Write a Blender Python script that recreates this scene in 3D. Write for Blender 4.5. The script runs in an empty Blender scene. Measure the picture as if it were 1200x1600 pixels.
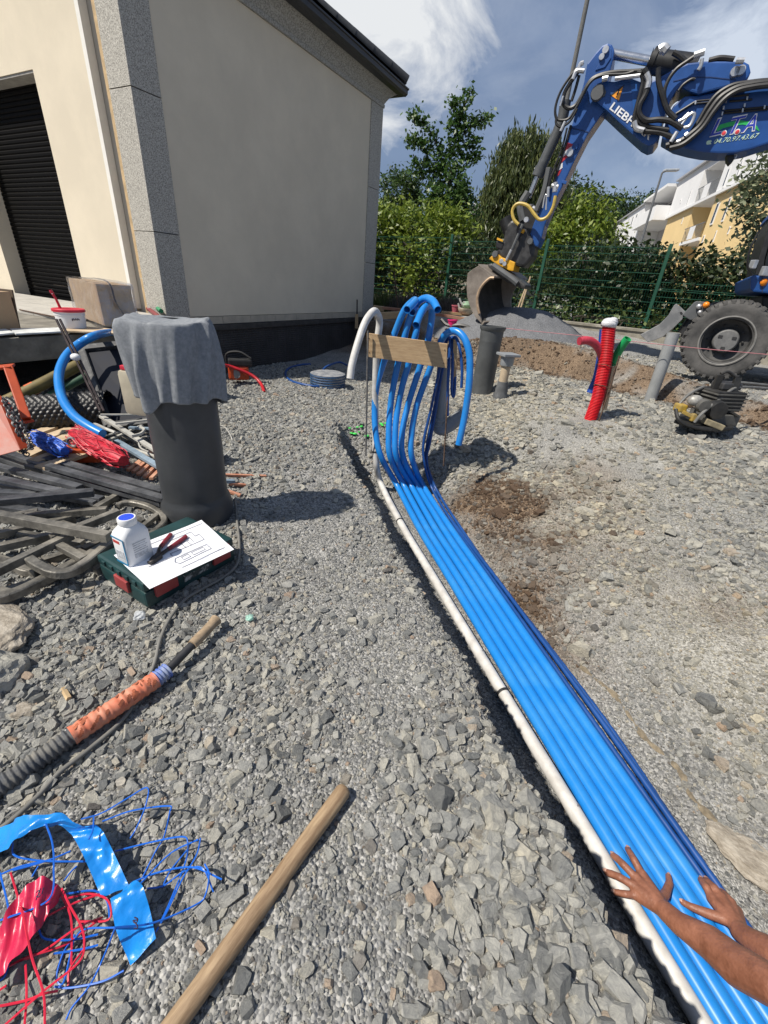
import bpy, bmesh, math, random
import numpy as np
from mathutils import Vector, Matrix, noise as mnoise

S = bpy.context.scene
COL = S.collection
rnd = random.Random(7)
RNG = np.random.default_rng(11)

# ------------------------------------------------------------------ camera
FPX = 665.0; PITCH = math.radians(28.3); ROLL = math.radians(4.63); CAMH = 1.15
_cp, _sp, _c, _s = math.cos(PITCH), math.sin(PITCH), math.cos(ROLL), math.sin(ROLL)
RM = np.column_stack([[1, 0, 0], [0, _sp, _cp], [0, _cp, -_sp]]) @ np.array([[_c, -_s, 0], [_s, _c, 0], [0, 0, 1]])
CP = np.array([0, 0, CAMH])
cam_data = bpy.data.cameras.new('camera')
cam = bpy.data.objects.new('camera', cam_data); COL.objects.link(cam)
mw = Matrix.Identity(4)
for i in range(3):
    mw[i][0] = RM[i, 0]; mw[i][1] = RM[i, 1]; mw[i][2] = -RM[i, 2]; mw[i][3] = CP[i]
cam.matrix_world = mw
cam_data.sensor_fit = 'VERTICAL'; cam_data.sensor_height = 36.0; cam_data.sensor_width = 27.0
cam_data.lens = FPX / 1600 * 36.0
cam_data.clip_start = 0.02; cam_data.clip_end = 2000
S.camera = cam

# ------------------------------------------------------------------ light
SUN_AZ, SUN_EL = 244.0, 54.0          # azimuth clockwise from +Y
sd = Vector((math.sin(math.radians(SUN_AZ)) * math.cos(math.radians(SUN_EL)),
             math.cos(math.radians(SUN_AZ)) * math.cos(math.radians(SUN_EL)), math.sin(math.radians(SUN_EL))))
sun_data = bpy.data.lights.new('sun', 'SUN'); sun_data.energy = 4.35; sun_data.angle = math.radians(1.1)
sun_data.color = (1.0, 0.935, 0.83)
sun = bpy.data.objects.new('sun', sun_data); COL.objects.link(sun)
sun.rotation_euler = (-sd).to_track_quat('-Z', 'Y').to_euler(); sun.location = (-6, -3, 12)
world = bpy.data.worlds.new('World'); S.world = world; world.use_nodes = True
wn = world.node_tree; wn.nodes.clear()
def wnode(t, **k):
    n = wn.nodes.new(t)
    for a, b in k.items(): setattr(n, a, b)
    return n
wout = wnode('ShaderNodeOutputWorld'); wbg = wnode('ShaderNodeBackground'); wbg.inputs[1].default_value = 0.105
sky = wnode('ShaderNodeTexSky'); sky.sky_type = 'NISHITA'; sky.sun_disc = False
sky.sun_elevation = math.radians(SUN_EL); sky.sun_rotation = math.radians(SUN_AZ)
sky.air_density = 1.0; sky.dust_density = 1.2; sky.ozone_density = 2.0
tc = wnode('ShaderNodeTexCoord'); L = wn.links.new
def wnoise(scale, detail, rough, loc, dist=0.0, zs=2.0):
    mp = wnode('ShaderNodeMapping'); mp.inputs['Scale'].default_value = (1.0, 1.0, zs); mp.inputs['Location'].default_value = loc
    n = wnode('ShaderNodeTexNoise'); n.inputs['Scale'].default_value = scale; n.inputs['Detail'].default_value = detail; n.inputs['Roughness'].default_value = rough; n.inputs['Distortion'].default_value = dist
    L(tc.outputs['Generated'], mp.inputs[0]); L(mp.outputs[0], n.inputs[0]); return n.outputs[0]
def wramp(src, stops):
    r = wnode('ShaderNodeValToRGB'); e = r.color_ramp.elements
    e[0].position, e[0].color = stops[0][0], (*stops[0][1], 1); e[1].position, e[1].color = stops[-1][0], (*stops[-1][1], 1)
    for p, c in stops[1:-1]: q = e.new(p); q.color = (*c, 1)
    L(src, r.inputs[0]); return r.outputs[0]
def wmix(f, a, b, bt='MIX'):
    q = wnode('ShaderNodeMixRGB', blend_type=bt)
    for i, v in enumerate((f, a, b)):
        if isinstance(v, float): q.inputs[i].default_value = v
        elif isinstance(v, tuple): q.inputs[i].default_value = (*v, 1)
        else: L(v, q.inputs[i])
    return q.outputs[0]
# broken cloud deck: slate rain cloud over most of the sky, blue gaps, bright white breaks
deck = wramp(wnoise(1.6, 5, 0.5, (0.1, 0.3, 0.0)), [(0.35, (1.05, 1.40, 2.20)), (0.66, (1.9, 2.4, 3.4))])
base = wmix(0.80, wmix(1.0, sky.outputs[0], (0.85, 0.92, 1.0), 'MULTIPLY'), deck)
thin = wramp(wnoise(3.4, 9, 0.62, (2.3, 0.4, 0.7), 0.5), [(0.50, (0, 0, 0)), (0.78, (0.32, 0.32, 0.32))])
base = wmix(thin, base, (4.6, 5.0, 5.6))
# brighter breaks where the deck opens (towards the zenith ahead and high on the right)
def lobe(d, lo, hi):
    v = wnode('ShaderNodeVectorMath', operation='DOT_PRODUCT'); nrm = wnode('ShaderNodeVectorMath', operation='NORMALIZE'); L(tc.outputs['Generated'], nrm.inputs[0]); L(nrm.outputs[0], v.inputs[0]); v.inputs[1].default_value = d
    m = wnode('ShaderNodeMapRange'); m.interpolation_type = 'SMOOTHSTEP'; m.inputs[1].default_value = lo; m.inputs[2].default_value = hi; L(v.outputs['Value'], m.inputs[0]); return m.outputs[0]
cn = wnoise(5.2, 10, 0.6, (0.5, 1.7, 0.2), 0.6, 1.6)
def brk(d, lo, hi, k):
    a_ = wnode('ShaderNodeMath', operation='MULTIPLY'); L(lobe(d, lo, hi), a_.inputs[0]); a_.inputs[1].default_value = k
    b_ = wnode('ShaderNodeMath', operation='ADD'); L(a_.outputs[0], b_.inputs[0]); L(cn, b_.inputs[1]); return wramp(b_.outputs[0], [(0.80, (0, 0, 0)), (1.14, (1, 1, 1))])
def ndir(px, py): v = RM @ np.array([(px - 600) / FPX, -(py - 800) / FPX, 1.0]); return tuple(v / np.linalg.norm(v))
base = wmix(brk(ndir(560, -140), 0.945, 0.999, 0.50), base, (5.6, 5.75, 5.9))
base = wmix(brk(ndir(1250, 0), 0.955, 0.999, 0.46), base, (4.4, 4.9, 5.7))
L(base, wbg.inputs[0]); L(wbg.outputs[0], wout.inputs[0])
S.view_settings.view_transform = 'Standard'
try: S.view_settings.look = 'None'
except Exception: pass
S.view_settings.exposure = 0.46; S.view_settings.gamma = 1.0; S.view_settings.use_curve_mapping = False

# ------------------------------------------------------------------ pixel -> place helpers (photo pixels, 1200x1600)
def ray(px, py): return RM @ np.array([(px - 600) / FPX, -(py - 800) / FPX, 1.0])
def oz(px, py, z):
    r = ray(px, py); return Vector(CP + r * ((z - CAMH) / r[2]))
def od(px, py, d): return Vector(CP + ray(px, py) * d)
def oy(px, py, y):
    r = ray(px, py); return Vector(CP + r * (y / r[1]))
def proj(p):
    q = RM.T @ (np.array(p) - CP); return 600 + FPX * q[0] / q[2], 800 - FPX * q[1] / q[2], q[2]
class VPlane:                       # an upright plane: origin (x, y), horizontal direction
    def __init__(s, o, d):
        s.o = np.array(o[:2], float); s.d = np.array(d[:2], float); s.d /= np.linalg.norm(s.d); s.n = np.array([s.d[1], -s.d[0]])
        if s.n @ (s.o - 0) > 0: s.n = -s.n        # n points to the camera side
    def uz(s, px, py):
        r = ray(px, py); t, u = np.linalg.solve(np.array([[r[0], -s.d[0]], [r[1], -s.d[1]]]), s.o); return u, CAMH + r[2] * t
    def p(s, u, z, out=0.0):
        q = s.o + s.d * u + s.n * out; return Vector((q[0], q[1], z))
    def at(s, px, py, out=0.0):
        if out:
            q = VPlane(s.o + s.n * out, s.d); u, z = q.uz(px, py)
        else: u, z = s.uz(px, py)
        return s.p(u, z, out)

# ------------------------------------------------------------------ mesh helpers
def cr(pts, n=8, closed=False):
    P = [Vector(p) for p in pts]; out = []
    m = len(P)
    if m < 3 and not closed: 
        return [P[0].lerp(P[1], i / n) for i in range(n + 1)]
    rg = range(m if closed else m - 1)
    for i in rg:
        if closed: a, b, c, d = P[(i - 1) % m], P[i], P[(i + 1) % m], P[(i + 2) % m]
        else:
            b, c = P[i], P[i + 1]; a = P[i - 1] if i else b * 2 - c; d = P[i + 2] if i + 2 < m else c * 2 - b
        for k in range(n):
            t = k / n; t2, t3 = t * t, t * t * t
            out.append(0.5 * ((2 * b) + (c - a) * t + (2 * a - 5 * b + 4 * c - d) * t2 + (3 * b - a - 3 * c + d) * t3))
    if not closed: out.append(P[-1])
    return out
def frame(d, up=Vector((0, 0, 1))):
    d = Vector(d).normalized()
    if abs(d.dot(up)) > 0.98: up = Vector((0, 1, 0)) if abs(d.y) < 0.9 else Vector((1, 0, 0))
    x = d.cross(up).normalized(); y = x.cross(d).normalized(); return x, y, d
class MB:
    def __init__(s): s.v = []; s.f = []
    def add(s, vs, fs):
        k = len(s.v); s.v += [Vector(v) for v in vs]; s.f += [tuple(i + k for i in f) for f in fs]; return s
    def box(s, c, sz, R=None):
        c = Vector(c); h = [x / 2 for x in sz]
        vs = [Vector((sx * h[0], sy * h[1], szz * h[2])) for szz in (-1, 1) for sy in (-1, 1) for sx in (-1, 1)]
        if R is not None: vs = [R @ v for v in vs]
        return s.add([c + v for v in vs], [(0, 2, 3, 1), (4, 5, 7, 6), (0, 1, 5, 4), (2, 6, 7, 3), (0, 4, 6, 2), (1, 3, 7, 5)])
    def bar(s, a, b, w, h, up=Vector((0, 0, 1)), cham=0.0):
        a, b = Vector(a), Vector(b); x, y, d = frame(b - a, up)
        if cham:
            o = [(-w/2+cham, -h/2), (w/2-cham, -h/2), (w/2, -h/2+cham), (w/2, h/2-cham), (w/2-cham, h/2), (-w/2+cham, h/2), (-w/2, h/2-cham), (-w/2, -h/2+cham)]
        else: o = [(-w/2, -h/2), (w/2, -h/2), (w/2, h/2), (-w/2, h/2)]
        n = len(o)
        vs = [a + x * p + y * q for p, q in o] + [b + x * p + y * q for p, q in o]
        fs = [(i, (i + 1) % n, (i + 1) % n + n, i + n) for i in range(n)] + [tuple(range(n))[::-1], tuple(range(n, 2 * n))]
        return s.add(vs, fs)
    def tube(s, pts, r, n=10, cap=True, hollow=0.0):
        P = [Vector(p) for p in pts]; m = len(P); rs = r if hasattr(r, '__len__') else [r] * m
        x = None; vs = []
        for i in range(m):
            d = (P[min(i + 1, m - 1)] - P[max(i - 1, 0)])
            d = d.normalized() if d.length > 1e-9 else Vector((0, 0, 1))
            if x is None: x = frame(d)[0]
            x = (x - d * x.dot(d)); x = x.normalized() if x.length > 1e-6 else frame(d)[0]
            y = d.cross(x)
            for k in range(n):
                a = 2 * math.pi * k / n; vs.append(P[i] + (x * math.cos(a) + y * math.sin(a)) * rs[i])
        fs = [(i * n + k, i * n + (k + 1) % n, (i + 1) * n + (k + 1) % n, (i + 1) * n + k) for i in range(m - 1) for k in range(n)]
        if cap and not hollow: fs += [tuple(range(n))[::-1], tuple(range((m - 1) * n, m * n))]
        s.add(vs, fs)
        if hollow:                  # open ends with a wall and a dark bore
            for i, j, sg in ((0, 1, 1), (m - 1, m - 2, -1)):
                d = (P[j] - P[i]).normalized(); k0 = len(s.v)
                ring = [P[i] + (vs[i * n + k] - P[i]) * hollow for k in range(n)]
                deep = [q + d * rs[i] * 3.0 for q in ring]
                outer = [vs[i * n + k] for k in range(n)]
                ff = []
                for k in range(n):
                    k2 = (k + 1) % n
                    q1 = (k, k2, n + k2, n + k); q2 = (n + k, n + k2, 2 * n + k2, 2 * n + k)
                    ff += [q1, q2]
                ff.append(tuple(range(2 * n, 3 * n)))
                s.add(outer + ring + deep, ff)
        return s
    def lathe(s, c, prof, n=24, R=None, caps=True):      # prof: (radius, height)
        c = Vector(c); vs = []
        for r, z in prof:
            for k in range(n):
                a = 2 * math.pi * k / n; v = Vector((r * math.cos(a), r * math.sin(a), z)); vs.append(c + (R @ v if R is not None else v))
        m = len(prof)
        fs = [(i * n + k, i * n + (k + 1) % n, (i + 1) * n + (k + 1) % n, (i + 1) * n + k) for i in range(m - 1) for k in range(n)]
        if caps and prof[0][0] > 1e-5: fs.append(tuple(range(n))[::-1])
        if caps and prof[-1][0] > 1e-5: fs.append(tuple(range((m - 1) * n, m * n)))
        return s.add(vs, fs)
    def prism(s, poly, off):
        P = [Vector(p) for p in poly]; off = Vector(off); n = len(P)
        return s.add(P + [p + off for p in P], [tuple(range(n)), tuple(range(n, 2 * n))[::-1]] + [(i, i + n, (i + 1) % n + n, (i + 1) % n) for i in range(n)])
    def ball(s, c, r, n=8, sc=(1, 1, 1), R=None):
        prof = [(math.sin(math.pi * i / n), -math.cos(math.pi * i / n)) for i in range(n + 1)]
        c = Vector(c); k0 = len(s.v); s.lathe((0, 0, 0), [(max(p, 0.001), z) for p, z in prof], n * 2)
        for i in range(k0, len(s.v)):
            v = s.v[i]; v = Vector((v.x * sc[0], v.y * sc[1], v.z * sc[2])) * r; s.v[i] = c + (R @ v if R is not None else v)
        return s
LOC = {}
def finish(me, mats, smooth):
    for m in (mats if isinstance(mats, (list, tuple)) else [mats]): me.materials.append(m)
    if smooth: me.shade_smooth() if smooth is True else None
def put(name, vs, fs, mat, parent=None, smooth=False, bevel=0.0, origin=None, fixn=True):
    if parent is not None: o0 = Vector(LOC[parent.name])
    elif origin is not None: o0 = Vector(origin)
    else:
        a = np.array([tuple(v) for v in vs]); o0 = Vector(((a[:, 0].min() + a[:, 0].max()) / 2, (a[:, 1].min() + a[:, 1].max()) / 2, a[:, 2].min()))
    me = bpy.data.meshes.new(name)
    me.from_pydata([tuple(Vector(v) - o0) for v in vs], [], fs)
    if bevel or fixn:
        bm = bmesh.new(); bm.from_mesh(me)
        if bevel:
            bmesh.ops.bevel(bm, geom=[e for e in bm.edges if len(e.link_faces) == 2 and e.calc_face_angle(0) > 0.6], offset=bevel, segments=2, affect='EDGES', profile=0.6, clamp_overlap=True)
        if fixn: bmesh.ops.recalc_face_normals(bm, faces=bm.faces)
        bm.to_mesh(me); bm.free()
    me.materials.append(mat)
    if smooth:
        me.polygons.foreach_set('use_smooth', [True] * len(me.polygons))
        try:
            me.set_sharp_from_angle(angle=math.radians(40 if smooth is True else smooth))
        except Exception: pass
    me.update()
    o = bpy.data.objects.new(name, me); COL.objects.link(o)
    if parent is not None: o.parent = parent; LOC[o.name] = tuple(o0)
    else: o.location = o0; LOC[o.name] = tuple(o0)
    return o
def B(mb, name, mat, parent=None, smooth=False, bevel=0.0, **k): return put(name, mb.v, mb.f, mat, parent, smooth, bevel, **k)
def tag(o, label=None, cat=None, group=None, kind=None):
    if label: o['label'] = label
    if cat: o['category'] = cat
    if group: o['group'] = group
    if kind: o['kind'] = kind
    return o
def thing(name, loc, label, cat, group=None):
    e = bpy.data.objects.new(name, None); COL.objects.link(e); e.location = Vector(loc); e.empty_display_size = 0.2
    LOC[e.name] = tuple(Vector(loc)); return tag(e, label, cat, group)
def clone(o, dx=None, label=None, parent=None):
    c = o.copy(); COL.objects.link(c)
    if parent is not None: c.parent = parent
    LOC[c.name] = LOC[o.name]
    for ch in list(o.children): clone(ch, parent=c)
    if label: c['label'] = label
    return c

# ------------------------------------------------------------------ materials
MATS = {}
def M(name, col, rough=0.6, metal=0.0, var=0.18, scale=12.0, bump=0.0, bscale=60.0, col2=None, mixs=(0.4, 0.65), coat=0.0, trans=0.0, alpha=1.0, island=0.0, spec=0.5, sub=0.0):
    if name in MATS: return MATS[name]
    m = bpy.data.materials.new(name); m.use_nodes = True; t = m.node_tree; N = t.nodes; K = t.links.new
    b = N['Principled BSDF']; b.inputs['Roughness'].default_value = rough; b.inputs['Metallic'].default_value = metal
    b.inputs['Coat Weight'].default_value = coat; b.inputs['Transmission Weight'].default_value = trans; b.inputs['Alpha'].default_value = alpha
    b.inputs['Specular IOR Level'].default_value = spec
    tx = N.new('ShaderNodeTexCoord'); nz = N.new('ShaderNodeTexNoise'); nz.inputs['Scale'].default_value = scale; nz.inputs['Detail'].default_value = 6; nz.inputs['Roughness'].default_value = 0.65
    K(tx.outputs['Object'], nz.inputs['Vector'])
    rp = N.new('ShaderNodeValToRGB'); rp.color_ramp.elements[0].position = mixs[0]; rp.color_ramp.elements[1].position = mixs[1]
    c2 = col2 if col2 else tuple(c * (1 + var) for c in col); c1 = tuple(c * (1 - var) for c in col) if not col2 else col
    rp.color_ramp.elements[0].color = (*c1, 1); rp.color_ramp.elements[1].color = (*c2, 1)
    K(nz.outputs[0], rp.inputs[0]); out = rp.outputs[0]
    if island:
        g = N.new('ShaderNodeNewGeometry'); mr = N.new('ShaderNodeMapRange'); mr.inputs[3].default_value = 1 - island; mr.inputs[4].default_value = 1 + island
        K(g.outputs['Random Per Island'], mr.inputs[0]); hm = N.new('ShaderNodeMixRGB'); hm.blend_type = 'MULTIPLY'; hm.inputs[0].default_value = 1
        K(out, hm.inputs[1]); K(mr.outputs[0], hm.inputs[2]); out = hm.outputs[0]
    K(out, b.inputs['Base Color'])
    # roughness breakup
    mr2 = N.new('ShaderNodeMapRange'); mr2.inputs[3].default_value = max(rough - 0.08, 0.03); mr2.inputs[4].default_value = min(rough + 0.12, 1)
    K(nz.outputs[0], mr2.inputs[0]); K(mr2.outputs[0], b.inputs['Roughness'])
    if bump:
        n3 = N.new('ShaderNodeTexNoise'); n3.inputs['Scale'].default_value = bscale; n3.inputs['Detail'].default_value = 4
        K(tx.outputs['Object'], n3.inputs['Vector']); bp = N.new('ShaderNodeBump'); bp.inputs['Strength'].default_value = bump; bp.inputs['Distance'].default_value = 0.01
        K(n3.outputs[0], bp.inputs['Height']); K(bp.outputs[0], b.inputs['Normal'])
    MATS[name] = m; return m
def leafmat(name, c, c2, tr=0.35):
    m = bpy.data.materials.new(name); m.use_nodes = True; t = m.node_tree; N = t.nodes; K = t.links.new
    b = N['Principled BSDF']; b.inputs['Roughness'].default_value = 0.45
    g = N.new('ShaderNodeNewGeometry'); rp = N.new('ShaderNodeValToRGB'); rp.color_ramp.elements[0].color = (*c, 1); rp.color_ramp.elements[1].color = (*c2, 1)
    K(g.outputs['Random Per Island'], rp.inputs[0]); K(rp.outputs[0], b.inputs['Base Color'])
    tl = N.new('ShaderNodeBsdfTranslucent'); K(rp.outputs[0], tl.inputs[0]); mx = N.new('ShaderNodeMixShader'); mx.inputs[0].default_value = tr
    K(b.outputs[0], mx.inputs[1]); K(tl.outputs[0], mx.inputs[2]); K(mx.outputs[0], N['Material Output'].inputs[0]); return m

# ------------------------------------------------------------------ noise (vectorised)
_perm = np.random.default_rng(5).random((256, 256))
def vnoise(x, y):
    xi = np.floor(x).astype(int); yi = np.floor(y).astype(int); fx = x - xi; fy = y - yi
    fx = fx * fx * (3 - 2 * fx); fy = fy * fy * (3 - 2 * fy)
    a = _perm[xi & 255, yi & 255]; b = _perm[(xi + 1) & 255, yi & 255]; c = _perm[xi & 255, (yi + 1) & 255]; d = _perm[(xi + 1) & 255, (yi + 1) & 255]
    return (a * (1 - fx) + b * fx) * (1 - fy) + (c * (1 - fx) + d * fx) * fy - 0.5
def fbm(x, y, o=4):
    s = 0; a = 1
    for i in range(o): s = s + a * vnoise(x + i * 17.3, y + i * 9.1); x = x * 2.03; y = y * 2.03; a *= 0.5
    return s
def sst(a, b, x):
    t = np.clip((x - a) / (b - a), 0, 1); return t * t * (3 - 2 * t)
# ================================================================== GROUND
_ce = np.array([(-0.55, 3.9), (-0.42, 3.3), (-0.11, 2.37), (0.02, 1.93), (0.21, 1.35), (0.30, 1.15), (0.35, 0.9), (0.40, 0.72), (0.46, 0.57), (0.53, 0.4), (0.58, 0.26), (0.70, 0.0), (0.95, -0.6)])[::-1]
def xedge(y): return np.interp(y, _ce[:, 1], _ce[:, 0])
def trench_d(x, y): return (x - xedge(y)) * 0.92
def bench_s(x, y):
    a = (x - 2.33) * 0.85 + (y - 6.5) * 0.525; b = y - (7.0 + 2.7 * sst(0.9, -0.1, x))
    return np.maximum(a, b) + 0.25 * fbm(x * 1.3, y * 1.3, 3)
def gh(x, y, micro=True):
    x = np.asarray(x, float); y = np.asarray(y, float)
    z = 0.05 * sst(0.3, 1.6, -x) * sst(0.6, 1.6, y)
    z = z + np.where(x < 0.5, -0.24 * sst(3.5, 5.2, y), 0) * sst(0.6, -0.2, x) + 0.13 * sst(1.5, 4.2, y) * sst(0.7, 1.8, x)
    # bench behind the dig, rising to the fence
    s = bench_s(x, y); amp = 0.36 - 0.22 * sst(2.6, 4.3, x)
    z = z + amp * sst(0.0, 0.42, s) + 0.28 * sst(8.0, 10.5, y)
    # trench
    d = trench_d(x, y) + 0.03 * fbm(x * 5, y * 5, 3); fade = sst(4.15, 3.45, y)
    prof = np.interp(d, [-0.5, -0.12, 0.0, 0.03, 0.12, 0.17, 0.78, 0.92, 1.30, 1.9, 2.8], [0, 0.012, 0.0, -0.04, -0.36, -0.50, -0.50, -0.44, -0.27, -0.10, 0.0])
    z = z + prof * fade
    # earth mounds
    for cx, cy, r, h in ((0.98, 2.95, 0.26, 0.13), (0.80, 3.35, 0.2, 0.10), (1.08, 2.35, 0.26, 0.07), (-1.75, 0.95, 0.35, 0.05)):
        z = z + h * np.exp(-((x - cx) ** 2 + (y - cy) ** 2) / (r * r))
    # gravel heap
    hp = np.maximum(0, 1 - np.sqrt(((x - 1.95) / 1.75) ** 2 + ((y - 7.75) / 0.95) ** 2) * (1 + 0.25 * fbm(x * 1.1, y * 1.1, 2)))
    # loose unevenness
    lf = 0.035 * fbm(x * 1.6, y * 1.6, 3) + 0.016 * fbm(x * 7, y * 7, 3)
    z = z + lf * np.where((d > 0.02) & (d < 0.9), 0.35, 1.0)
    if micro: z = z + 0.006 * fbm(x * 38, y * 38, 3) * sst(14, 6, np.hypot(x, y))
    return z
def heap_h(x, y):
    r = np.sqrt(((x - 2.1) / 2.0) ** 2 + ((y - 8.5) / 1.15) ** 2) * (1 + 0.22 * fbm(x * 1.2 + 3, y * 1.2, 2))
    return 0.44 * sst(1.0, 0.05, r) ** 0.8 + 0.02 * fbm(x * 6, y * 6, 3) - 0.02
def G(x, y): return float(gh(np.array([x]), np.array([y]), False)[0])
def og(px, py, dz=0.0, z0=0.0):              # pixel -> point on the ground (iterated), lifted by dz
    z = z0
    for _ in range(14):
        p = oz(px, py, z + dz); z = 0.5 * z + 0.5 * G(p.x, p.y)
    return oz(px, py, z + dz)

def graded(segs):
    out = [segs[0][0]]
    for a, b, st in segs:
        n = max(1, int(round((b - a) / st))); out += list(np.linspace(a, b, n + 1)[1:])
    return np.array(out)
gx = graded([(-160, -30, 26), (-30, -6, 2), (-6, -2.6, 0.07), (-2.6, -1.2, 0.025), (-1.2, 1.9, 0.0135), (1.9, 4.5, 0.03), (4.5, 9, 0.12), (9, 40, 2.5), (40, 200, 32)])
gy = graded([(-40, -2, 4), (-2, -0.1, 0.1), (-0.1, 2.2, 0.0125), (2.2, 4.2, 0.02), (4.2, 7.6, 0.04), (7.6, 14, 0.12), (14, 50, 3), (50, 300, 50)])
XX, YY = np.meshgrid(gx, gy); ZZ = gh(XX, YY)
def grid_mesh(name, XX, YY, ZZ):
    h, w = XX.shape; me = bpy.data.meshes.new(name); nv = h * w; nf = (h - 1) * (w - 1)
    me.vertices.add(nv); me.vertices.foreach_set('co', np.column_stack([XX.ravel(), YY.ravel(), ZZ.ravel()]).astype(np.float32).ravel())
    i = np.arange(nv).reshape(h, w); q = np.stack([i[:-1, :-1], i[:-1, 1:], i[1:, 1:], i[1:, :-1]], -1).reshape(-1)
    me.loops.add(nf * 4); me.loops.foreach_set('vertex_index', q.astype(np.int32))
    me.polygons.add(nf); me.polygons.foreach_set('loop_start', np.arange(0, nf * 4, 4, dtype=np.int32)); me.polygons.foreach_set('use_smooth', [True] * nf)
    me.update(calc_edges=True); return me
gm = grid_mesh('ground', XX, YY, ZZ)
def soil_mask(x, y):
    s = 0
    for cx, cy, r, a in ((0.90, 2.9, 0.32, 1.3), (0.72, 3.2, 0.24, 1.4), (0.98, 2.3, 0.26, 0.95), (0.92, 1.95, 0.22, 1.0), (1.25, 2.6, 0.35, 0.7), (1.5, 3.1, 0.3, 0.4), (0.98, 1.6, 0.2, 0.5), (1.75, 1.75, 0.18, 0.55), (1.55, 2.0, 0.2, 0.4)):
        s = s + a * np.exp(-((x - cx) ** 2 + (y - cy) ** 2) / (r * r))
    bs = bench_s(x, y); s = s + 1.1 * 1.4 * sst(-0.25, 0.0, bs) * sst(0.85, 0.5, bs)
    s = s + 0.9 * sst(8.2, 9.4, y) * sst(1.2, 0.6, x)
    return np.clip(s * (0.75 + 1.1 * fbm(x * 3, y * 3, 3)), 0, 1)
def warm_mask(x, y):                        # beige crushed stone right of the trench
    d = trench_d(x, y); return np.clip(sst(0.85, 1.35, d) * (1 - 0.75 * sst(1.7, 2.7, x + 0.5 * fbm(x * 1.5 + 9, y * 1.5, 2))) * (0.85 + 1.1 * fbm(x * 1.4, y * 1.4, 3)), 0, 1)
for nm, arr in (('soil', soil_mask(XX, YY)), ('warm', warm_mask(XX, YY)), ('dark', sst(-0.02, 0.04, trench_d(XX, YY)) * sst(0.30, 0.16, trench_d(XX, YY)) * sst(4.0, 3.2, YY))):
    at = gm.attributes.new(nm, 'FLOAT', 'POINT'); at.data.foreach_set('value', arr.ravel().astype(np.float32))
def ground_mat():
    m = bpy.data.materials.new('gravel_dust'); m.use_nodes = True; t = m.node_tree; N = t.nodes; K = t.links.new; b = N['Principled BSDF']
    b.inputs['Roughness'].default_value = 0.95; b.inputs['Specular IOR Level'].default_value = 0.2
    tx = N.new('ShaderNodeTexCoord')
    def vor(sc):
        v = N.new('ShaderNodeTexVoronoi'); v.inputs['Scale'].default_value = sc; v.inputs['Randomness'].default_value = 1; K(tx.outputs['Object'], v.inputs['Vector']); return v
    v1, v2 = vor(125), vor(52)
    nz = N.new('ShaderNodeTexNoise'); nz.inputs['Scale'].default_value = 3; nz.inputs['Detail'].default_value = 8; nz.inputs['Roughness'].default_value = 0.7; K(tx.outputs['Object'], nz.inputs[0])
    sep = N.new('ShaderNodeSeparateColor'); K(v1.outputs['Color'], sep.inputs[0])
    rp = N.new('ShaderNodeValToRGB'); e = rp.color_ramp.elements; e[0].color = (0.13, 0.13, 0.13, 1); e[1].color = (0.42, 0.415, 0.40, 1)
    x = e.new(0.5); x.color = (0.25, 0.25, 0.245, 1); K(sep.outputs[0], rp.inputs[0])
    rpw = N.new('ShaderNodeValToRGB'); e = rpw.color_ramp.elements; e[0].color = (0.19, 0.185, 0.17, 1); e[1].color = (0.45, 0.44, 0.405, 1); K(sep.outputs[1], rpw.inputs[0])
    rps = N.new('ShaderNodeValToRGB'); e = rps.color_ramp.elements; e[0].color = (0.085, 0.058, 0.04, 1); e[1].color = (0.27, 0.20, 0.14, 1); K(sep.outputs[2], rps.inputs[0])
    def attr(n): a = N.new('ShaderNodeAttribute'); a.attribute_name = n; return a.outputs['Fac']
    def mix(f, a, c, bt='MIX'):
        q = N.new('ShaderNodeMixRGB'); q.blend_type = bt
        if isinstance(f, float): q.inputs[0].default_value = f
        else: K(f, q.inputs[0])
        K(a, q.inputs[1]); K(c, q.inputs[2]); return q.outputs[0]
    c = mix(attr('warm'), rp.outputs[0], rpw.outputs[0])
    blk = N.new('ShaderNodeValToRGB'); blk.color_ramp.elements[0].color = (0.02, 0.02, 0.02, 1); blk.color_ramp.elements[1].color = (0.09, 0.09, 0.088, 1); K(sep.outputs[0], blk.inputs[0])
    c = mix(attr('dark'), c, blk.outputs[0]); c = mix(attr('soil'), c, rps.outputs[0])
    pr = N.new('ShaderNodeValToRGB'); pr.color_ramp.elements[0].position = 0.3; pr.color_ramp.elements[0].color = (0.72, 0.72, 0.72, 1); pr.color_ramp.elements[1].position = 0.7; pr.color_ramp.elements[1].color = (1.2, 1.19, 1.16, 1); K(nz.outputs[0], pr.inputs[0])
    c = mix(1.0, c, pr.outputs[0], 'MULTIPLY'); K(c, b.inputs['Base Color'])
    mm = N.new('ShaderNodeMath'); mm.operation = 'ADD'; K(v1.outputs['Distance'], mm.inputs[0]); K(v2.outputs['Distance'], mm.inputs[1])
    bp = N.new('ShaderNodeBump'); bp.inputs['Strength'].default_value = 0.9; bp.inputs['Distance'].default_value = 0.008; bp.invert = True; K(mm.outputs[0], bp.inputs['Height']); K(bp.outputs[0], b.inputs['Normal'])
    return m
GM = ground_mat(); gm.materials.append(GM)
ground = bpy.data.objects.new('ground', gm); COL.objects.link(ground); ground['kind'] = 'structure'

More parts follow.
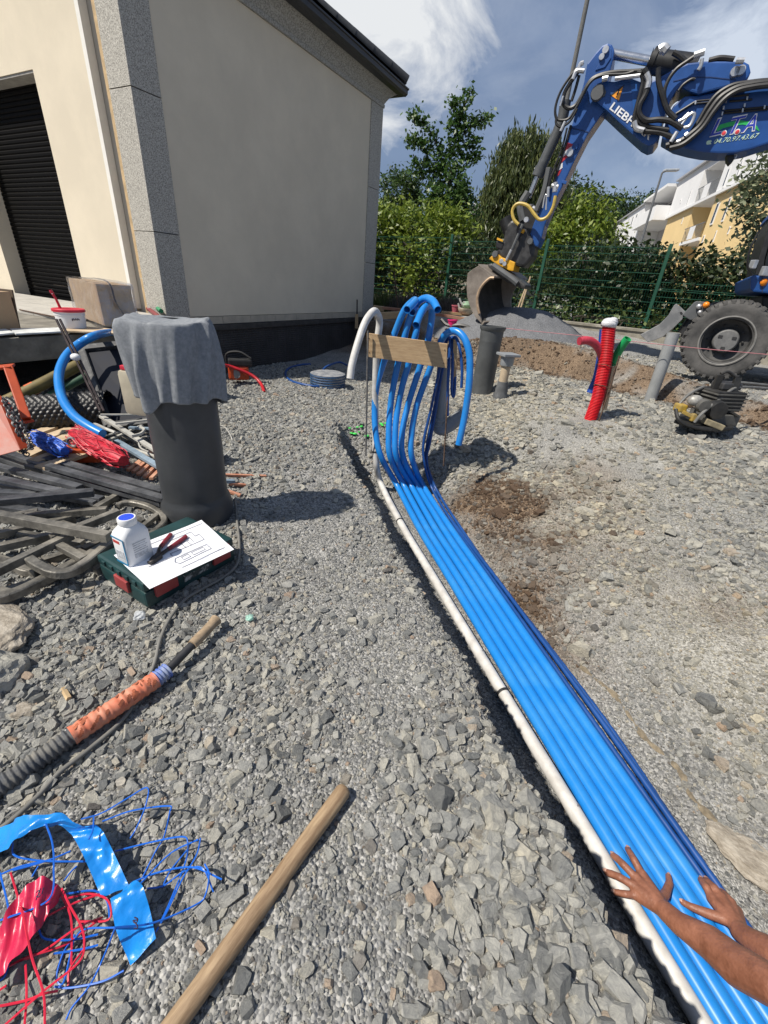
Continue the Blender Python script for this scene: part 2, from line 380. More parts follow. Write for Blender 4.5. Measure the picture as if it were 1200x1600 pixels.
# gravel heap of fine grey stone (a mass nobody could count)
hx = np.linspace(-0.2, 4.2, 150); hy = np.linspace(7.0, 10.0, 110); HX, HY = np.meshgrid(hx, hy)
hm = grid_mesh('gravel_heap', HX, HY, gh(HX, HY) - 0.03 + np.maximum(heap_h(HX, HY), -0.05) + 0.012 * fbm(HX * 30, HY * 30, 2))
hm.materials.append(M('heap_gravel', (0.15, 0.155, 0.165), 0.95, var=0.35, scale=60, bump=0.9, bscale=90))
heap = bpy.data.objects.new('gravel_heap', hm); COL.objects.link(heap); heap['kind'] = 'stuff'

# ------------------------------------------------------------------ stones
def stone_mat():
    m = bpy.data.materials.new('crushed_stone'); m.use_nodes = True; t = m.node_tree; N = t.nodes; K = t.links.new; b = N['Principled BSDF']
    b.inputs['Roughness'].default_value = 0.82; b.inputs['Specular IOR Level'].default_value = 0.3
    oi = N.new('ShaderNodeObjectInfo'); tx = N.new('ShaderNodeTexCoord')
    rp = N.new('ShaderNodeValToRGB'); e = rp.color_ramp.elements
    e[0].color = (0.15, 0.155, 0.155, 1); e[1].color = (0.52, 0.50, 0.45, 1)
    for p, c in ((0.2, (0.25, 0.255, 0.25)), (0.45, (0.34, 0.34, 0.325)), (0.7, (0.40, 0.395, 0.365)), (0.88, (0.44, 0.425, 0.375)), (0.965, (0.47, 0.44, 0.37)), (0.978, (0.40, 0.30, 0.23)), (0.988, (0.40, 0.33, 0.26))):
        q = e.new(p); q.color = (*c, 1)
    K(oi.outputs['Random'], rp.inputs[0])
    vm = N.new('ShaderNodeVectorMath'); vm.operation = 'ADD'; K(tx.outputs['Object'], vm.inputs[0]); K(oi.outputs['Location'], vm.inputs[1])
    nz = N.new('ShaderNodeTexNoise'); nz.inputs['Scale'].default_value = 1.6; nz.inputs['Detail'].default_value = 9; nz.inputs['Roughness'].default_value = 0.75; nz.inputs['Distortion'].default_value = 0.6; K(vm.outputs[0], nz.inputs[0])
    pr = N.new('ShaderNodeValToRGB'); pr.color_ramp.elements[0].position = 0.32; pr.color_ramp.elements[0].color = (0.62, 0.63, 0.65, 1); pr.color_ramp.elements[1].position = 0.68; pr.color_ramp.elements[1].color = (1.28, 1.26, 1.2, 1); K(nz.outputs[0], pr.inputs[0])
    q = N.new('ShaderNodeMixRGB'); q.blend_type = 'MULTIPLY'; q.inputs[0].default_value = 1; K(rp.outputs[0], q.inputs[1]); K(pr.outputs[0], q.inputs[2])
    wa = N.new('ShaderNodeAttribute'); wa.attribute_type = 'INSTANCER'; wa.attribute_name = 'warm'
    wc = N.new('ShaderNodeMixRGB'); wc.blend_type = 'MULTIPLY'; wc.inputs[2].default_value = (1.16, 1.11, 1.0, 1); K(wa.outputs['Fac'], wc.inputs[0]); K(q.outputs[0], wc.inputs[1])
    sa = N.new('ShaderNodeAttribute'); sa.attribute_type = 'INSTANCER'; sa.attribute_name = 'soil'
    sc_ = N.new('ShaderNodeMixRGB'); sc_.inputs[2].default_value = (0.11, 0.072, 0.046, 1); K(sa.outputs['Fac'], sc_.inputs[0]); K(wc.outputs[0], sc_.inputs[1])
    K(sc_.outputs[0], b.inputs['Base Color'])
    bp = N.new('ShaderNodeBump'); bp.inputs['Strength'].default_value = 0.55; bp.inputs['Distance'].default_value = 0.12; K(nz.outputs[0], bp.inputs['Height']); K(bp.outputs[0], b.inputs['Normal'])
    return m
SM = stone_mat()
def stone_mesh(name, seed, n, jag=1.0):
    r = random.Random(seed); bm = bmesh.new(); bmesh.ops.create_cube(bm, size=2.0)
    bmesh.ops.scale(bm, vec=(1.0, r.uniform(0.6, 0.9), r.uniform(0.38, 0.7)), verts=bm.verts[:])
    for i in range(n):                       # split faces off, as a crusher does
        d = Vector((r.gauss(0, 1), r.gauss(0, 1), r.gauss(0, 0.8))).normalized()
        ext = max(v.co.dot(d) for v in bm.verts); co = d * ext * r.uniform(0.62, 0.9)
        res = bmesh.ops.bisect_plane(bm, geom=bm.verts[:] + bm.edges[:] + bm.faces[:], plane_co=co, plane_no=d, clear_outer=True)
        ed = [e for e in res['geom_cut'] if isinstance(e, bmesh.types.BMEdge)]
        if ed: bmesh.ops.contextual_create(bm, geom=ed)
    if n > 8:
        bmesh.ops.bevel(bm, geom=bm.edges[:], offset=0.025, segments=1, affect='EDGES', clamp_overlap=True)
        bmesh.ops.triangulate(bm, faces=bm.faces[:])
        for v in bm.verts: v.co *= 1 + r.uniform(-0.02, 0.02)
    bmesh.ops.recalc_face_normals(bm, faces=bm.faces[:]); me = bpy.data.meshes.new(name); bm.to_mesh(me); bm.free(); me.materials.append(SM); return me
small_col = bpy.data.collections.new('gravel_shapes')
for i in range(14):
    small_col.objects.link(bpy.data.objects.new('gravel_shape', stone_mesh('gravel_shape', 100 + i, 7)))
big_meshes = [stone_mesh('stone', 300 + i, 10) for i in range(14)]

def fine_zone(x, y):                         # 1 = fine dusty gravel shows, 0 = coarse crushed stone
    f = 0
    for cx, cy, rx, ry, a in ((-0.35, 1.75, 0.30, 0.75, 1.0), (0.05, 1.15, 0.22, 0.30, 0.95), (-0.05, 0.40, 0.17, 0.32, 1.0), (-0.55, 0.42, 0.22, 0.20, 0.5), (0.02, 0.72, 0.10, 0.2, 0.5), (-0.6, 2.6, 0.5, 0.5, 0.6), (-0.25, 0.26, 0.25, 0.1, 0.8)):
        f = f + a * np.exp(-((x - cx) / rx) ** 2 - ((y - cy) / ry) ** 2)
    return np.clip(f * 1.1 + 0.12 + 0.8 * fbm(x * 3.1 + 4, y * 3.1, 3), 0, 1)
def scatter(n, x0, x1, y0, y1, size, accept, seed):
    r = np.random.default_rng(seed); x = r.uniform(x0, x1, n); y = r.uniform(y0, y1, n); a = accept(x, y); k = r.random(n) < a
    x, y = x[k], y[k]; s = size(x, y, r); return x, y, s
def inview(x, y, pad=90):
    z = gh(x, y, False); q = (np.column_stack([x, y, z]) - CP) @ RM
    with np.errstate(all='ignore'):
        u = 600 + FPX * q[:, 0] / q[:, 2]; v = 800 - FPX * q[:, 1] / q[:, 2]
    return (q[:, 2] > 0.15) & (u > -pad) & (u < 1200 + pad) & (v > 300) & (v < 1600 + pad)
def left_only(x, y): return (trench_d(x, y) < 0.03).astype(float)
def free(x, y):                              # keep the slab, heap and house clear
    u = (x + 2.886) * 0.894 - (y - 5.708) * 0.448      # outward from the house side wall
    v = (x + 2.886) * 0.448 + (y - 5.708) * 0.894
    return ~((u < 0.02) & (v > -0.1)) & (y < 9)
sets = []
# coarse stones, left bank
sets.append(scatter(52000, -3.2, 0.75, -0.05, 3.4, lambda x, y, r: np.clip(r.lognormal(math.log(0.0125), 0.45, len(x)), 0.006, 0.034),
    lambda x, y: left_only(x, y) * (0.95 - 0.85 * fine_zone(x, y)), 1))
sets.append(scatter(8000, -1.6, 0.75, -0.05, 1.6, lambda x, y, r: np.clip(r.lognormal(math.log(0.019), 0.32, len(x)), 0.012, 0.040),
    lambda x, y: left_only(x, y) * np.clip(0.85 * (1 - fine_zone(x, y)) * sst(1.9, 0.6, y) + 0.1, 0, 1), 2))
# the big blocks along the near trench edge
sets.append(scatter(900, 0.05, 0.85, -0.05, 0.85, lambda x, y, r: np.clip(r.lognormal(math.log(0.027), 0.3, len(x)), 0.016, 0.05),
    lambda x, y: left_only(x, y) * sst(-0.36, -0.12, trench_d(x, y)) * sst(0.85, 0.45, y), 3))
# fine chips everywhere near
sets.append(scatter(120000, -2.0, 0.9, -0.05, 2.4, lambda x, y, r: np.clip(r.lognormal(math.log(0.0042), 0.4, len(x)), 0.002, 0.010),
    lambda x, y: left_only(x, y) * sst(2.6, 1.0, y) * 0.95, 4))
# middle and far gravel, left of the pipes and round the manifold
sets.append(scatter(60000, -3.2, 1.3, 2.3, 7.5, lambda x, y, r: np.clip(r.lognormal(math.log(0.016), 0.42, len(x)), 0.007, 0.05),
    lambda x, y: ((trench_d(x, y) < 0.02) | (y > 3.3)) * free(x, y) * (0.9 - 0.55 * fine_zone(x, y)), 5))
# right side: flat chips bedded in dust
sets.append(scatter(90000, 0.6, 6.5, 0.0, 7.0, lambda x, y, r: np.clip(r.lognormal(math.log(0.0155), 0.5, len(x)), 0.005, 0.06),
    lambda x, y: sst(0.75, 1.2, trench_d(x, y)) * (bench_s(x, y) < 0.05) * np.clip(0.50 + 1.5 * fbm(x * 1.9, y * 1.9, 3), 0.10, 1), 6))
sets.append(scatter(70000, 0.7, 2.8, 0.0, 3.0, lambda x, y, r: np.clip(r.lognormal(math.log(0.005), 0.4, len(x)), 0.002, 0.012),
    lambda x, y: sst(0.6, 1.0, trench_d(x, y)) * 0.8, 7))
sets.append(scatter(60000, 2.2, 5.5, 2.6, 6.4, lambda x, y, r: np.clip(r.lognormal(math.log(0.018), 0.4, len(x)), 0.008, 0.05),
    lambda x, y: (bench_s(x, y) < 0.0) * np.clip(0.5 + 1.0 * fbm(x * 1.6 + 7, y * 1.6, 3), 0.1, 1), 8))
# trench floor: black fine gravel
sets.append(scatter(26000, 0.0, 1.4, 0.0, 3.4, lambda x, y, r: np.clip(r.lognormal(math.log(0.0045), 0.4, len(x)), 0.002, 0.011),
    lambda x, y: (trench_d(x, y) > 0.05) * (trench_d(x, y) < 0.9), 9))
# brown clods on the dug earth
sets.append(scatter(9000, 0.35, 1.6, 1.5, 3.7, lambda x, y, r: np.clip(r.lognormal(math.log(0.013), 0.5, len(x)), 0.005, 0.045), lambda x, y: soil_mask(x, y) * (trench_d(x, y) > 0.6), 12))
# bank and bench
sets.append(scatter(16000, -1.0, 5.5, 4.4, 8.5, lambda x, y, r: np.clip(r.lognormal(math.log(0.015), 0.5, len(x)), 0.006, 0.05),
    lambda x, y: (bench_s(x, y) > 0.0) * 0.55 * free(x, y), 10))
SX = np.concatenate([a[0] for a in sets]); SY = np.concatenate([a[1] for a in sets]); SS = np.concatenate([a[2] for a in sets])
k = inview(SX, SY); SX, SY, SS = SX[k], SY[k], SS[k]; SS = SS * np.where(trench_d(SX, SY) > 0.85, 0.58 + 0.5 * (RNG.random(len(SX)) > 0.93), np.where((trench_d(SX, SY) > -0.36) & (SY < 0.85), 0.62, 0.55))
SZ = gh(SX, SY) + SS * 0.10; dpt = trench_d(SX, SY); flat = (dpt > 0.9) & (bench_s(SX, SY) < 0)
SZ = SZ + np.where(flat, SS * 0.02, 0)
tiltn = np.where(flat, 0.26, 0.42)
nS = len(SX); ROT = np.column_stack([RNG.normal(0, 1, nS) * tiltn, RNG.normal(0, 1, nS) * tiltn, RNG.uniform(0, 6.28, nS)])
SCL = SS[:, None] * np.column_stack([RNG.uniform(0.9, 1.25, nS), RNG.uniform(0.8, 1.15, nS), RNG.uniform(0.7, 1.3, nS) * np.where(flat, 0.8, 1.0)])
IDX = RNG.integers(0, 14, nS)
# the 300 that show largest stand as stones of their own
q = (np.column_stack([SX, SY, SZ]) - CP) @ RM; pxsize = SS / q[:, 2]
uu = 600 + FPX * q[:, 0] / q[:, 2]; vv = 800 - FPX * q[:, 1] / q[:, 2]
vis = (uu > 0) & (uu < 1200) & (vv > 0) & (vv < 1600); order = np.argsort(-np.where(vis, pxsize, 0)); hero = order[:300]; rest = np.setdiff1d(np.arange(nS), hero)
for i in hero:
    o = bpy.data.objects.new('stone', big_meshes[IDX[i]]); COL.objects.link(o); o.location = (SX[i], SY[i], SZ[i] + SS[i] * 0.12); o.rotation_euler = ROT[i]; o.scale = SCL[i]
    px_, py_, d0 = uu[i], vv[i], dpt[i]
    zl = ('big crushed stone in the packed row along the near trench edge', 'crushed stones along the near trench edge') if -0.2 < d0 < 0.1 and py_ > 1150 else \
         ('crushed stone bedded in the dusty ground right of the blue pipes', 'crushed stones right of the pipes') if d0 > 0.1 else \
         ('crushed stone near the taped hose and warning tape at the left', 'crushed stones at the left by the taped hose') if px_ < 540 - (py_ - 1235) * 0.71 and px_ < 380 else \
         ('crushed stone lying between the wooden tool handle and the trench edge', 'crushed stones between the handle and the trench') if py_ > 1235 else \
         ('crushed stone on the gravel above the end of the wooden handle', 'crushed stones above the handle end')
    tag(o, zl[0], 'stone', zl[1])
pm = bpy.data.meshes.new('gravel'); pm.vertices.add(len(rest)); pm.vertices.foreach_set('co', np.column_stack([SX, SY, SZ])[rest].astype(np.float32).ravel())
for nm, arr, ty in (('rot', ROT, 'FLOAT_VECTOR'), ('scl', SCL, 'FLOAT_VECTOR')):
    a = pm.attributes.new(nm, ty, 'POINT'); a.data.foreach_set('vector', arr[rest].astype(np.float32).ravel())
a = pm.attributes.new('idx', 'INT', 'POINT'); a.data.foreach_set('value', IDX[rest].astype(np.int32))
SOIL = np.clip(soil_mask(SX, SY) * 1.3 - 0.25 + RNG.normal(0, 0.3, nS), 0, 1)
a = pm.attributes.new('soil', 'FLOAT', 'POINT'); a.data.foreach_set('value', SOIL[rest].astype(np.float32))
a = pm.attributes.new('warm', 'FLOAT', 'POINT'); a.data.foreach_set('value', warm_mask(SX, SY)[rest].astype(np.float32))
gravel = bpy.data.objects.new('gravel', pm); COL.objects.link(gravel); gravel['kind'] = 'stuff'
def scatter_nodes(name, col):
    ng = bpy.data.node_groups.new(name, 'GeometryNodeTree'); N = ng.nodes; K = ng.links.new
    ng.interface.new_socket('Geometry', in_out='INPUT', socket_type='NodeSocketGeometry'); ng.interface.new_socket('Geometry', in_out='OUTPUT', socket_type='NodeSocketGeometry')
    gi = N.new('NodeGroupInput'); go = N.new('NodeGroupOutput'); ip = N.new('GeometryNodeInstanceOnPoints'); ci = N.new('GeometryNodeCollectionInfo')
    ci.inputs['Collection'].default_value = col; ci.inputs['Separate Children'].default_value = True; ci.inputs['Reset Children'].default_value = True
    def na(n, ty): q = N.new('GeometryNodeInputNamedAttribute'); q.data_type = ty; q.inputs['Name'].default_value = n; return q.outputs['Attribute']
    ip.inputs['Pick Instance'].default_value = True
    er = N.new('FunctionNodeEulerToRotation'); K(na('rot', 'FLOAT_VECTOR'), er.inputs[0])
    K(gi.outputs[0], ip.inputs['Points']); K(ci.outputs[0], ip.inputs['Instance']); K(na('idx', 'INT'), ip.inputs['Instance Index']); K(er.outputs[0], ip.inputs['Rotation']); K(na('scl', 'FLOAT_VECTOR'), ip.inputs['Scale'])
    K(ip.outputs[0], go.inputs[0]); return ng
md = gravel.modifiers.new('scatter', 'NODES'); md.node_group = scatter_nodes('gravel_scatter', small_col)

# ================================================================== HOUSE
YAW = math.radians(26.6)
HA = np.array([-2.886, 5.708]); DS = np.array([math.sin(YAW), math.cos(YAW)]); DF = np.array([-math.cos(YAW), math.sin(YAW)])
SP = VPlane(HA, DS); FP = VPlane(HA, DF)
render_cream = M('cream_render', (0.68, 0.605, 0.475), 0.9, var=0.05, scale=1.3, bump=0.3, bscale=220)
granite = M('granite', (0.19, 0.18, 0.16), 0.8, scale=95, col2=(0.58, 0.555, 0.495), mixs=(0.38, 0.62), bump=0.15, bscale=120)
granite2 = M('granite_cornice', (0.20, 0.195, 0.18), 0.8, scale=60, col2=(0.46, 0.45, 0.41), mixs=(0.38, 0.6))
dark_metal = M('anthracite_aluminium', (0.022, 0.022, 0.024), 0.4, var=0.2, scale=6)
roof_tile = M('slate_tile', (0.035, 0.037, 0.04), 0.6, scale=15)
H = thing('house', (*HA, 0.55), 'cream rendered house with granite corner stones, dark gutter and black roller shutter', 'house')
def hb(pl, u0, u1, z0, z1, o0, o1):         # a box on a wall plane: along u, z, outwards o
    P = [pl.p(u, z, o) for z in (z0, z1) for o in (o0, o1) for u in (u0, u1)]
    return P, [(0, 2, 3, 1), (4, 5, 7, 6), (0, 1, 5, 4), (2, 6, 7, 3), (0, 4, 6, 2), (1, 3, 7, 5)]
def wallpart(name, pl, u0, u1, z0, z1, o0, o1, mat, parent=H, bevel=0.0):
    v, f = hb(pl, u0, u1, z0, z1, o0, o1); return put(name, v, f, mat, parent, bevel=bevel)
wallpart('wall', SP, 0.325, 4.72, 0.572, 3.91, -0.25, 0.0, render_cream)
fw = MB()                                    # front wall with its opening and the downpipe groove
for u0, u1, z0, z1 in ((0.66, 1.65, 0.5, 3.91), (1.65, 3.55, 2.98, 3.91), (3.55, 8.0, 0.5, 3.91)): fw.add(*hb(FP, u0, u1, z0, z1, -0.3, 0.0))
B(fw, 'wall', render_cream, H)
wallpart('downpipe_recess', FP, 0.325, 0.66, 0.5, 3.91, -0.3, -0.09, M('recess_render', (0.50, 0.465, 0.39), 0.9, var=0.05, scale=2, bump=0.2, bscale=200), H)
wallpart('edge_bead', FP, 0.60, 0.662, 0.62, 3.90, -0.085, 0.006, M('white_pvc_bead', (0.78, 0.76, 0.70), 0.5, var=0.03), H)
wallpart('timber_batten', FP, 0.425, 0.475, 0.98, 3.90, -0.088, -0.05, M('pale_timber', (0.50, 0.36, 0.20), 0.7, var=0.2, scale=8), H)
wallpart('timber_batten', FP, 0.43, 0.475, 0.58, 0.97, -0.088, -0.055, MATS['pale_timber'], H)
wallpart('wall', VPlane(HA + DF * 8.0, DS), 0.0, 5.06, 0.5, 3.91, -0.25, 0.0, render_cream)
# granite quoins, one block each
for z0, z1 in ((0.46, 1.467), (1.475, 2.697), (2.705, 3.908)):
    v = []; ring = [HA - DS * 0.018 - DF * 0.018, HA - DS * 0.018 + DF * 0.33, HA + DS * 0.27 + DF * 0.33, HA + DS * 0.33 + DF * 0.24, HA + DS * 0.33 - DF * 0.018]
    put('quoin_block', [Vector((*p, z0)) for p in ring] + [Vector((*p, z1)) for p in ring], [tuple(range(5)), tuple(range(5, 10))] + [(i, (i + 1) % 5, (i + 1) % 5 + 5, i + 5) for i in range(5)], granite, H, bevel=0.004)
    wallpart('quoin_block', SP, 4.66, 5.07, z0, z1, -0.33, 0.018, granite, H, bevel=0.004)
# plinth tiles along the side wall
tile = M('plinth_tile', (0.44, 0.39, 0.31), 0.7, var=0.12, scale=6)
for i in range(8): wallpart('plinth_tile', SP, 0.335 + i * 0.54, 0.335 + i * 0.54 + 0.533, 0.472, 0.566, -0.05, 0.014, tile, H, bevel=0.002)
# cornice (granite cove), gutter, roof on the outline of the house
def offs(o): return [HA + DF * 8.0 - DS * o, HA - DS * o - DF * o, HA + DS * (5.06 + o) - DF * o, HA + DS * (5.06 + o) + DF * 8.0]
cprof = [(0.0, 3.911), (0.03, 3.911), (0.034, 3.955), (0.022, 3.965), (0.045, 4.0), (0.08, 4.05), (0.13, 4.095), (0.19, 4.13), (0.20, 4.19), (0.0, 4.19)]
def sweep_seg(o_z, a, b, fa, fb):           # profile between two stations of the outline
    vs = []
    for st, fr in ((a, fa), (b, fb)):
        for o, z in o_z:
            R = offs(o); p = R[st] * (1 - fr) + R[st + 1] * fr; vs.append(Vector((*p, z)))
    n = len(o_z); return vs, [tuple(range(n)), tuple(range(n, 2 * n))[::-1]] + [(i, (i + 1) % n, (i + 1) % n + n, i + n) for i in range(n)]
for st, cuts in ((0, (0, 0.4, 0.8, 1)), (1, (0, 0.27, 0.62, 1)), (2, (0, 0.5, 1))):
    for a, b in zip(cuts[:-1], cuts[1:]):
        e = 0.0008; v, f = sweep_seg(cprof, st, st, a + (e if a else 0), b - (e if b < 1 else 0)); put('cornice_block', v, f, granite2, H)
gprof = [(0.206, 4.115), (0.30, 4.125), (0.325, 4.16), (0.325, 4.215), (0.34, 4.222), (0.34, 4.245), (0.206, 4.245)]
for st in (0, 1, 2):
    v, f = sweep_seg(gprof, st, st, 0, 1); put('gutter', v, f, dark_metal, H, bevel=0.003)
Ro = offs(0.31); cen = [HA + DS * 2.53 + DF * 2.6, HA + DS * 2.53 + DF * 8.0]
rz = 4.25; rt = rz + 1.75
rv = [Vector((*p, rz)) for p in Ro] + [Vector((*p, rt)) for p in cen]
put('roof', rv + [v + Vector((0, 0, 0.05)) for v in rv], [(6, 7, 11, 10), (7, 8, 10), (8, 9, 11, 10), (0, 1, 4, 5), (1, 2, 4), (2, 3, 5, 4)], roof_tile, H)
for i in range(6):                           # half-round hip tiles above the far corner
    a = rv[2].lerp(rv[4], 0.004 + i * 0.08); b = rv[2].lerp(rv[4], 0.004 + i * 0.08 + 0.088); up = Vector((0, 0, 0.07))
    B(MB().tube([a + up, b + up + Vector((0, 0, 0.02))], [0.095, 0.08], 12), 'hip_tile', roof_tile, H, smooth=True)
# black roller shutter: slats
sh = put('roller_shutter', *hb(FP, 1.66, 3.54, 0.56, 0.60, -0.235, -0.205), M('black_shutter', (0.004, 0.0037, 0.0037), 0.6, var=0.1, spec=0.06), H)
for i in range(46):
    z = 0.602 + i * 0.052; m = MB()
    P = [FP.p(1.655, z, -0.225), FP.p(1.655, z, -0.212), FP.p(1.655, z + 0.012, -0.204), FP.p(1.655, z + 0.036, -0.204), FP.p(1.655, z + 0.049, -0.213), FP.p(1.655, z + 0.049, -0.225)]
    B(m.prism(P, FP.p(3.545, 0, 0) - FP.p(1.655, 0, 0)), 'slat', MATS['black_shutter'], sh)
wallpart('lintel_soffit', FP, 1.66, 3.54, 2.955, 2.977, -0.298, -0.01, M('grey_soffit', (0.30, 0.29, 0.27), 0.8), H)
# terrace slab
concrete = M('concrete', (0.19, 0.175, 0.145), 0.9, var=0.3, scale=5, bump=0.4, bscale=40)
t = MB(); ring = [HA - DF * 1.05 - DS * 0.55, HA - DF * 1.05 - DS * 6.0, HA + DF * 8 - DS * 6.0, HA + DF * 8 - DS * 0.02, HA - DF * 0.02 - DS * 0.02, HA - DF * 0.02 - DS * 0.55]
t.prism([Vector((*p, 0.405)) for p in ring], (0, 0, 0.175)); ter = B(t, 'terrace_slab', concrete, bevel=0.006); ter['kind'] = 'structure'
pv = M('terrace_paver', (0.42, 0.40, 0.36), 0.85, var=0.1, scale=8, bump=0.2, bscale=150)
for i in range(9):
    for j in range(4):
        a, b = -0.2 + i * 0.61, 0.06 + j * 0.61
        if b > 1.2 and a < 0.9: continue
        c = HA + DF * (a + 0.3) - DS * (b + 0.3)
        o = B(MB().box((*c, 0.590), (0.6, 0.6, 0.016), Matrix.Rotation(-YAW, 3, 'Z')), 'paving_slab', pv, ter)
# foundation: footing and dimpled membrane
fnd = M('foundation_block', (0.16, 0.15, 0.14), 0.95, var=0.3, scale=6, bump=0.5)
wallpart('foundation', SP, 0.0, 5.05, -0.8, 0.46, -0.3, -0.02, fnd, H)
wallpart('foundation', FP, 0.02, 6.0, -0.8, 0.40, -0.3, -0.02, fnd, H)
mm = MB(); NU, NZ = 150, 26
def memb(u, z):
    du = (u / 0.036) % 1 - 0.5; dz = ((z / 0.036) + (int(u / 0.036) % 2) * 0.5) % 1 - 0.5
    return 0.022 + 0.02 * math.sin(u * 3.1) * math.cos(z * 4) * (0.47 - z)
vs = []; 
for j in range(NZ + 1):
    for i in range(NU + 1):
        u = 0.02 + i / NU * 5.05; z = -0.45 + j / NZ * 0.86; vs.append(SP.p(u, z, memb(u, z)))
fs = [(j * (NU + 1) + i, j * (NU + 1) + i + 1, (j + 1) * (NU + 1) + i + 1, (j + 1) * (NU + 1) + i) for j in range(NZ) for i in range(NU)]
def memb_mat():
    m = M('dimpled_membrane', (0.035, 0.032, 0.032), 0.6, var=0.35, scale=3); t = m.node_tree; N = t.nodes; K = t.links.new; b = N['Principled BSDF']
    tx = N.new('ShaderNodeTexCoord'); v = N.new('ShaderNodeTexVoronoi'); v.inputs['Scale'].default_value = 32; v.inputs['Randomness'].default_value = 0.05; K(tx.outputs['Object'], v.inputs['Vector'])
    bp = N.new('ShaderNodeBump'); bp.inputs['Strength'].default_value = 1.0; bp.inputs['Distance'].default_value = 0.02; bp.invert = True; K(v.outputs['Distance'], bp.inputs['Height']); K(bp.outputs[0], b.inputs['Normal']); return m
me_ = thing('foundation_membrane', SP.p(2.5, -0.4, 0.02), 'dark dimpled plastic membrane covering the foundation below the plinth tiles', 'membrane')
put('membrane_sheet', vs, fs, memb_mat(), me_, smooth=True)
v, f = hb(SP, 0.02, 5.07, 0.395, 0.462, 0.012, 0.052); put('cover_strip', v, f, M('membrane_strip', (0.05, 0.046, 0.043), 0.7, var=0.3, scale=9), me_)
# ================================================================== PIPES IN THE TRENCH
blue = M('blue_pvc', (0.012, 0.195, 0.58), 0.30, scale=9, col2=(0.035, 0.235, 0.57), mixs=(0.45, 0.8), coat=0.2)
dblue = M('dark_blue_duct', (0.008, 0.060, 0.235), 0.42, var=0.1, scale=4)
whitep = M('white_pvc', (0.44, 0.425, 0.40), 0.45, scale=13, col2=(0.58, 0.57, 0.55), mixs=(0.35, 0.6))
greyp = M('grey_pvc', (0.24, 0.255, 0.27), 0.42, var=0.08, scale=5)
black = M('black_rubber', (0.018, 0.018, 0.019), 0.6, var=0.2)
rust = M('rusty_steel', (0.10, 0.062, 0.042), 0.85, var=0.35, scale=25, bump=0.4)
ZP = -0.45; YM = 3.5
rows = {1591: (1090, 1121, 1159, 1192, 1226, 1258), 1300: (917, 941, 962, 983, 1003.5, 1026), 1200: (860, 883, 903, 923, 943, 963), 1050: (764.5, 792, 809, 826, 842, 859), 825: (630.5, 655, 667, 679.5, 692, 704)}
lift = [0.0, 0.002, -0.001, 0.003, 0.0, 0.004]
def laid(i):                                   # straight run along the trench floor, from behind the camera to the manifold
    q = [oz(rows[y][i], y, ZP) for y in ((1591,) if i < 2 else ()) + (1300, 1200, 1050, 825)]
    b_, a_ = np.polyfit([p.y for p in q], [p.x for p in q], 1)
    return [Vector((a_ + b_ * y, y, ZP + lift[i])) for y in (-0.9, -0.2, 0.4, 0.8, 1.2, 1.7, 2.2)] + [oz(rows[825][i], 825, ZP + lift[i])]
def up(px, py, y=YM): return oy(px, py, y)
RP = 0.0255
paths = [
 # white
 laid(0) + [oz(597, 760, -0.43), up(588, 725, 3.4), up(586.5, 690, 3.44), up(586.5, 640), up(586.5, 600), up(589, 540), up(593, 505), up(590, 491, 3.46), up(583, 487, 3.38), up(570, 505, 3.28), up(558, 540, 3.2), up(550, 570, 3.15), up(547, 592, 3.12)],
 laid(1) + [oz(621, 760, -0.42), up(596, 715, 3.36), up(587, 676, 3.42), up(585.5, 635), up(589, 602), up(599, 568), up(610, 540), up(619, 515), up(632, 485, 3.47), up(645, 471, 3.44), up(649, 470, 3.38), up(643, 477, 3.28), up(636, 484, 3.2)],
 laid(2) + [oz(632, 760, -0.42), up(610, 715, 3.36), up(607.5, 676, 3.42), up(610, 635), up(615, 602), up(622, 568), up(629, 540), up(635, 515), up(643, 490), up(654, 472, 3.47), up(666, 466, 3.42), up(677, 471, 3.32), up(684, 484, 3.22)],
 laid(3) + [oz(643, 760, -0.42), up(620, 715, 3.36), up(617.5, 676, 3.42), up(622, 635), up(629, 602), up(638.5, 568), up(645, 540), up(650, 520), up(652, 505, 3.52), up(653, 493, 3.5), up(650, 485, 3.42), up(644, 488, 3.33)],
 laid(4) + [oz(653, 760, -0.42), up(630, 715, 3.36), up(628.5, 676, 3.42), up(637, 635), up(647, 602), up(658, 568), up(667, 540), up(672, 515), up(675, 492), up(673, 480, 3.47), up(668, 478, 3.42), up(659, 487, 3.3), up(650, 508, 3.18)],
 laid(5) + [oz(662, 760, -0.42), up(643.5, 715, 3.36), up(643.5, 676, 3.42), up(651, 635), up(662, 602), up(675, 568), up(685, 545, 3.5), up(691, 530, 3.44), up(698, 521, 3.4), up(709, 517, 3.36), up(720, 522, 3.32), up(729, 536, 3.28), up(734, 560, 3.25), up(733, 600, 3.22), up(727, 645, 3.2), up(721, 675, 3.18), up(716.5, 695, 3.17)],
]
labs = [None, 'blue pipe nearest the white pipe, its open end curling back over the board', 'blue pipe second from the white pipe, arching highest to the right above the board',
        'middle blue pipe of the row, with the short bent end behind the other openings', 'fourth blue pipe from the white one, its mouth hanging in front', 'blue pipe at the right of the row, looping down beside the board']
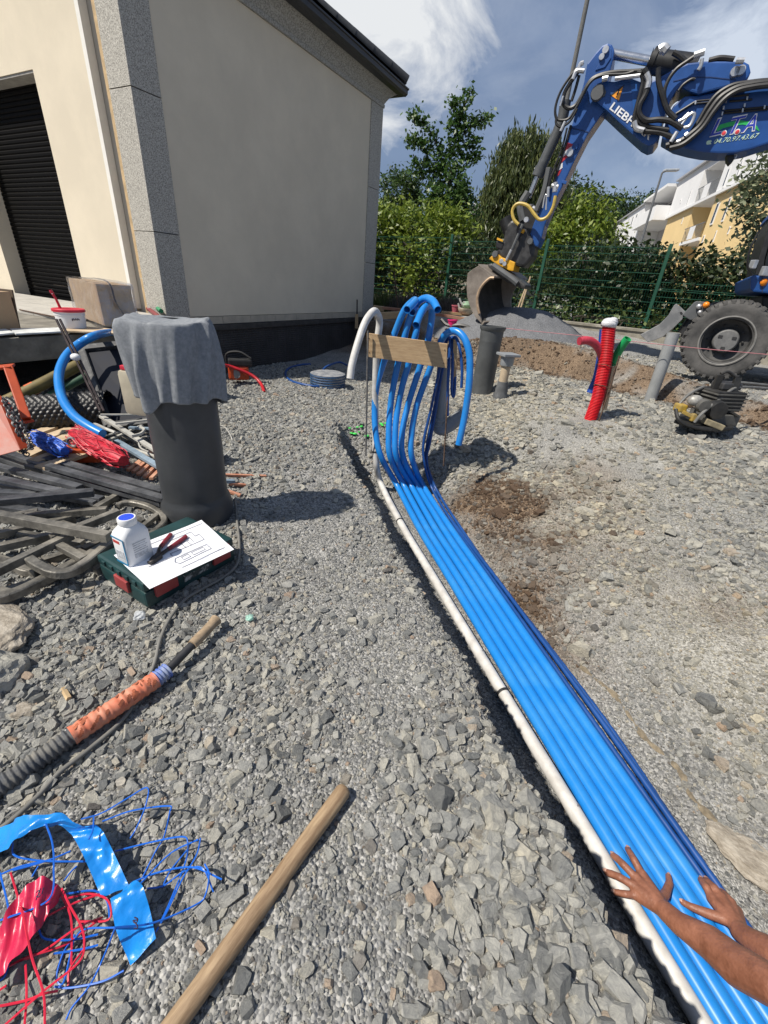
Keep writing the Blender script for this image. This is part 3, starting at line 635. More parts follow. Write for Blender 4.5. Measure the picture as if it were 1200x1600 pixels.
for i, p in enumerate(paths):
    P = cr(p, 7)
    if i == 0:
        w = thing('white_pipe', P[len(P) // 2], 'long white pipe along the left side of the trench, bent over at its end', 'pipe')
        B(MB().tube(P, 0.0262, 16, hollow=0.86), 'tube', whitep, w, smooth=60)
        for (px, py, z) in ((625, 812, ZP), (791, 1091, ZP), (587, 708, None)):
            c = oz(px, py, z) if z else up(px, py, 3.42)
            j = min(range(len(P)), key=lambda k: (P[k] - c).length); d = (P[min(j + 1, len(P) - 1)] - P[j - 1]).normalized()
            B(MB().tube([P[j] - d * 0.006, P[j] + d * 0.006], 0.0295, 16), 'clip', black, w, smooth=True)
        for t_ in (0.16, 0.235):                 # faint printed marks
            j = int(len(P) * t_); a, b = P[j], P[j + 1]; x, y, d = frame(b - a)
            mk = MB()
            for k in range(7):
                c = a + d * (0.004 * (k % 2)) + y * 0.0263 * math.cos(0.3 + k * 0.13) + x * 0.0263 * math.sin(0.3 + k * 0.13) 
                mk.box(c, (0.002, 0.0006, 0.006 + 0.003 * (k % 3)), Matrix((x, y, d)).transposed())
            B(mk, 'printed_mark', M('print_ink', (0.12, 0.12, 0.14), 0.6), w)
    else:
        o = B(MB().tube(P, RP, 16, hollow=0.87), 'blue_pipe', blue, smooth=60); tag(o, labs[i], 'pipe', 'blue pipes laid side by side in the trench')
# thin dark blue ducts on the right of the row
def duct_run(off, z, gap):                     # lies along the last blue pipe, easing away from it for a stretch
    base = laid(5)
    return [Vector((p.x + off + gap * math.exp(-((p.y - 1.35) / 0.45) ** 2), p.y + 0.01, z)) for p in base[:7]]
dp = [
 duct_run(0.045, -0.452, 0.0) + [oz(713, 825, -0.45), oz(676, 765, -0.42), up(663, 722, 3.42), up(662, 690, 3.46), up(672, 645, 3.5), up(684, 590, 3.52), up(690, 560, 3.52), up(697, 535, 3.5), up(703, 529, 3.45), up(702, 560, 3.4), up(700, 600, 3.38), up(699.5, 650, 3.36)],
 duct_run(0.070, -0.452, 0.035) + [oz(718, 822, -0.45), oz(682, 765, -0.42), up(667, 722, 3.46), up(672, 690, 3.5), up(681, 640, 3.54), up(691, 580, 3.55), up(703, 540, 3.5), up(710, 527, 3.42), up(716, 535, 3.36), up(720, 555, 3.33), up(722, 580, 3.31), up(721, 606, 3.3)],
 duct_run(0.056, -0.430, 0.012) + [oz(717, 828, -0.445), oz(690, 790, -0.45), oz(679, 765, -0.43), up(665, 724, 3.48), up(668, 690, 3.52), up(678, 640, 3.56), up(690, 585, 3.56), up(704, 535, 3.52), up(707, 531, 3.46), up(707, 570, 3.42), up(706, 610, 3.4), up(709, 619, 3.4), up(711, 600, 3.42), up(711, 570, 3.46)],
]
dl = ['thin dark blue duct tight against the blue pipes, its end hanging straight down', 'thin dark blue duct bowing out furthest right in the trench', 'thin dark blue duct lying on the other two, looped up at the board']
for p, l in zip(dp, dl):
    P = cr(p, 14); r = [0.0115 + (0.0009 if k % 2 else -0.0007) for k in range(len(P))]
    tag(B(MB().tube(P, r, 8), 'blue_duct', dblue, smooth=60), l, 'duct', 'thin dark blue ducts beside the pipes')
# board and stakes
wood = M('plank_wood', (0.36, 0.235, 0.125), 0.75, var=0.0, scale=5, col2=(0.52, 0.37, 0.21), mixs=(0.35, 0.65), bump=0.2, bscale=40)
def grain(m, sc=(1, 14, 14)):
    t = m.node_tree; mp_ = t.nodes.new('ShaderNodeMapping'); mp_.inputs['Scale'].default_value = sc
    nz = [n for n in t.nodes if n.type == 'TEX_NOISE']; tx = [n for n in t.nodes if n.type == 'TEX_COORD'][0]
    t.links.new(tx.outputs['Object'], mp_.inputs[0])
    for n in nz: t.links.new(mp_.outputs[0], n.inputs['Vector'])
grain(wood, (1.2, 14, 14))
bt = [oy(573, 520.5, 3.40), oy(699, 537.5, 3.33), oy(698, 575.5, 3.33), oy(573.5, 557.5, 3.40)]
bd = thing('pipe_board', (bt[2] + bt[3]) / 2, 'rough pine board on two stakes holding the row of blue pipes upright', 'board')
bn = (bt[1] - bt[0]).cross(bt[3] - bt[0]).normalized(); bn = bn if bn.y > 0 else -bn
B(MB().prism(bt, bn * 0.026), 'plank', wood, bd, bevel=0.002)
for fx, fy in ((0.03, 0.2), (0.03, 0.8), (0.97, 0.25), (0.96, 0.8)):
    c = bt[0].lerp(bt[1], fx).lerp(bt[3].lerp(bt[2], fx), fy) - bn * 0.0015; B(MB().ball(c, 0.004, 4), 'nail', rust, bd, smooth=True)
def rebar(pts, r, name, parent, mat=rust):
    P = cr(pts, 30); return B(MB().tube(P, [r * (1.14 if k % 3 == 0 else 0.96) for k in range(len(P))], 7), name, mat, parent, smooth=60)
rebar([oy(575, 517, 3.37), oy(571.5, 712, 3.37)], 0.007, 'steel_stake', bd, M('grey_steel_rod', (0.13, 0.125, 0.12), 0.7, var=0.3, scale=30))
B(MB().bar(oy(711.5, 530, 3.44), oy(708, 612, 3.44), 0.03, 0.03), 'wooden_stake', wood, bd, bevel=0.002)
rebar([oy(703, 560, 3.4), oy(693, 728, 3.3)], 0.006, 'rusty_stake', bd)
# grey drain pipe with elbow
dr = thing('drain_pipe', oy(684, 690, 3.62), 'thick grey drain pipe with an elbow standing behind the end of the board', 'drain pipe')
a, b = oy(695, 560, 3.62), oy(686, 655, 3.62)
B(MB().tube(cr([a, b], 6), 0.055, 20), 'pipe', greyp, dr, smooth=True)
d_ = (b - a).normalized(); rgt = (oy(740, 640, 3.55) - oy(686, 676, 3.62)).normalized()
arc = [b - d_ * 0.02, b + d_ * 0.04, b + d_ * 0.10 + rgt * 0.03, b + d_ * 0.12 + rgt * 0.11, b + d_ * 0.115 + rgt * 0.18]
B(MB().tube(cr(arc, 6), 0.060, 20), 'elbow', greyp, dr, smooth=True)
B(MB().lathe(b - d_ * 0.0, [(0.062, -0.012), (0.068, -0.008), (0.068, 0.008), (0.062, 0.012)], 20, Matrix(frame(d_)).transposed()), 'socket_ring', greyp, dr, smooth=True)
B(MB().lathe(b + d_ * 0.045, [(0.061, -0.01), (0.066, -0.006), (0.066, 0.006), (0.061, 0.01)], 20, Matrix(frame(d_)).transposed()), 'socket_ring', greyp, dr, smooth=True)
B(MB().tube(cr([arc[-1] - rgt * 0.02, arc[-1] + rgt * 0.10 - d_ * 0.01], 5), 0.055, 20), 'side_pipe', greyp, dr, smooth=True)
# bright green survey paint marks on the stones
gp = M('green_marker', (0.06, 0.55, 0.09), 0.7, var=0.3, scale=30)
for (px, py, n) in ((560, 676, 7), (597, 664, 4)):
    c = og(px, py); m_ = MB()
    for k in range(n):
        q = c + Vector((rnd.uniform(-0.09, 0.09), rnd.uniform(-0.05, 0.05), 0)); q.z = G(q.x, q.y) + 0.022
        m_.ball(q, rnd.uniform(0.012, 0.024), 4, (1.3, 0.9, 0.5), Matrix.Rotation(rnd.uniform(0, 3), 3, 'Z'))
    tag(B(m_, 'painted_stone', gp), 'stones sprayed bright green ' + ('left of the white pipe at the pit edge' if n == 7 else 'just behind the first blue pipe'), 'painted stones')

# ================================================================== MANHOLE PIPE WITH CLOTH, TOOLBOX, SMALL THINGS
mhz = G(-0.95, 1.90); MH = Vector((-0.955, 1.90, mhz)); TOPZ = 0.945
darkgrey = M('dark_grey_pvc', (0.032, 0.035, 0.039), 0.45, scale=5, col2=(0.06, 0.063, 0.067), mixs=(0.35, 0.75))
R0 = 0.152
o = B(MB().lathe(MH, [(0.168, -0.06), (0.170, 0.055), (0.164, 0.085), (0.160, 0.10), (0.1535, 0.115), (R0, 0.13), (R0, TOPZ - mhz), (R0 - 0.01, TOPZ - mhz), (R0 - 0.01, TOPZ - mhz - 0.3)], 48), 'sewer_pipe', darkgrey, smooth=True)
tag(o, 'tall dark grey plastic pipe standing upright under a grey cloth', 'pipe')
cloth = M('grey_towel', (0.16, 0.175, 0.195), 0.95, col2=(0.27, 0.285, 0.305), scale=60, mixs=(0.3, 0.7), bump=0.4, bscale=420)
NT, NR = 150, 60; vs = []
camdir = math.atan2(-MH.y, -MH.x)               # angle towards the camera
for j in range(NR + 1):
    for i in range(NT):
        th = 2 * math.pi * i / NT; al = (th - camdir + math.pi) % (2 * math.pi) - math.pi   # 0 faces the camera; positive = counterclockwise (to image right)
        hem = 0.335 + 0.035 * math.sin(al * 1.0 - 0.8) + 0.035 * math.exp(-((al + 0.75) / 0.2) ** 2) * 1.6 - 0.03 * math.exp(-((al - 0.9) / 0.4) ** 2)
        t = j / NR; Lr = R0 + 0.008; s = t * (Lr + hem)
        crease = 0.5 * math.sin(al * 5 + 1.0) + 0.35 * math.sin(al * 9 + 2.2) + 0.25 * math.sin(al * 14 + 0.3)
        if s < Lr:
            r = s; z = TOPZ + 0.008 - 0.012 * (1 - (s / Lr) ** 2) + 0.004 * crease * (s / Lr) ** 2 + 0.012 * math.sin(th * 2 + 1) * (s / Lr)
        else:
            w = s - Lr; r = Lr + 0.012 * (1 - math.exp(-w * 30)); z = TOPZ + 0.008 - w
            g = min(w / 0.18, 1.0); r += crease * (0.004 + 0.008 * g) + 0.004 * g + 0.004 * math.sin(al * 23 + w * 12) * g
            r += 0.042 * math.exp(-((al + 1.25) / 0.24) ** 2) * max(0, 1 - abs(w - 0.03) / 0.26)       # corner sticking out at the left
            r += 0.022 * math.exp(-((al + 0.80) / 0.10) ** 2) * g + 0.014 * math.exp(-((al + 0.42) / 0.07) ** 2) * g
            r += 0.014 * math.exp(-((al - 1.2) / 0.35) ** 2) * g
            # gathered fold running down to the right from the top edge
            f = al - (0.95 - w * 1.4); r += 0.022 * math.exp(-(f / 0.10) ** 2) - 0.018 * math.exp(-((f + 0.2) / 0.12) ** 2)
            r = max(r, R0 + 0.006)
            if z < TOPZ + 0.008 - 0.0: z += 0.0
        x = MH.x + r * math.cos(th); y = MH.y + r * math.sin(th)
        vs.append((x, y, z + 0.003 * float(vnoise(np.array([x * 40]), np.array([y * 40 + z * 30]))[0])))
fs = [(j * NT + i, j * NT + (i + 1) % NT, (j + 1) * NT + (i + 1) % NT, (j + 1) * NT + i) for j in range(NR) for i in range(NT)]
o = put('towel', vs, fs, cloth, smooth=180, fixn=False); tag(o, 'crumpled grey cloth draped over the top of the tall dark pipe', 'cloth')
sm_ = o.modifiers.new('thick', 'SOLIDIFY'); sm_.thickness = 0.002; sm_.offset = 0

# toolbox
BF, BR, BL = oz(232, 953, 0.03), oz(369, 875, 0.03), oz(168, 899, 0.03)
ex = (BR - BF).normalized(); ey = (BL - BF); ey = (ey - ex * ey.dot(ex)).normalized(); bw, bl, bh = 0.402, 0.305, 0.118
BRM = Matrix((ex, ey, Vector((0, 0, 1)))).transposed()
def bx(x, y, z): return BF + ex * x + ey * y + Vector((0, 0, z))
green = M('dark_green_plastic', (0.010, 0.040, 0.042), 0.42, var=0.2, scale=10)
redp = M('faded_red_plastic', (0.30, 0.045, 0.045), 0.45, var=0.12, scale=10)
tb = thing('toolbox', bx(bw / 2, bl / 2, 0), 'dark green plastic tool case with red clasps lying on the gravel', 'toolbox')
B(MB().box(bx(bw / 2, bl / 2, 0.038), (bw, bl, 0.072), BRM), 'base_shell', green, tb, bevel=0.012)
B(MB().box(bx(bw / 2, bl / 2, 0.096), (bw, bl, 0.040), BRM), 'lid', green, tb, bevel=0.012)
for x0, x1 in ((0.035, 0.125), (bw - 0.115, bw - 0.03)): B(MB().box(bx((x0 + x1) / 2, -0.004, 0.072), (x1 - x0, 0.016, 0.066), BRM), 'clasp', redp, tb, bevel=0.004)
B(MB().box(bx(-0.004, bl * 0.45, 0.060), (0.014, 0.085, 0.05), BRM), 'side_clasp', redp, tb, bevel=0.004)
B(MB().box(bx(bw + 0.004, bl * 0.45, 0.060), (0.014, 0.085, 0.05), BRM), 'side_clasp', redp, tb, bevel=0.004)
B(MB().box(bx(bw * 0.53, -0.010, 0.084), (0.13, 0.024, 0.022), BRM), 'handle', green, tb, bevel=0.006)
lb = B(MB().box(bx(bw * 0.54, -0.0016, 0.05), (0.125, 0.002, 0.034), BRM), 'label_plate', M('worn_label', (0.05, 0.06, 0.06), 0.6, var=0.5, scale=40, col2=(0.45, 0.46, 0.45), mixs=(0.5, 0.62)), tb)
for k in range(5): B(MB().box(bx(-0.002, 0.05 + k * 0.05, 0.10), (0.008, 0.02, 0.02), BRM), 'rib', green, tb, bevel=0.002)
# plan on the case
TZ = BF.z + 0.1175
pc = [oz(234, 922, TZ), oz(366, 860, TZ), oz(315, 814, TZ), oz(178, 868.5, TZ)]
NPX, NPY = 24, 16
def pp(u, v, lift_=0.0): 
    q = pc[0].lerp(pc[1], u).lerp(pc[3].lerp(pc[2], u), v); return q + Vector((0, 0, 0.0045 + 0.0022 * math.sin(u * 9 + v * 4) * math.sin(v * 7) + 0.006 * max(0, u - 0.88) + lift_))
pn = thing('paper_plan', pp(0.5, 0.5), 'white sheet with a printed floor plan spread on the tool case', 'paper plan')
put('sheet', [pp(i / NPX, j / NPY) for j in range(NPY + 1) for i in range(NPX + 1)], [(j * (NPX + 1) + i, j * (NPX + 1) + i + 1, (j + 1) * (NPX + 1) + i + 1, (j + 1) * (NPX + 1) + i) for j in range(NPY) for i in range(NPX)], M('paper', (0.74, 0.75, 0.79), 0.8, var=0.02, scale=3), pn, smooth=180)
ink = M('plan_ink', (0.16, 0.17, 0.21), 0.8); inkl = M('plan_ink_light', (0.46, 0.47, 0.56), 0.8)
def pline(mb, u0, v0, u1, v1, w):
    n = max(2, int(max(abs(u1 - u0), abs(v1 - v0)) * 24)); d = Vector((u1 - u0, v1 - v0, 0)).normalized(); px_, py_ = -d.y * w, d.x * w * 1.35; k = len(mb.v)
    for i in range(n + 1):
        u, v = u0 + (u1 - u0) * i / n, v0 + (v1 - v0) * i / n; mb.v += [pp(u - px_, v - py_, 0.0022), pp(u + px_, v + py_, 0.0022)]
    mb.f += [(k + 2 * i, k + 2 * i + 1, k + 2 * i + 3, k + 2 * i + 2) for i in range(n)]
wl = MB()
def prect(u0, v0, u1, v1, w=0.0035): 
    for a in ((u0, v0, u1, v0), (u1, v0, u1, v1), (u1, v1, u0, v1), (u0, v1, u0, v0)): pline(wl, *a, w)
for a in ((0.15, 0.42, 0.42, 0.42), (0.42, 0.42, 0.42, 0.50), (0.42, 0.5, 0.83, 0.5), (0.83, 0.5, 0.83, 0.66), (0.83, 0.66, 0.78, 0.66), (0.78, 0.66, 0.78, 0.80), (0.78, 0.8, 0.52, 0.8), (0.60, 0.5, 0.60, 0.66), (0.67, 0.5, 0.67, 0.62), (0.72, 0.56, 0.72, 0.72), (0.55, 0.64, 0.70, 0.64), (0.10, 0.9, 0.97, 0.9), (0.40, 0.12, 0.93, 0.12), (0.42, 0.22, 0.80, 0.22), (0.42, 0.36, 0.80, 0.36), (0.80, 0.22, 0.80, 0.36), (0.42, 0.22, 0.39, 0.29), (0.39, 0.29, 0.42, 0.36)): pline(wl, *a, 0.0038)
prect(0.48, 0.26, 0.56, 0.33); prect(0.60, 0.26, 0.74, 0.33)
B(wl, 'plan_wall_line', ink, pn, fixn=False)
dl_ = MB(); r3 = random.Random(3)
for k in range(46):
    u, v = r3.uniform(0.03, 0.95), r3.uniform(0.04, 0.95)
    if r3.random() < 0.5: pline(dl_, u, v, min(u + r3.uniform(0.02, 0.13), 0.98), v, 0.0018)
    else: pline(dl_, u, v, u, min(v + r3.uniform(0.03, 0.16), 0.98), 0.0014)
B(dl_, 'plan_detail_line', inkl, pn, fixn=False)
# bottle
bc = oz(213, 872, TZ + 0.004); bo = thing('bottle', bc, 'square white plastic bottle with a blue cap standing on the plan', 'bottle')
br_ = Matrix.Rotation(math.atan2(ex.y, ex.x) + 0.05, 3, 'Z')
def rrect(w, d, r, z, n=5):
    out = []
    for cx, cy, a0 in ((w/2-r, d/2-r, 0), (-w/2+r, d/2-r, 90), (-w/2+r, -d/2+r, 180), (w/2-r, -d/2+r, 270)):
        for k in range(n): a = math.radians(a0 + 90 * k / (n - 1)); out.append((cx + r * math.cos(a), cy + r * math.sin(a), z))
    return out
rings = [rrect(0.098, 0.078, 0.012, 0.0), rrect(0.102, 0.082, 0.014, 0.004), rrect(0.102, 0.082, 0.014, 0.118), rrect(0.094, 0.074, 0.02, 0.133), rrect(0.068, 0.062, 0.03, 0.150), rrect(0.056, 0.056, 0.0279, 0.155)]
bv = [bc + br_ @ Vector(p) for rg in rings for p in rg]; n_ = len(rings[0])
bf = [(i * n_ + k, i * n_ + (k + 1) % n_, (i + 1) * n_ + (k + 1) % n_, (i + 1) * n_ + k) for i in range(len(rings) - 1) for k in range(n_)] + [tuple(range(n_))[::-1], tuple(range((len(rings) - 1) * n_, len(rings) * n_))]
wpl = M('white_hdpe', (0.72, 0.73, 0.74), 0.42, var=0.03)
put('body', bv, bf, wpl, bo, smooth=True)
cp_ = MB().lathe(bc + Vector((0, 0, 0.154)), [(0.0300, 0), (0.0315, 0.003), (0.0315, 0.024), (0.0300, 0.027), (0.026, 0.027)], 24)
B(cp_, 'cap_ring', wpl, bo, smooth=True)
B(MB().lathe(bc + Vector((0, 0, 0.1805)), [(0.0262, 0), (0.025, 0.0012), (0.0, 0.0016)], 24), 'cap_top', M('blue_cap', (0.02, 0.07, 0.62), 0.4, var=0.08), bo, smooth=True)
def lab(x0, x1, z0, z1, face, mat, name, out=0.0012):
    if face == 'f': P = [(x0, -0.041 - out, z0), (x1, -0.041 - out, z0), (x1, -0.041 - out, z1), (x0, -0.041 - out, z1)]; off = br_ @ Vector((0, 0.0009, 0))
    else: P = [(-0.051 - out, x0, z0), (-0.051 - out, x1, z0), (-0.051 - out, x1, z1), (-0.051 - out, x0, z1)]; off = br_ @ Vector((0.0009, 0, 0))
    return B(MB().prism([bc + br_ @ Vector(p) for p in P], off), name, mat, bo)
tealp = M('teal_print', (0.02, 0.20, 0.38), 0.5); greyt = M('grey_print', (0.45, 0.47, 0.5), 0.6, var=0.3, scale=120); redt = M('red_print', (0.55, 0.06, 0.05), 0.5)
lab(-0.034, 0.034, 0.004, 0.012, 's', tealp, 'label_border'); lab(-0.036, -0.031, 0.012, 0.118, 's', tealp, 'label_border'); lab(-0.031, 0.034, 0.112, 0.118, 's', tealp, 'label_border')
lab(-0.010, 0.026, 0.092, 0.104, 's', redt, 'label_print'); lab(-0.022, 0.026, 0.03, 0.062, 's', greyt, 'label_print')
for k in range(5): lab(-0.024, 0.03 - 0.006 * (k % 2), 0.088 - k * 0.009, 0.0915 - k * 0.009, 'f', greyt, 'label_print')
lab(-0.024, 0.028, 0.028, 0.046, 'f', greyt, 'label_print')
# pliers
plz = TZ + 0.012
pk = thing('pliers', oz(248, 866, plz), 'water pump pliers with worn red handles lying open on the plan', 'pliers')
steel = M('dark_tool_steel', (0.05, 0.045, 0.042), 0.45, metal=0.6, var=0.3, scale=30); rgrip = M('red_grip', (0.20, 0.018, 0.03), 0.5, var=0.2, scale=30)
J = oz(247, 869, plz)
h1 = cr([J, oz(249, 858, plz), oz(256, 848, plz), oz(267, 835, plz)], 6); h2 = cr([J, oz(257, 862, plz), oz(270, 853, plz), oz(291, 838, plz)], 6)
B(MB().tube(h1[:9], [0.0085 - 0.0002 * k for k in range(9)], 8), 'lever', steel, pk, smooth=True); B(MB().tube(h1[8:], 0.0085, 8), 'grip', rgrip, pk, smooth=True)
B(MB().tube(h2[:10], [0.0085 - 0.0002 * k for k in range(10)], 8), 'lever', steel, pk, smooth=True); B(MB().tube(h2[9:], 0.0085, 8), 'grip', rgrip, pk, smooth=True)
B(MB().tube(cr([J + Vector((0.005, 0.0, 0)), oz(243, 874, plz), oz(236, 879, plz), oz(231, 878, plz)], 5), [0.015, 0.015, 0.014, 0.013, 0.013, 0.012, 0.012, 0.011, 0.011, 0.01, 0.009, 0.008, 0.007, 0.006, 0.005, 0.004], 8), 'jaw', steel, pk, smooth=True)
B(MB().tube(cr([J, oz(240, 871, plz), oz(234, 875, plz)], 5), [0.012, 0.012, 0.011, 0.01, 0.009, 0.008, 0.007, 0.006, 0.005, 0.004, 0.003], 8), 'jaw', steel, pk, smooth=True)
B(MB().lathe(J, [(0.009, -0.012), (0.009, 0.012)], 10), 'pivot', steel, pk, smooth=True)
# crumpled film scraps
film = M('clear_film', (0.75, 0.78, 0.8), 0.2, alpha=0.55, var=0.1)
def scrap(px, py, r, seed, label, mat=film):
    c = og(px, py, 0.01); q = random.Random(seed); bm = bmesh.new(); bmesh.ops.create_icosphere(bm, subdivisions=3, radius=r)
    for v in bm.verts: v.co = v.co * (1 + 0.45 * (mnoise.noise(v.co * (2.2 / r * 0.6) + Vector((seed, 0, 0))) + 0.4 * mnoise.noise(v.co * 4 / r))); v.co.z *= 0.7
    me = bpy.data.meshes.new('plastic_scrap'); bm.to_mesh(me); bm.free(); me.materials.append(mat); o = bpy.data.objects.new('plastic_scrap', me); COL.objects.link(o); o.location = c + Vector((0, 0, r * 0.5)); return tag(o, label, 'plastic scrap')
scrap(219, 965, 0.020, 3, 'crumpled ball of clear film in front of the tool case'); scrap(390, 967, 0.014, 8, 'small scrap of greenish film near the worn tool handle', M('green_film', (0.35, 0.6, 0.5), 0.3, alpha=0.7))
# grey cable snaking on the gravel
cab = M('grey_cable', (0.17, 0.165, 0.15), 0.75, var=0.15)
def gtube(name, pix, r, mat, label, cat, dz=0.006, n=8, seg=8, group=None):
    P = cr([og(p[0], p[1], (p[2] if len(p) > 2 else dz) + r * 0.6) for p in pix], n); o = B(MB().tube(P, r, seg), name, mat, smooth=60); return tag(o, label, cat, group)
gtube('cable', [(368, 778), (370, 810), (374, 850), (371, 880), (352, 900), (320, 918), (290, 936), (266, 965), (250, 1000), (243, 1030), (232, 1058), (195, 1120), (140, 1170), (95, 1205), (60, 1243), (20, 1280), (-60, 1340)], 0.0062, cab, 'long grey cable running past the tool case and under the orange taped hose', 'cable', 0.012)
gtube('wire_loop', [(338, 663), (352, 668), (363, 688), (358, 705), (348, 716), (352, 735)], 0.0045, M('pale_cable', (0.42, 0.41, 0.38), 0.6), 'thin pale cable curling out behind the tall dark pipe', 'cable')
# digging bar pushed through a taped ribbed hose
hz_ = thing('hose_handle', og(150, 1140), 'ribbed hose wrapped in worn orange tape around a bar with a bare end', 'hose')
hp_ = [og(-20, 1243, 0.02), og(28, 1210, 0.025), og(70, 1180, 0.03), og(112, 1150, 0.035), og(180, 1105, 0.04), og(243, 1062, 0.045), og(262, 1047, 0.045), og(300, 1008, 0.05), og(318, 990, 0.05), og(338, 968, 0.05)]
def ribbed(a, b, r0, pitch, amp, mat, name, parent):
    n = int((b - a).length / pitch * 6); P = [a.lerp(b, i / n) for i in range(n + 1)]; return B(MB().tube(P, [r0 + amp * (0.5 + 0.5 * math.cos(i / 6 * 2 * math.pi)) for i in range(n + 1)], 16), name, mat, parent, smooth=80)
ribbed(hp_[0], hp_[3].lerp(hp_[4], 0.08), 0.0205, 0.013, 0.006, M('dirty_ribbed', (0.06, 0.065, 0.075), 0.7, col2=(0.20, 0.19, 0.165), scale=14, bump=0.3), 'ribbed_sleeve', hz_)
tape = M('orange_tape', (0.62, 0.16, 0.08), 0.6, col2=(0.55, 0.30, 0.20), scale=16, mixs=(0.35, 0.7))
m_ = MB(); n = 60; TP = [hp_[3].lerp(hp_[4], t) for t in np.linspace(0, 1, 30)] + [hp_[4].lerp(hp_[5], t) for t in np.linspace(0.03, 1, 30)]
B(m_.tube(TP, [0.0252 + 0.0012 * math.sin(i * 1.3) + (0.0014 if i % 7 == 0 else 0) for i in range(60)], 18), 'tape_wrap', tape, hz_, smooth=80)
st_ = MB(); r4 = random.Random(9)
for k in range(26):
    i = r4.randrange(3, 56); d = (TP[i + 1] - TP[i - 1]).normalized(); x, y, d = frame(d); a0 = r4.uniform(0.2, 2.9); L_ = r4.uniform(0.15, 0.7)
    for q in range(4):
        a = a0 + L_ * q / 4; c = TP[i] + (x * math.cos(a) + y * math.sin(a)) * 0.0258 + d * 0.003 * q
        st_.box(c, (0.009, 0.0007, r4.uniform(0.003, 0.008)), Matrix((x * -math.sin(a) + y * math.cos(a), x * math.cos(a) + y * math.sin(a), d)).transposed())
B(st_, 'worn_print', M('worn_tape_dirt', (0.36, 0.105, 0.05), 0.8, var=0.35, scale=30), hz_)
ribbed(hp_[5] - (hp_[6] - hp_[5]) * 0.1, hp_[6], 0.021, 0.011, 0.005, M('blue_tape', (0.03, 0.10, 0.45), 0.5, col2=(0.28, 0.32, 0.4), scale=24), 'blue_collar', hz_)
B(MB().tube([hp_[6] - (hp_[7] - hp_[6]) * 0.15, hp_[7]], 0.0135, 12), 'bar', M('black_bar', (0.03, 0.03, 0.032), 0.55, var=0.3), hz_, smooth=True)
B(MB().tube([hp_[7], hp_[8].lerp(hp_[7], 0.1), hp_[8], hp_[9].lerp(hp_[8], 0.3), hp_[9]], [0.017, 0.018, 0.017, 0.017, 0.0205], 14), 'bare_end', M('worn_wood', (0.34, 0.25, 0.16), 0.8, var=0.25, scale=30), hz_, smooth=True)
# wooden shovel handle
hw = M('handle_wood', (0.21, 0.135, 0.075), 0.65, col2=(0.38, 0.27, 0.16), scale=4, bump=0.12, bscale=30); grain(hw, (22, 22, 2.5))
a, b = og(538, 1238, 0.012), og(275, 1604, 0.012); d = (b - a).normalized(); q0 = a.copy()
P = [a - d * 0.004, a + d * 0.0, a + d * 0.008] + [a + d * t for t in np.linspace(0.04, 1.1, 14)]
rotq = Vector((0, 0, 1)).rotation_difference(d).to_matrix()
hd = MB().tube([Vector((0, 0, (p - a).dot(d))) for p in P], [0.010, 0.0165, 0.0195] + [0.0195 - 0.0012 * t for t in np.linspace(0, 1, 14)], 18)
me = bpy.data.meshes.new('shovel_handle'); me.from_pydata([tuple(v) for v in hd.v], [], hd.f); me.materials.append(hw); me.polygons.foreach_set('use_smooth', [True] * len(me.polygons))
o = bpy.data.objects.new('shovel_handle', me); COL.objects.link(o); o.location = a + Vector((0, 0, 0.014)); o.rotation_euler = rotq.to_euler(); tag(o, 'long round wooden tool handle lying across the gravel at the bottom', 'tool handle')
# big flat rock and others
def rock(px, py, r, sc, seed, label, mat=None, rot=0.0):
    c = og(px, py); bm = bmesh.new(); bmesh.ops.create_icosphere(bm, subdivisions=4, radius=1)
    for v in bm.verts:
        p = v.co * 1.1 + Vector((seed * 3.1, 0, 0)); f = 1 + 0.30 * mnoise.noise(p) + 0.12 * mnoise.noise(p * 2.7) + 0.05 * mnoise.noise(p * 7); v.co = v.co * f
        v.co.z = max(min(v.co.z, 0.72), -0.6)
    me = bpy.data.meshes.new('rock'); bm.to_mesh(me); bm.free(); me.materials.append(mat or SM); o = bpy.data.objects.new('rock', me); COL.objects.link(o)
    o.location = c + Vector((0, 0, r * sc[2] * 0.25)); o.scale = [r * s for s in sc]; o.rotation_euler = (0.05, -0.06, rot); return tag(o, label, 'rock')
brown = M('brown_rock', (0.22, 0.19, 0.15), 0.9, col2=(0.40, 0.36, 0.30), scale=3.5, bump=0.5, bscale=12)
rock(-5, 985, 0.16, (1.0, 0.55, 0.28), 1, 'big pale flat rock at the left edge beside the steel frames', brown, -0.5); rock(-22, 1062, 0.10, (1.0, 0.8, 0.6), 2, 'dark rounded rock at the left edge below the big flat rock', None, 0.4)
rock(38, 1112, 0.032, (1.0, 0.8, 0.5), 3, 'rust brown stone near the ribbed end of the taped hose', brown, 0.2)
rock(1178, 1345, 0.13, (1.0, 0.55, 0.16), 4, 'flat brown slab of rock at the right edge above the hands', brown, -0.75)
gtube('wood_splinter', [(99, 1076), (108, 1092)], 0.008, M('pale_timber', (0.5, 0.36, 0.2)), 'small pale wood splinter on the dark stones at the left', 'splinter', 0.01, 3, 5)
# thin ledge of pressed earth right of the pipes
lp = [og(905, 1038), og(930, 1060), og(960, 1085), og(985, 1120), og(1010, 1155), og(1045, 1185), og(1066, 1210), og(1078, 1240), og(1110, 1275), og(1160, 1315)]
LP = cr(lp, 6); m_ = MB(); m_.tube([p - Vector((0, 0, 0.004)) for p in LP], [0.010 + 0.007 * math.sin(i * 0.9) * math.sin(i * 0.37) for i in range(len(LP))], 6)
o = B(m_, 'earth_ledge', M('earth_ledge_soil', (0.20, 0.165, 0.115), 0.95, var=0.3, scale=30, bump=0.6), smooth=True); o['kind'] = 'structure'
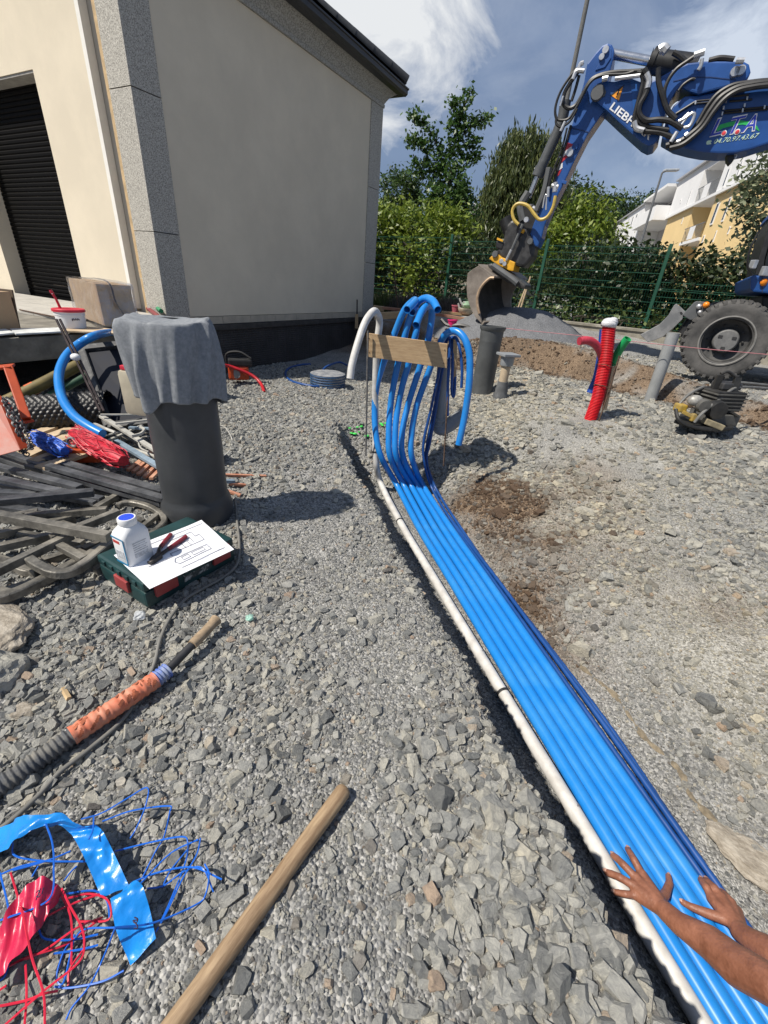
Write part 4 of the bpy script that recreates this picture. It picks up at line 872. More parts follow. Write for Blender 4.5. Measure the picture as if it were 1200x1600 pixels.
# ================================================================== LEFT: TERRACE ITEMS AND HEAPS
TT = 0.60
card = M('cardboard', (0.42, 0.29, 0.17), 0.85, var=0.06, scale=10)
wood2 = M('pallet_wood', (0.40, 0.29, 0.18), 0.85, col2=(0.58, 0.46, 0.31), scale=6, mixs=(0.35, 0.65), bump=0.3, bscale=30)
# wrapped box
b0 = oz(148, 513, TT); bt_ = thing('wrapped_carton', b0, 'brown carton wrapped in clear creased film with a strap, on the terrace edge', 'carton')
# corners from the photograph: front edge down at (157,511), left back (133,500), right (198,511)
c0, c2 = oz(163, 512, TT), oz(119, 493, TT)
byy = (c2 - c0); byy.z = 0; dep = byy.length; byy.normalize(); bxx = Vector((byy.y, -byy.x, 0)); wdt = 0.30; hgt = 0.36
def cbox(name, mat, g, parent, z0=0, seed=0, sub=6, amp=0.0):
    bm = bmesh.new(); bmesh.ops.create_cube(bm, size=1); bmesh.ops.subdivide_edges(bm, edges=bm.edges[:], cuts=sub, use_grid_fill=True)
    vs = []
    for v in bm.verts:
        p = v.co.copy(); q = Vector((p.x * (wdt + g), p.y * (dep + g), (p.z) * (hgt + g)))
        nz = mnoise.noise(p * 3.2 + Vector((seed, 0, 0))) * amp + mnoise.noise(p * 9 + Vector((0, seed, 0))) * amp * 0.6
        q += p.normalized() * nz; vs.append(c0 + bxx * (wdt / 2 + q.x) + byy * (dep / 2 + q.y) + Vector((0, 0, hgt / 2 + q.z + 0.004)))
    fs = [[v.index for v in f.verts] for f in bm.faces]; bm.free(); return put(name, vs, fs, mat, parent, smooth=30 if amp else False)
cbox('carton', card, -0.02, bt_, amp=0.008, sub=5, seed=4)
def filmmat():
    m = bpy.data.materials.new('stretch_film'); m.use_nodes = True; t = m.node_tree; N = t.nodes; K = t.links.new
    g = N.new('ShaderNodeBsdfGlossy'); g.inputs[0].default_value = (0.9, 0.92, 0.95, 1); g.inputs['Roughness'].default_value = 0.22; tr = N.new('ShaderNodeBsdfTransparent'); tr.inputs[0].default_value = (0.9, 0.9, 0.92, 1)
    d = N.new('ShaderNodeBsdfDiffuse'); d.inputs[0].default_value = (0.75, 0.76, 0.78, 1); nz = N.new('ShaderNodeTexNoise'); nz.inputs['Scale'].default_value = 9; nz.inputs['Detail'].default_value = 5; tx = N.new('ShaderNodeTexCoord'); K(tx.outputs['Object'], nz.inputs[0])
    bp = N.new('ShaderNodeBump'); bp.inputs['Strength'].default_value = 0.9; bp.inputs['Distance'].default_value = 0.03; K(nz.outputs[0], bp.inputs['Height']); K(bp.outputs[0], g.inputs['Normal'])
    rp = N.new('ShaderNodeValToRGB'); rp.color_ramp.elements[0].position = 0.5; rp.color_ramp.elements[1].position = 0.9; rp.color_ramp.elements[1].color = (0.28, 0.28, 0.28, 1); K(nz.outputs[0], rp.inputs[0])
    a = N.new('ShaderNodeMixShader'); K(rp.outputs[0], a.inputs[0]); K(tr.outputs[0], a.inputs[1]); K(d.outputs[0], a.inputs[2])
    b = N.new('ShaderNodeMixShader'); b.inputs[0].default_value = 0.2; K(a.outputs[0], b.inputs[1]); K(g.outputs[0], b.inputs[2]); K(b.outputs[0], N['Material Output'].inputs[0]); return m
cbox('film_wrap', filmmat(), 0.012, bt_, amp=0.016, sub=9, seed=2)
sp_ = cr([c0 + bxx * (wdt * 0.75) - byy * 0.016 + Vector((0, 0, 0.02)), c0 + bxx * (wdt * 0.45) - byy * 0.018 + Vector((0, 0, hgt * 0.6)), c0 + bxx * (wdt * 0.33) - byy * 0.012 + Vector((0, 0, hgt + 0.02)), c0 + bxx * (wdt * 0.1) + byy * dep * 0.6 + Vector((0, 0, hgt + 0.022))], 6)
m_ = MB(); 
for a, b in zip(sp_[:-1], sp_[1:]): m_.bar(a, b, 0.014, 0.003)
B(m_, 'strap', M('grey_strap', (0.12, 0.12, 0.13), 0.5), bt_)
# carton at the left edge
cc0 = oz(34, 513, TT); cxx = (oz(34, 513, TT) - oz(-60, 520, TT)); cxx.z = 0; cxx.normalize(); cyy = Vector((-cxx.y, cxx.x, 0))
mw_ = Matrix((cxx, cyy, Vector((0, 0, 1)))).transposed()
lc = thing('carton', cc0, 'open brown cardboard carton standing on the terrace at the left edge', 'carton')
B(MB().box(cc0 - cxx * 0.2 + cyy * 0.12 + Vector((0, 0, 0.135)), (0.38, 0.24, 0.27), mw_), 'carton_body', card, lc, bevel=0.004)
B(MB().box(cc0 + cxx * 0.003 + cyy * 0.12 + Vector((0, 0, 0.14)), (0.012, 0.24, 0.29), mw_ @ Matrix.Rotation(0.12, 3, 'Y')), 'carton_flap', M('dark_card', (0.10, 0.07, 0.045), 0.85), lc, bevel=0.003)
# bucket with red lid and brush
kc = oz(114, 512, TT + 0.012); bk = thing('bucket', kc, 'white plastic bucket with a red lid standing on the plank at the terrace edge', 'bucket')
wb = M('white_bucket', (0.72, 0.72, 0.72), 0.4, var=0.04)
B(MB().lathe(kc, [(0.098, 0), (0.102, 0.004), (0.110, 0.10), (0.113, 0.102), (0.113, 0.112), (0.111, 0.114), (0.114, 0.135)], 32), 'pail', wb, bk, smooth=True)
redl = M('red_lid', (0.55, 0.025, 0.05), 0.4, var=0.05)
B(MB().lathe(kc, [(0.112, 0.128), (0.121, 0.128), (0.122, 0.146), (0.117, 0.150), (0.0, 0.144)], 32), 'lid', redl, bk, smooth=True)
B(MB().lathe(kc, [(0.1030, 0.020), (0.1037, 0.026)], 32), 'print_line', M('bucket_blue_print', (0.12, 0.25, 0.42), 0.5), bk)
pd_ = MB(); toC = Vector((-kc.x, -kc.y, 0)).normalized(); 
for k in range(7):
    a = math.atan2(toC.y, toC.x) + 0.1 + k * 0.075; pd_.box(kc + Vector((math.cos(a) * 0.1095, math.sin(a) * 0.1095, 0.073 + 0.006 * (k % 2))), (0.0015, 0.009, 0.010 if k else 0.018), Matrix.Rotation(a, 3, 'Z'))
B(pd_, 'print_mark', M('dark_print', (0.07, 0.06, 0.08), 0.6), bk)
br = thing('brush', oz(97, 488, TT + 0.16), 'red handled brush stuck upright through the bucket lid', 'brush')
p0 = kc + Vector((-0.075, 0.01, 0.148)); p1 = p0 + Vector((-0.03, -0.02, 0.135))
B(MB().tube(cr([p0, p0.lerp(p1, 0.5) + Vector((0.006, 0, 0)), p1], 6), [0.012, 0.011, 0.0105, 0.010, 0.010, 0.010, 0.0095, 0.009, 0.009, 0.01, 0.012, 0.013, 0.011], 8), 'handle', redl, br, smooth=True)
B(MB().ball(p0.lerp(p1, 0.8) + toC * 0.012, 0.004, 4), 'hole', wb, br)
# planks on the terrace edge
def plank(name, pts, th, mat, label, cat='plank', parent=None):
    P = [Vector(p) for p in pts]; o = B(MB().prism(P, (0, 0, th)), name, mat, parent, bevel=0.002); return tag(o, label, cat) if parent is None else o
plank('plank', [oz(97, 519, TT), oz(180, 523, TT), oz(182, 517, TT), oz(120, 511, TT)], 0.014, wood2, 'pale plank under the bucket, sticking out over the terrace edge')
plank('insulation_strip', [oz(-30, 528, TT), oz(24, 522, TT), oz(10, 516, TT), oz(-40, 519, TT)], 0.012, M('pale_grey_strip', (0.55, 0.56, 0.55), 0.8), 'pale grey strip at the left end of the terrace edge', 'strip')
plank('insulation_strip', [oz(25, 524, TT), oz(97, 520, TT), oz(92, 514, TT), oz(16, 516, TT)], 0.012, MATS['pale_grey_strip'], 'pale grey strip between the carton and the bucket on the terrace edge', 'strip')
tag(B(MB().tube(cr([oz(31, 484, TT + 0.01), oz(60, 490, TT + 0.01), oz(95, 497, TT + 0.01)], 4), 0.008, 6), 'steel_rod', rust), 'thin dark rod lying on the terrace behind the bucket', 'rod')
# coiled hoses behind the carton
for (nm, pts, r, c, lab_) in (('green_hose', [(186, 470), (200, 462), (214, 464), (232, 472), (252, 486)], 0.024, (0.02, 0.22, 0.09), 'green hose coiled on the terrace behind the wrapped carton'), ('red_hose', [(193, 470), (205, 468), (220, 475), (238, 487), (250, 497)], 0.026, (0.20, 0.03, 0.035), 'dull red hose coiled under the green hose on the terrace')):
    P = cr([oz(x, y, TT + 0.06 if nm[0] == 'g' else TT + 0.03) for x, y in pts], 6); tag(B(MB().tube(P, r, 10), nm, M(nm, c, 0.5, var=0.15), smooth=True), lab_, 'hose')
tag(B(MB().ball(oz(204, 492, TT + 0.06), 0.06, 6, (0.8, 0.9, 1.0)), 'film_bundle', M('grey_film', (0.30, 0.31, 0.33), 0.4, var=0.2), smooth=True), 'small grey film bundle wedged against the wrapped carton', 'film')
# big blue hose bowing down from the terrace
hp = [oz(245, 512, TT + 0.03), oz(205, 518, TT + 0.0), oz(175, 519, 0.585), od(150, 524, 3.05), od(125, 537, 2.98), od(104, 556, 2.9), od(93, 580, 2.82), od(93, 605, 2.75), od(100, 628, 2.68), od(116, 650, 2.62), od(138, 666, 2.58), od(160, 678, 2.56)]
tag(B(MB().tube(cr(hp, 8), 0.028, 14), 'blue_hose', blue, smooth=True), 'fat bright blue hose bowing down from the terrace to the heap', 'hose')
# olive pipe with orange band
op = [od(150, 556, 3.35), od(120, 572, 3.25), od(70, 598, 3.1), od(22, 622, 3.0), od(-10, 636, 2.95)]
ol = thing('olive_pipe', op[2], 'dirty olive pipe with an orange band, leaning under the terrace', 'pipe')
B(MB().tube(cr(op, 5), 0.042, 14), 'pipe', M('olive_pvc', (0.15, 0.115, 0.035), 0.6, var=0.3, scale=6), ol, smooth=True)
B(MB().tube([op[2].lerp(op[3], 0.30), op[2].lerp(op[3], 0.56)], 0.0435, 14), 'band', M('orange_band', (0.55, 0.11, 0.03), 0.5), ol, smooth=True)
tag(B(MB().tube(cr([od(150, 580, 3.3), od(90, 612, 3.15), od(40, 640, 3.0)], 5), 0.028, 10), 'green_pipe', M('dark_green_pipe', (0.02, 0.07, 0.035), 0.6), smooth=True), 'dark green pipe in the shade under the olive pipe', 'pipe')
# twin steel rods with a white cap
rp_ = [(88, 499), (96, 516), (118, 560), (157, 642)]
ro = thing('rod_pair', od(157, 642, 2.85), 'two thin dark rods leaning on the terrace, tied with a white cap', 'rods')
for k, dx in enumerate((0, 5.5)):
    B(MB().tube([od(rp_[0][0] + dx, rp_[0][1], 2.75), od(rp_[2][0] + dx, rp_[2][1], 2.78), od(rp_[3][0] + dx, rp_[3][1], 2.8)], 0.0085, 8), 'rod', M('maroon_steel', (0.045, 0.03, 0.03), 0.55, var=0.3), ro, smooth=True)
B(MB().ball(od(118, 558, 2.74), 0.026, 6, (1.2, 1, 0.9)), 'white_cap', wb, ro, smooth=True)
# black framed panel leaning
pq = [od(130, 547, 3.25), od(212, 538, 3.2), od(240, 660, 2.85), od(172, 668, 2.85)]
fr = thing('framed_panel', (pq[2] + pq[3]) / 2, 'dark panel in a dusty black frame leaning below the terrace', 'panel')
blk2 = M('dusty_black_frame', (0.035, 0.036, 0.038), 0.6, var=0.3, scale=20, col2=(0.12, 0.12, 0.115), mixs=(0.5, 0.7))
pc_ = sum(pq, Vector()) / 4; pnv = (pq[1] - pq[0]).cross(pq[3] - pq[0]).normalized(); pnv = pnv if pnv.y > 0 else -pnv
B(MB().prism(pq, pnv * 0.012), 'glass_sheet', M('dark_navy_sheet', (0.006, 0.008, 0.016), 0.55, var=0.2, spec=0.2), fr)
for i in range(4): B(MB().bar(pq[i] - pnv * 0.01, pq[(i + 1) % 4] - pnv * 0.01, 0.055, 0.045, pnv), 'frame_bar', blk2, fr, bevel=0.012)
# black dimpled roll on the ground
g0, g1 = od(20, 652, 2.85), od(175, 640, 2.95)
gr = thing('geogrid_roll', (g0 + g1) / 2, 'roll of black dimpled sheet lying in the shade below the terrace', 'sheet roll')
NN, NA = 90, 64; vs = []; d = (g1 - g0); x, y, dd = frame(d)
for i in range(NN + 1):
    for k in range(NA):
        a = 2 * math.pi * k / NA; r = 0.125 + 0.012 * math.sin(i * 2 * math.pi / 6) * math.sin(a * 16 + (i // 6) * 0); vs.append(g0 + d * (i / NN) + (x * math.cos(a) + y * math.sin(a)) * r)
B(MB().add(vs, [(i * NA + k, i * NA + (k + 1) % NA, (i + 1) * NA + (k + 1) % NA, (i + 1) * NA + k) for i in range(NN) for k in range(NA)]), 'dimpled_sheet', M('black_hdpe', (0.016, 0.016, 0.017), 0.45, var=0.2), gr, smooth=180)
# jerrycan
jc = od(216, 650, 2.45); jr = thing('jerrycan', jc, 'beige plastic jerrycan with a red cap half hidden behind the grey cloth', 'jerrycan')
jm = Matrix.Rotation(-0.2, 3, 'Z'); B(MB().box(jc + Vector((0.01, 0.05, 0.125)), (0.16, 0.12, 0.25), jm), 'can', M('beige_hdpe', (0.42, 0.38, 0.29), 0.55, var=0.12, scale=8), jr, bevel=0.025, smooth=True)
B(MB().box(jc + Vector((-0.01, 0.03, 0.262)), (0.09, 0.05, 0.025), jm), 'cap', redl, jr, bevel=0.006)
B(MB().tube(cr([jc + Vector((0.03, 0.05, 0.25)), jc + Vector((0.05, 0.05, 0.285)), jc + Vector((0.08, 0.05, 0.25))], 4), 0.012, 8), 'grip', MATS['beige_hdpe'], jr, smooth=True)
# pallet
pa = [oz(28, 712, 0.12), oz(132, 668, 0.12)]
plt = thing('pallet', oz(70, 690, 0.02), 'wooden pallet with pale slats under the coloured nets', 'pallet')
slats = [((20, 668), (66, 657)), ((22, 690), (93, 664)), ((30, 700), (112, 670)), ((38, 714), (128, 672)), ((52, 722), (140, 690)), ((62, 732), (150, 702))]
for k, (a, b) in enumerate(slats):
    A_, B_ = oz(*a, 0.14), oz(*b, 0.14); B(MB().bar(A_, B_, 0.075, 0.02), 'slat', wood2, plt, bevel=0.002)
for a, b in (((18, 672), (62, 735)), ((75, 662), (118, 712)), ((122, 668), (152, 704))): B(MB().bar(oz(*a, 0.085), oz(*b, 0.085), 0.08, 0.08), 'bearer', wood2, plt, bevel=0.003)
# blue string bundle and red net roll
def fuzzy(name, a, b, r, mat, label, cat, n, seed, lab2):
    t = thing(name, (a + b) / 2 - Vector((0, 0, r)), label, cat); q = random.Random(seed); d = b - a; x, y, dd = frame(d); m_ = MB()
    m2 = MB(); m2.tube([a + d * t_ for t_ in np.linspace(0.03, 0.97, 9)], [r * f for f in (0.5, 0.78, 0.84, 0.84, 0.82, 0.84, 0.82, 0.76, 0.5)], 12); B(m2, 'core', mat, t, smooth=True)
    for k in range(n):
        a0 = q.uniform(0, 6.28); tw = q.uniform(-3.5, 3.5); t0 = q.uniform(0, 0.4); t1 = q.uniform(0.6, 1.0); pts = []
        for i in range(9):
            f = t0 + (t1 - t0) * i / 8; rr = r * (0.86 + 0.2 * q.random()) * (1 if 0.06 < f < 0.94 else 0.7); aa = a0 + tw * f
            pts.append(a + d * f + (x * math.cos(aa) + y * math.sin(aa)) * rr)
        m_.tube(pts, 0.0022, 3, cap=False)
    B(m_, lab2, mat, t); return t
fuzzy('string_bundle', oz(52, 680, 0.20), oz(103, 706, 0.20), 0.045, M('blue_string', (0.015, 0.10, 0.52), 0.45, var=0.35, scale=60), 'bundle of bright blue string lying on the pallet', 'string', 60, 1, 'strands')
fuzzy('net_roll', oz(112, 676, 0.22), oz(196, 722, 0.2), 0.058, M('red_net', (0.48, 0.012, 0.03), 0.45, var=0.35, scale=60), 'roll of bright red plastic net lying across the pallet', 'net', 80, 2, 'mesh_strands')
# orange block with a ring
orange = M('orange_paint', (0.46, 0.062, 0.012), 0.5, var=0.12, scale=8)
ob = oz(126, 718, 0.10); orb = thing('orange_weight', ob, 'orange steel block with an eye ring beside the red net', 'steel block')
B(MB().box(ob + Vector((0, 0.03, 0.03)), (0.20, 0.12, 0.08), Matrix.Rotation(0.25, 3, 'Z')), 'block', orange, orb, bevel=0.006)
rc = ob + Vector((-0.02, 0.0, 0.105)); B(MB().tube(cr([rc + Vector((math.cos(a) * 0.026, 0, math.sin(a) * 0.026)) for a in np.linspace(0, 2 * math.pi, 13)[:-1]], 2, closed=True) + [rc + Vector((0.026, 0, 0))], 0.008, 8), 'eye_ring', M('galvanised', (0.35, 0.36, 0.37), 0.45, metal=0.7, var=0.2), orb, smooth=True)
# orange prop frame with chain
pf = thing('orange_prop', oz(42, 668, 0.1), 'orange steel trestle at the left edge with a chain hanging on it', 'trestle')
B(MB().bar(od(-30, 577, 2.45), od(20, 572, 2.5), 0.10, 0.014), 'top_plate', orange, pf, bevel=0.003)
B(MB().bar(od(13, 575, 2.48), od(42, 656, 2.42), 0.045, 0.045), 'leg', orange, pf, bevel=0.005)
B(MB().bar(od(34, 659, 2.40), od(48, 656, 2.44), 0.06, 0.012), 'foot_plate', orange, pf, bevel=0.002)
B(MB().prism([od(-25, 612, 2.28), od(2, 634, 2.26), od(32, 703, 2.2), od(-30, 720, 2.15)], (0.01, 0.05, 0)), 'side_panel', M('dark_orange_paint', (0.30, 0.036, 0.008), 0.5, var=0.2), pf, bevel=0.003)
ch = thing('chain', od(40, 700, 2.3), 'tangled grey steel chain hanging against the orange trestle', 'chain')
chm = M('chain_steel', (0.11, 0.11, 0.115), 0.5, metal=0.5, var=0.3)
for path, s0 in (([(4, 622), (16, 640), (26, 665), (36, 690), (42, 712)], 0), ([(6, 628), (22, 648), (38, 668), (46, 690), (48, 702)], 1), ([(10, 640), (28, 672), (30, 696), (36, 708)], 0)):
    P = cr([od(*p, 2.24 - 0.01 * s0) for p in path], 10)
    acc = 0; k = 0
    for a, b in zip(P[:-1:2], P[2::2]):
        d = (b - a); x, y, dd = frame(d); x, y = (x, y) if k % 2 else (y, x); c = (a + b) / 2; L_ = d.length * 0.75; k += 1
        ring = [c + dd * (math.cos(q) * L_) + x * (math.sin(q) * 0.012) for q in np.linspace(0, 2 * math.pi, 11)]
        B(MB().tube(ring, 0.0036, 5, cap=False), 'link', chm, ch, smooth=True)
# ---- heap of steel bars and bent frames
st1 = M('weathered_steel', (0.035, 0.038, 0.045), 0.42, metal=0.35, col2=(0.16, 0.165, 0.175), scale=9, mixs=(0.35, 0.7), bump=0.15)
st2 = M('worn_grey_tube', (0.07, 0.067, 0.06), 0.45, metal=0.35, col2=(0.30, 0.28, 0.24), scale=11, mixs=(0.35, 0.68), bump=0.2)
def hbar(a, b, za, zb, w, h, mat, label, name='steel_bar', grp='weathered steel bars in the heap', up=(0, 0, 1)):
    A_, B_ = og(a[0], a[1], za), og(b[0], b[1], zb); return tag(B(MB().bar(A_, B_, w, h, Vector(up)), name, mat, bevel=0.0018), label, 'steel bar', grp)
dark_l = 'flat dark steel bar in the heap left of the tall grey pipe'; pale_l = 'square weathered steel tube lying in the heap beside the tool case'
for a, b, za, zb, w, h in (((-40, 690), (105, 740), 0.10, 0.10, 0.06, 0.03), ((-30, 722), (125, 762), 0.09, 0.08, 0.06, 0.03), ((-30, 742), (112, 772), 0.12, 0.10, 0.06, 0.025), ((45, 727), (255, 786), 0.09, 0.05, 0.07, 0.03), ((72, 716), (256, 768), 0.10, 0.06, 0.07, 0.03), ((75, 728), (258, 780), 0.13, 0.09, 0.055, 0.03), ((130, 738), (256, 774), 0.02, 0.02, 0.06, 0.03), ((-40, 768), (58, 772), 0.08, 0.08, 0.06, 0.03), ((90, 745), (255, 798), 0.02, 0.02, 0.06, 0.03), ((40, 762), (160, 780), 0.05, 0.05, 0.05, 0.03), ((0, 757), (150, 786), 0.05, 0.04, 0.05, 0.03), ((-60, 783), (120, 808), 0.02, 0.02, 0.06, 0.03), ((-30, 705), (60, 735), 0.04, 0.04, 0.06, 0.03)):
    hbar(a, b, za, zb, w * 0.72, h * 0.8, st1, dark_l)
hbar((-40, 787), (147, 769), 0.155, 0.13, 0.045, 0.03, st1, 'straight dark steel bar lying across the top of the heap', grp=None)
for a, b, za, zb in (((-30, 862), (118, 829), 0.05, 0.05), ((-30, 842), (117, 808), 0.03, 0.03), ((40, 807), (168, 797), 0.05, 0.05), ((-20, 900), (112, 836), 0.10, 0.10), ((80, 842), (186, 800), 0.10, 0.11), ((80, 815), (200, 850), 0.02, 0.02), ((130, 860), (175, 840), 0.03, 0.03), ((60, 880), (130, 858), 0.02, 0.02), ((-20, 815), (60, 800), 0.03, 0.03), ((10, 925), (90, 900), 0.02, 0.02), ((148, 893), (166, 884), 0.02, 0.02), ((-10, 875), (60, 895), 0.02, 0.02), ((150, 795), (182, 776), 0.03, 0.03), ((30, 835), (130, 850), 0.02, 0.02)):
    hbar(a, b, za, zb, 0.031, 0.031, st2, pale_l)
hbar((-60, 795), (171, 839), 0.17, 0.15, 0.036, 0.036, st2, 'long square tube lying on top, pointing at the bottle', grp=None)
def bent(pts, z, w, label, closed=False, cross=()):
    P = cr([og(x, y, z) for x, y in pts], 5); t = thing('tube_frame', P[len(P) // 2], label, 'steel frame'); m_ = MB(); ht = w
    for a, b in zip(P[:-1], P[1:]): pass
    vs = []; n = 8
    for i, p in enumerate(P):
        d = (P[min(i + 1, len(P) - 1)] - P[max(i - 1, 0)]).normalized(); x, y, d = frame(d)
        for ox, oy_ in ((-w/2+.004, -ht/2), (w/2-.004, -ht/2), (w/2, -ht/2+.004), (w/2, ht/2-.004), (w/2-.004, ht/2), (-w/2+.004, ht/2), (-w/2, ht/2-.004), (-w/2, -ht/2+.004)): vs.append(p + x * ox + y * oy_)
    m_.add(vs, [(i * n + k, i * n + (k + 1) % n, (i + 1) * n + (k + 1) % n, (i + 1) * n + k) for i in range(len(P) - 1) for k in range(n)] + [tuple(range(n))[::-1], tuple(range((len(P) - 1) * n, len(P) * n))])
    B(m_, 'bent_tube', st2, t)
    for a, b in cross: B(MB().bar(og(*a, z), og(*b, z), w * 0.9, ht * 0.8), 'cross_tube', st2, t, bevel=0.003)
    return t
bent([(-60, 945), (-10, 938), (30, 925), (75, 903), (118, 880), (150, 862), (185, 838), (200, 820)], 0.045, 0.035, 'bent square tube frame with rounded corner at the front of the heap', cross=(((-20, 920), (22, 930)), ((45, 870), (88, 898)), ((95, 852), (140, 872))))
bent([(40, 870), (60, 884), (85, 895), (110, 894), (135, 880), (165, 856), (185, 845)], 0.085, 0.034, 'rounded tube frame lying just behind the front frame of the heap', cross=(((88, 850), (132, 874)),))
bent([(183, 792), (192, 787), (210, 786), (235, 793), (252, 804), (257, 815), (245, 828), (222, 845)], 0.03, 0.026, 'loop shaped steel frame between the heap and the tall pipe', cross=(((190, 802), (225, 815)), ((222, 824), (252, 800))))
bent([(-20, 868), (15, 880), (40, 892), (60, 892)], 0.02, 0.034, 'short bent tube under the front frame at the left edge')
# ---- pale brackets heap behind
pg_ = M('pale_bracket', (0.30, 0.29, 0.26), 0.6, col2=(0.50, 0.49, 0.45), scale=12, mixs=(0.35, 0.65)); bb_ = M('bluegrey_bracket', (0.22, 0.29, 0.36), 0.5, var=0.2)
bl_ = 'pale metal bracket in the tangle behind the tall grey pipe'
for a, b, za, zb, w, mt in (((157, 648), (215, 648), 0.22, 0.22, 0.018, pg_), ((158, 650), (245, 705), 0.2, 0.1, 0.03, pg_), ((180, 662), (232, 656), 0.2, 0.2, 0.018, pg_), ((165, 690), (232, 660), 0.12, 0.16, 0.018, pg_), ((180, 688), (258, 735), 0.10, 0.06, 0.035, bb_), ((202, 668), (238, 670), 0.16, 0.16, 0.025, bb_), ((175, 690), (250, 716), 0.07, 0.07, 0.02, pg_), ((160, 682), (200, 672), 0.1, 0.1, 0.015, pg_), ((170, 672), (215, 692), 0.08, 0.08, 0.018, st2), ((185, 700), (240, 690), 0.05, 0.05, 0.015, st2), ((190, 665), (240, 680), 0.12, 0.08, 0.015, st2)):
    hbar(a, b, za, zb, w, w * 0.55, mt, bl_, 'bracket', 'pale metal brackets in the tangle')
for pts, z, l in (([(180, 676), (165, 670), (147, 663), (144, 672), (152, 684), (175, 700)], 0.17, 'pale bracket bent to a hook, left in the tangle'), ([(205, 682), (220, 678), (225, 671), (218, 667)], 0.17, 'small hooked pale bracket on top of the tangle'), ([(232, 706), (220, 700), (217, 690), (224, 683), (240, 682)], 0.13, 'thin pale wire loop on the brackets')):
    tag(B(MB().tube(cr([og(x, y, z) for x, y in pts], 6), 0.010 if 'wire' not in l else 0.005, 6), 'hooked_bracket', pg_, smooth=60), l, 'bracket')
pst = M('orange_pink_stake', (0.40, 0.155, 0.09), 0.8, col2=(0.55, 0.33, 0.22), scale=14); 
for a, b, l in (((352, 742), (416, 744), 'long orange painted stake pointing right from behind the tall pipe'), ((358, 756), (384, 758), 'short orange stake close behind the tall pipe'), ((352, 766), (376, 774), 'orange stake end at the foot of the tall pipe')): hbar(a, b, 0.02, 0.01, 0.02, 0.014, pst, l, 'marker_stake', None)
for a, b in (((200, 735), (222, 718)), ((208, 738), (230, 720)), ((216, 742), (238, 722)), ((226, 745), (246, 726)), ((236, 748), (252, 732)), ((214, 728), (240, 700))): hbar(a, b, 0.03, 0.03, 0.022, 0.016, pst, 'orange painted stake end among the brackets left of the tall pipe', 'marker_stake', 'orange stakes among the brackets')
hbar((352, 752), (366, 752), 0.035, 0.03, 0.03, 0.02, bb_, 'short blue grey bracket end just right of the tall pipe', 'bracket', None)

# ================================================================== WARNING MESH, BLUE AND RED
bluef = M('blue_warning_film', (0.008, 0.22, 0.66), 0.3, var=0.12, scale=6, bump=0.35, bscale=30, coat=0.1); redf = M('red_warning_film', (0.56, 0.02, 0.07), 0.32, var=0.15, scale=6, bump=0.35, bscale=14)
def zpx(p): return (p[0] / 3.0, 1220 + p[1] / 3.0)
def ribbon(outer, inner, hts, name, mat, parent, n=6):
    O = cr([og(*zpx(p), h) for p, h in zip(outer, hts)], n); I = cr([og(*zpx(p), h * 0.8) for p, h in zip(inner, hts)], n); m_ = MB(); k = len(O); W = 8
    vs = [o_.lerp(i_, j / W) + Vector((0, 0, 0.004 * math.sin(a * 0.8 + j * 0.5) + 0.011 * mnoise.noise(o_.lerp(i_, j / W) * 26.0) + 0.005 * mnoise.noise(o_.lerp(i_, j / W) * 70.0))) for a, (o_, i_) in enumerate(zip(O, I)) for j in range(W + 1)]
    m_.add(vs, [(a * (W + 1) + j, a * (W + 1) + j + 1, (a + 1) * (W + 1) + j + 1, (a + 1) * (W + 1) + j) for a in range(k - 1) for j in range(W)])
    return B(m_, name, mat, parent, smooth=180, fixn=False)
def strands(lines, r, mat, parent, hbase=0.02):
    for L_ in lines:
        P = cr([og(*zpx(p[:2]), (p[2] if len(p) > 2 else hbase)) for p in L_], 6); B(MB().tube(P, r, 5), 'strand', mat, parent, smooth=60)
bw_ = thing('warning_mesh', og(150, 1420), 'bright blue plastic warning tape with loose mesh strands on the gravel', 'warning mesh')
ribbon([(-60, 250), (60, 190), (130, 165), (280, 155), (350, 195), (400, 212), (460, 208), (500, 270), (530, 330), (605, 492)], [(-60, 370), (20, 335), (60, 290), (135, 240), (230, 208), (300, 225), (340, 260), (390, 350), (425, 430), (475, 545)], [0.02, 0.05, 0.08, 0.10, 0.09, 0.08, 0.07, 0.06, 0.05, 0.04], 'tape_band', bluef, bw_)
ribbon([(600, 492), (655, 474), (690, 560), (735, 748)], [(530, 550), (524, 570), (545, 700), (610, 864)], [0.045, 0.075, 0.06, 0.02], 'tape_band', bluef, bw_)
bs = M('blue_strand', (0.012, 0.13, 0.60), 0.35, var=0.1)
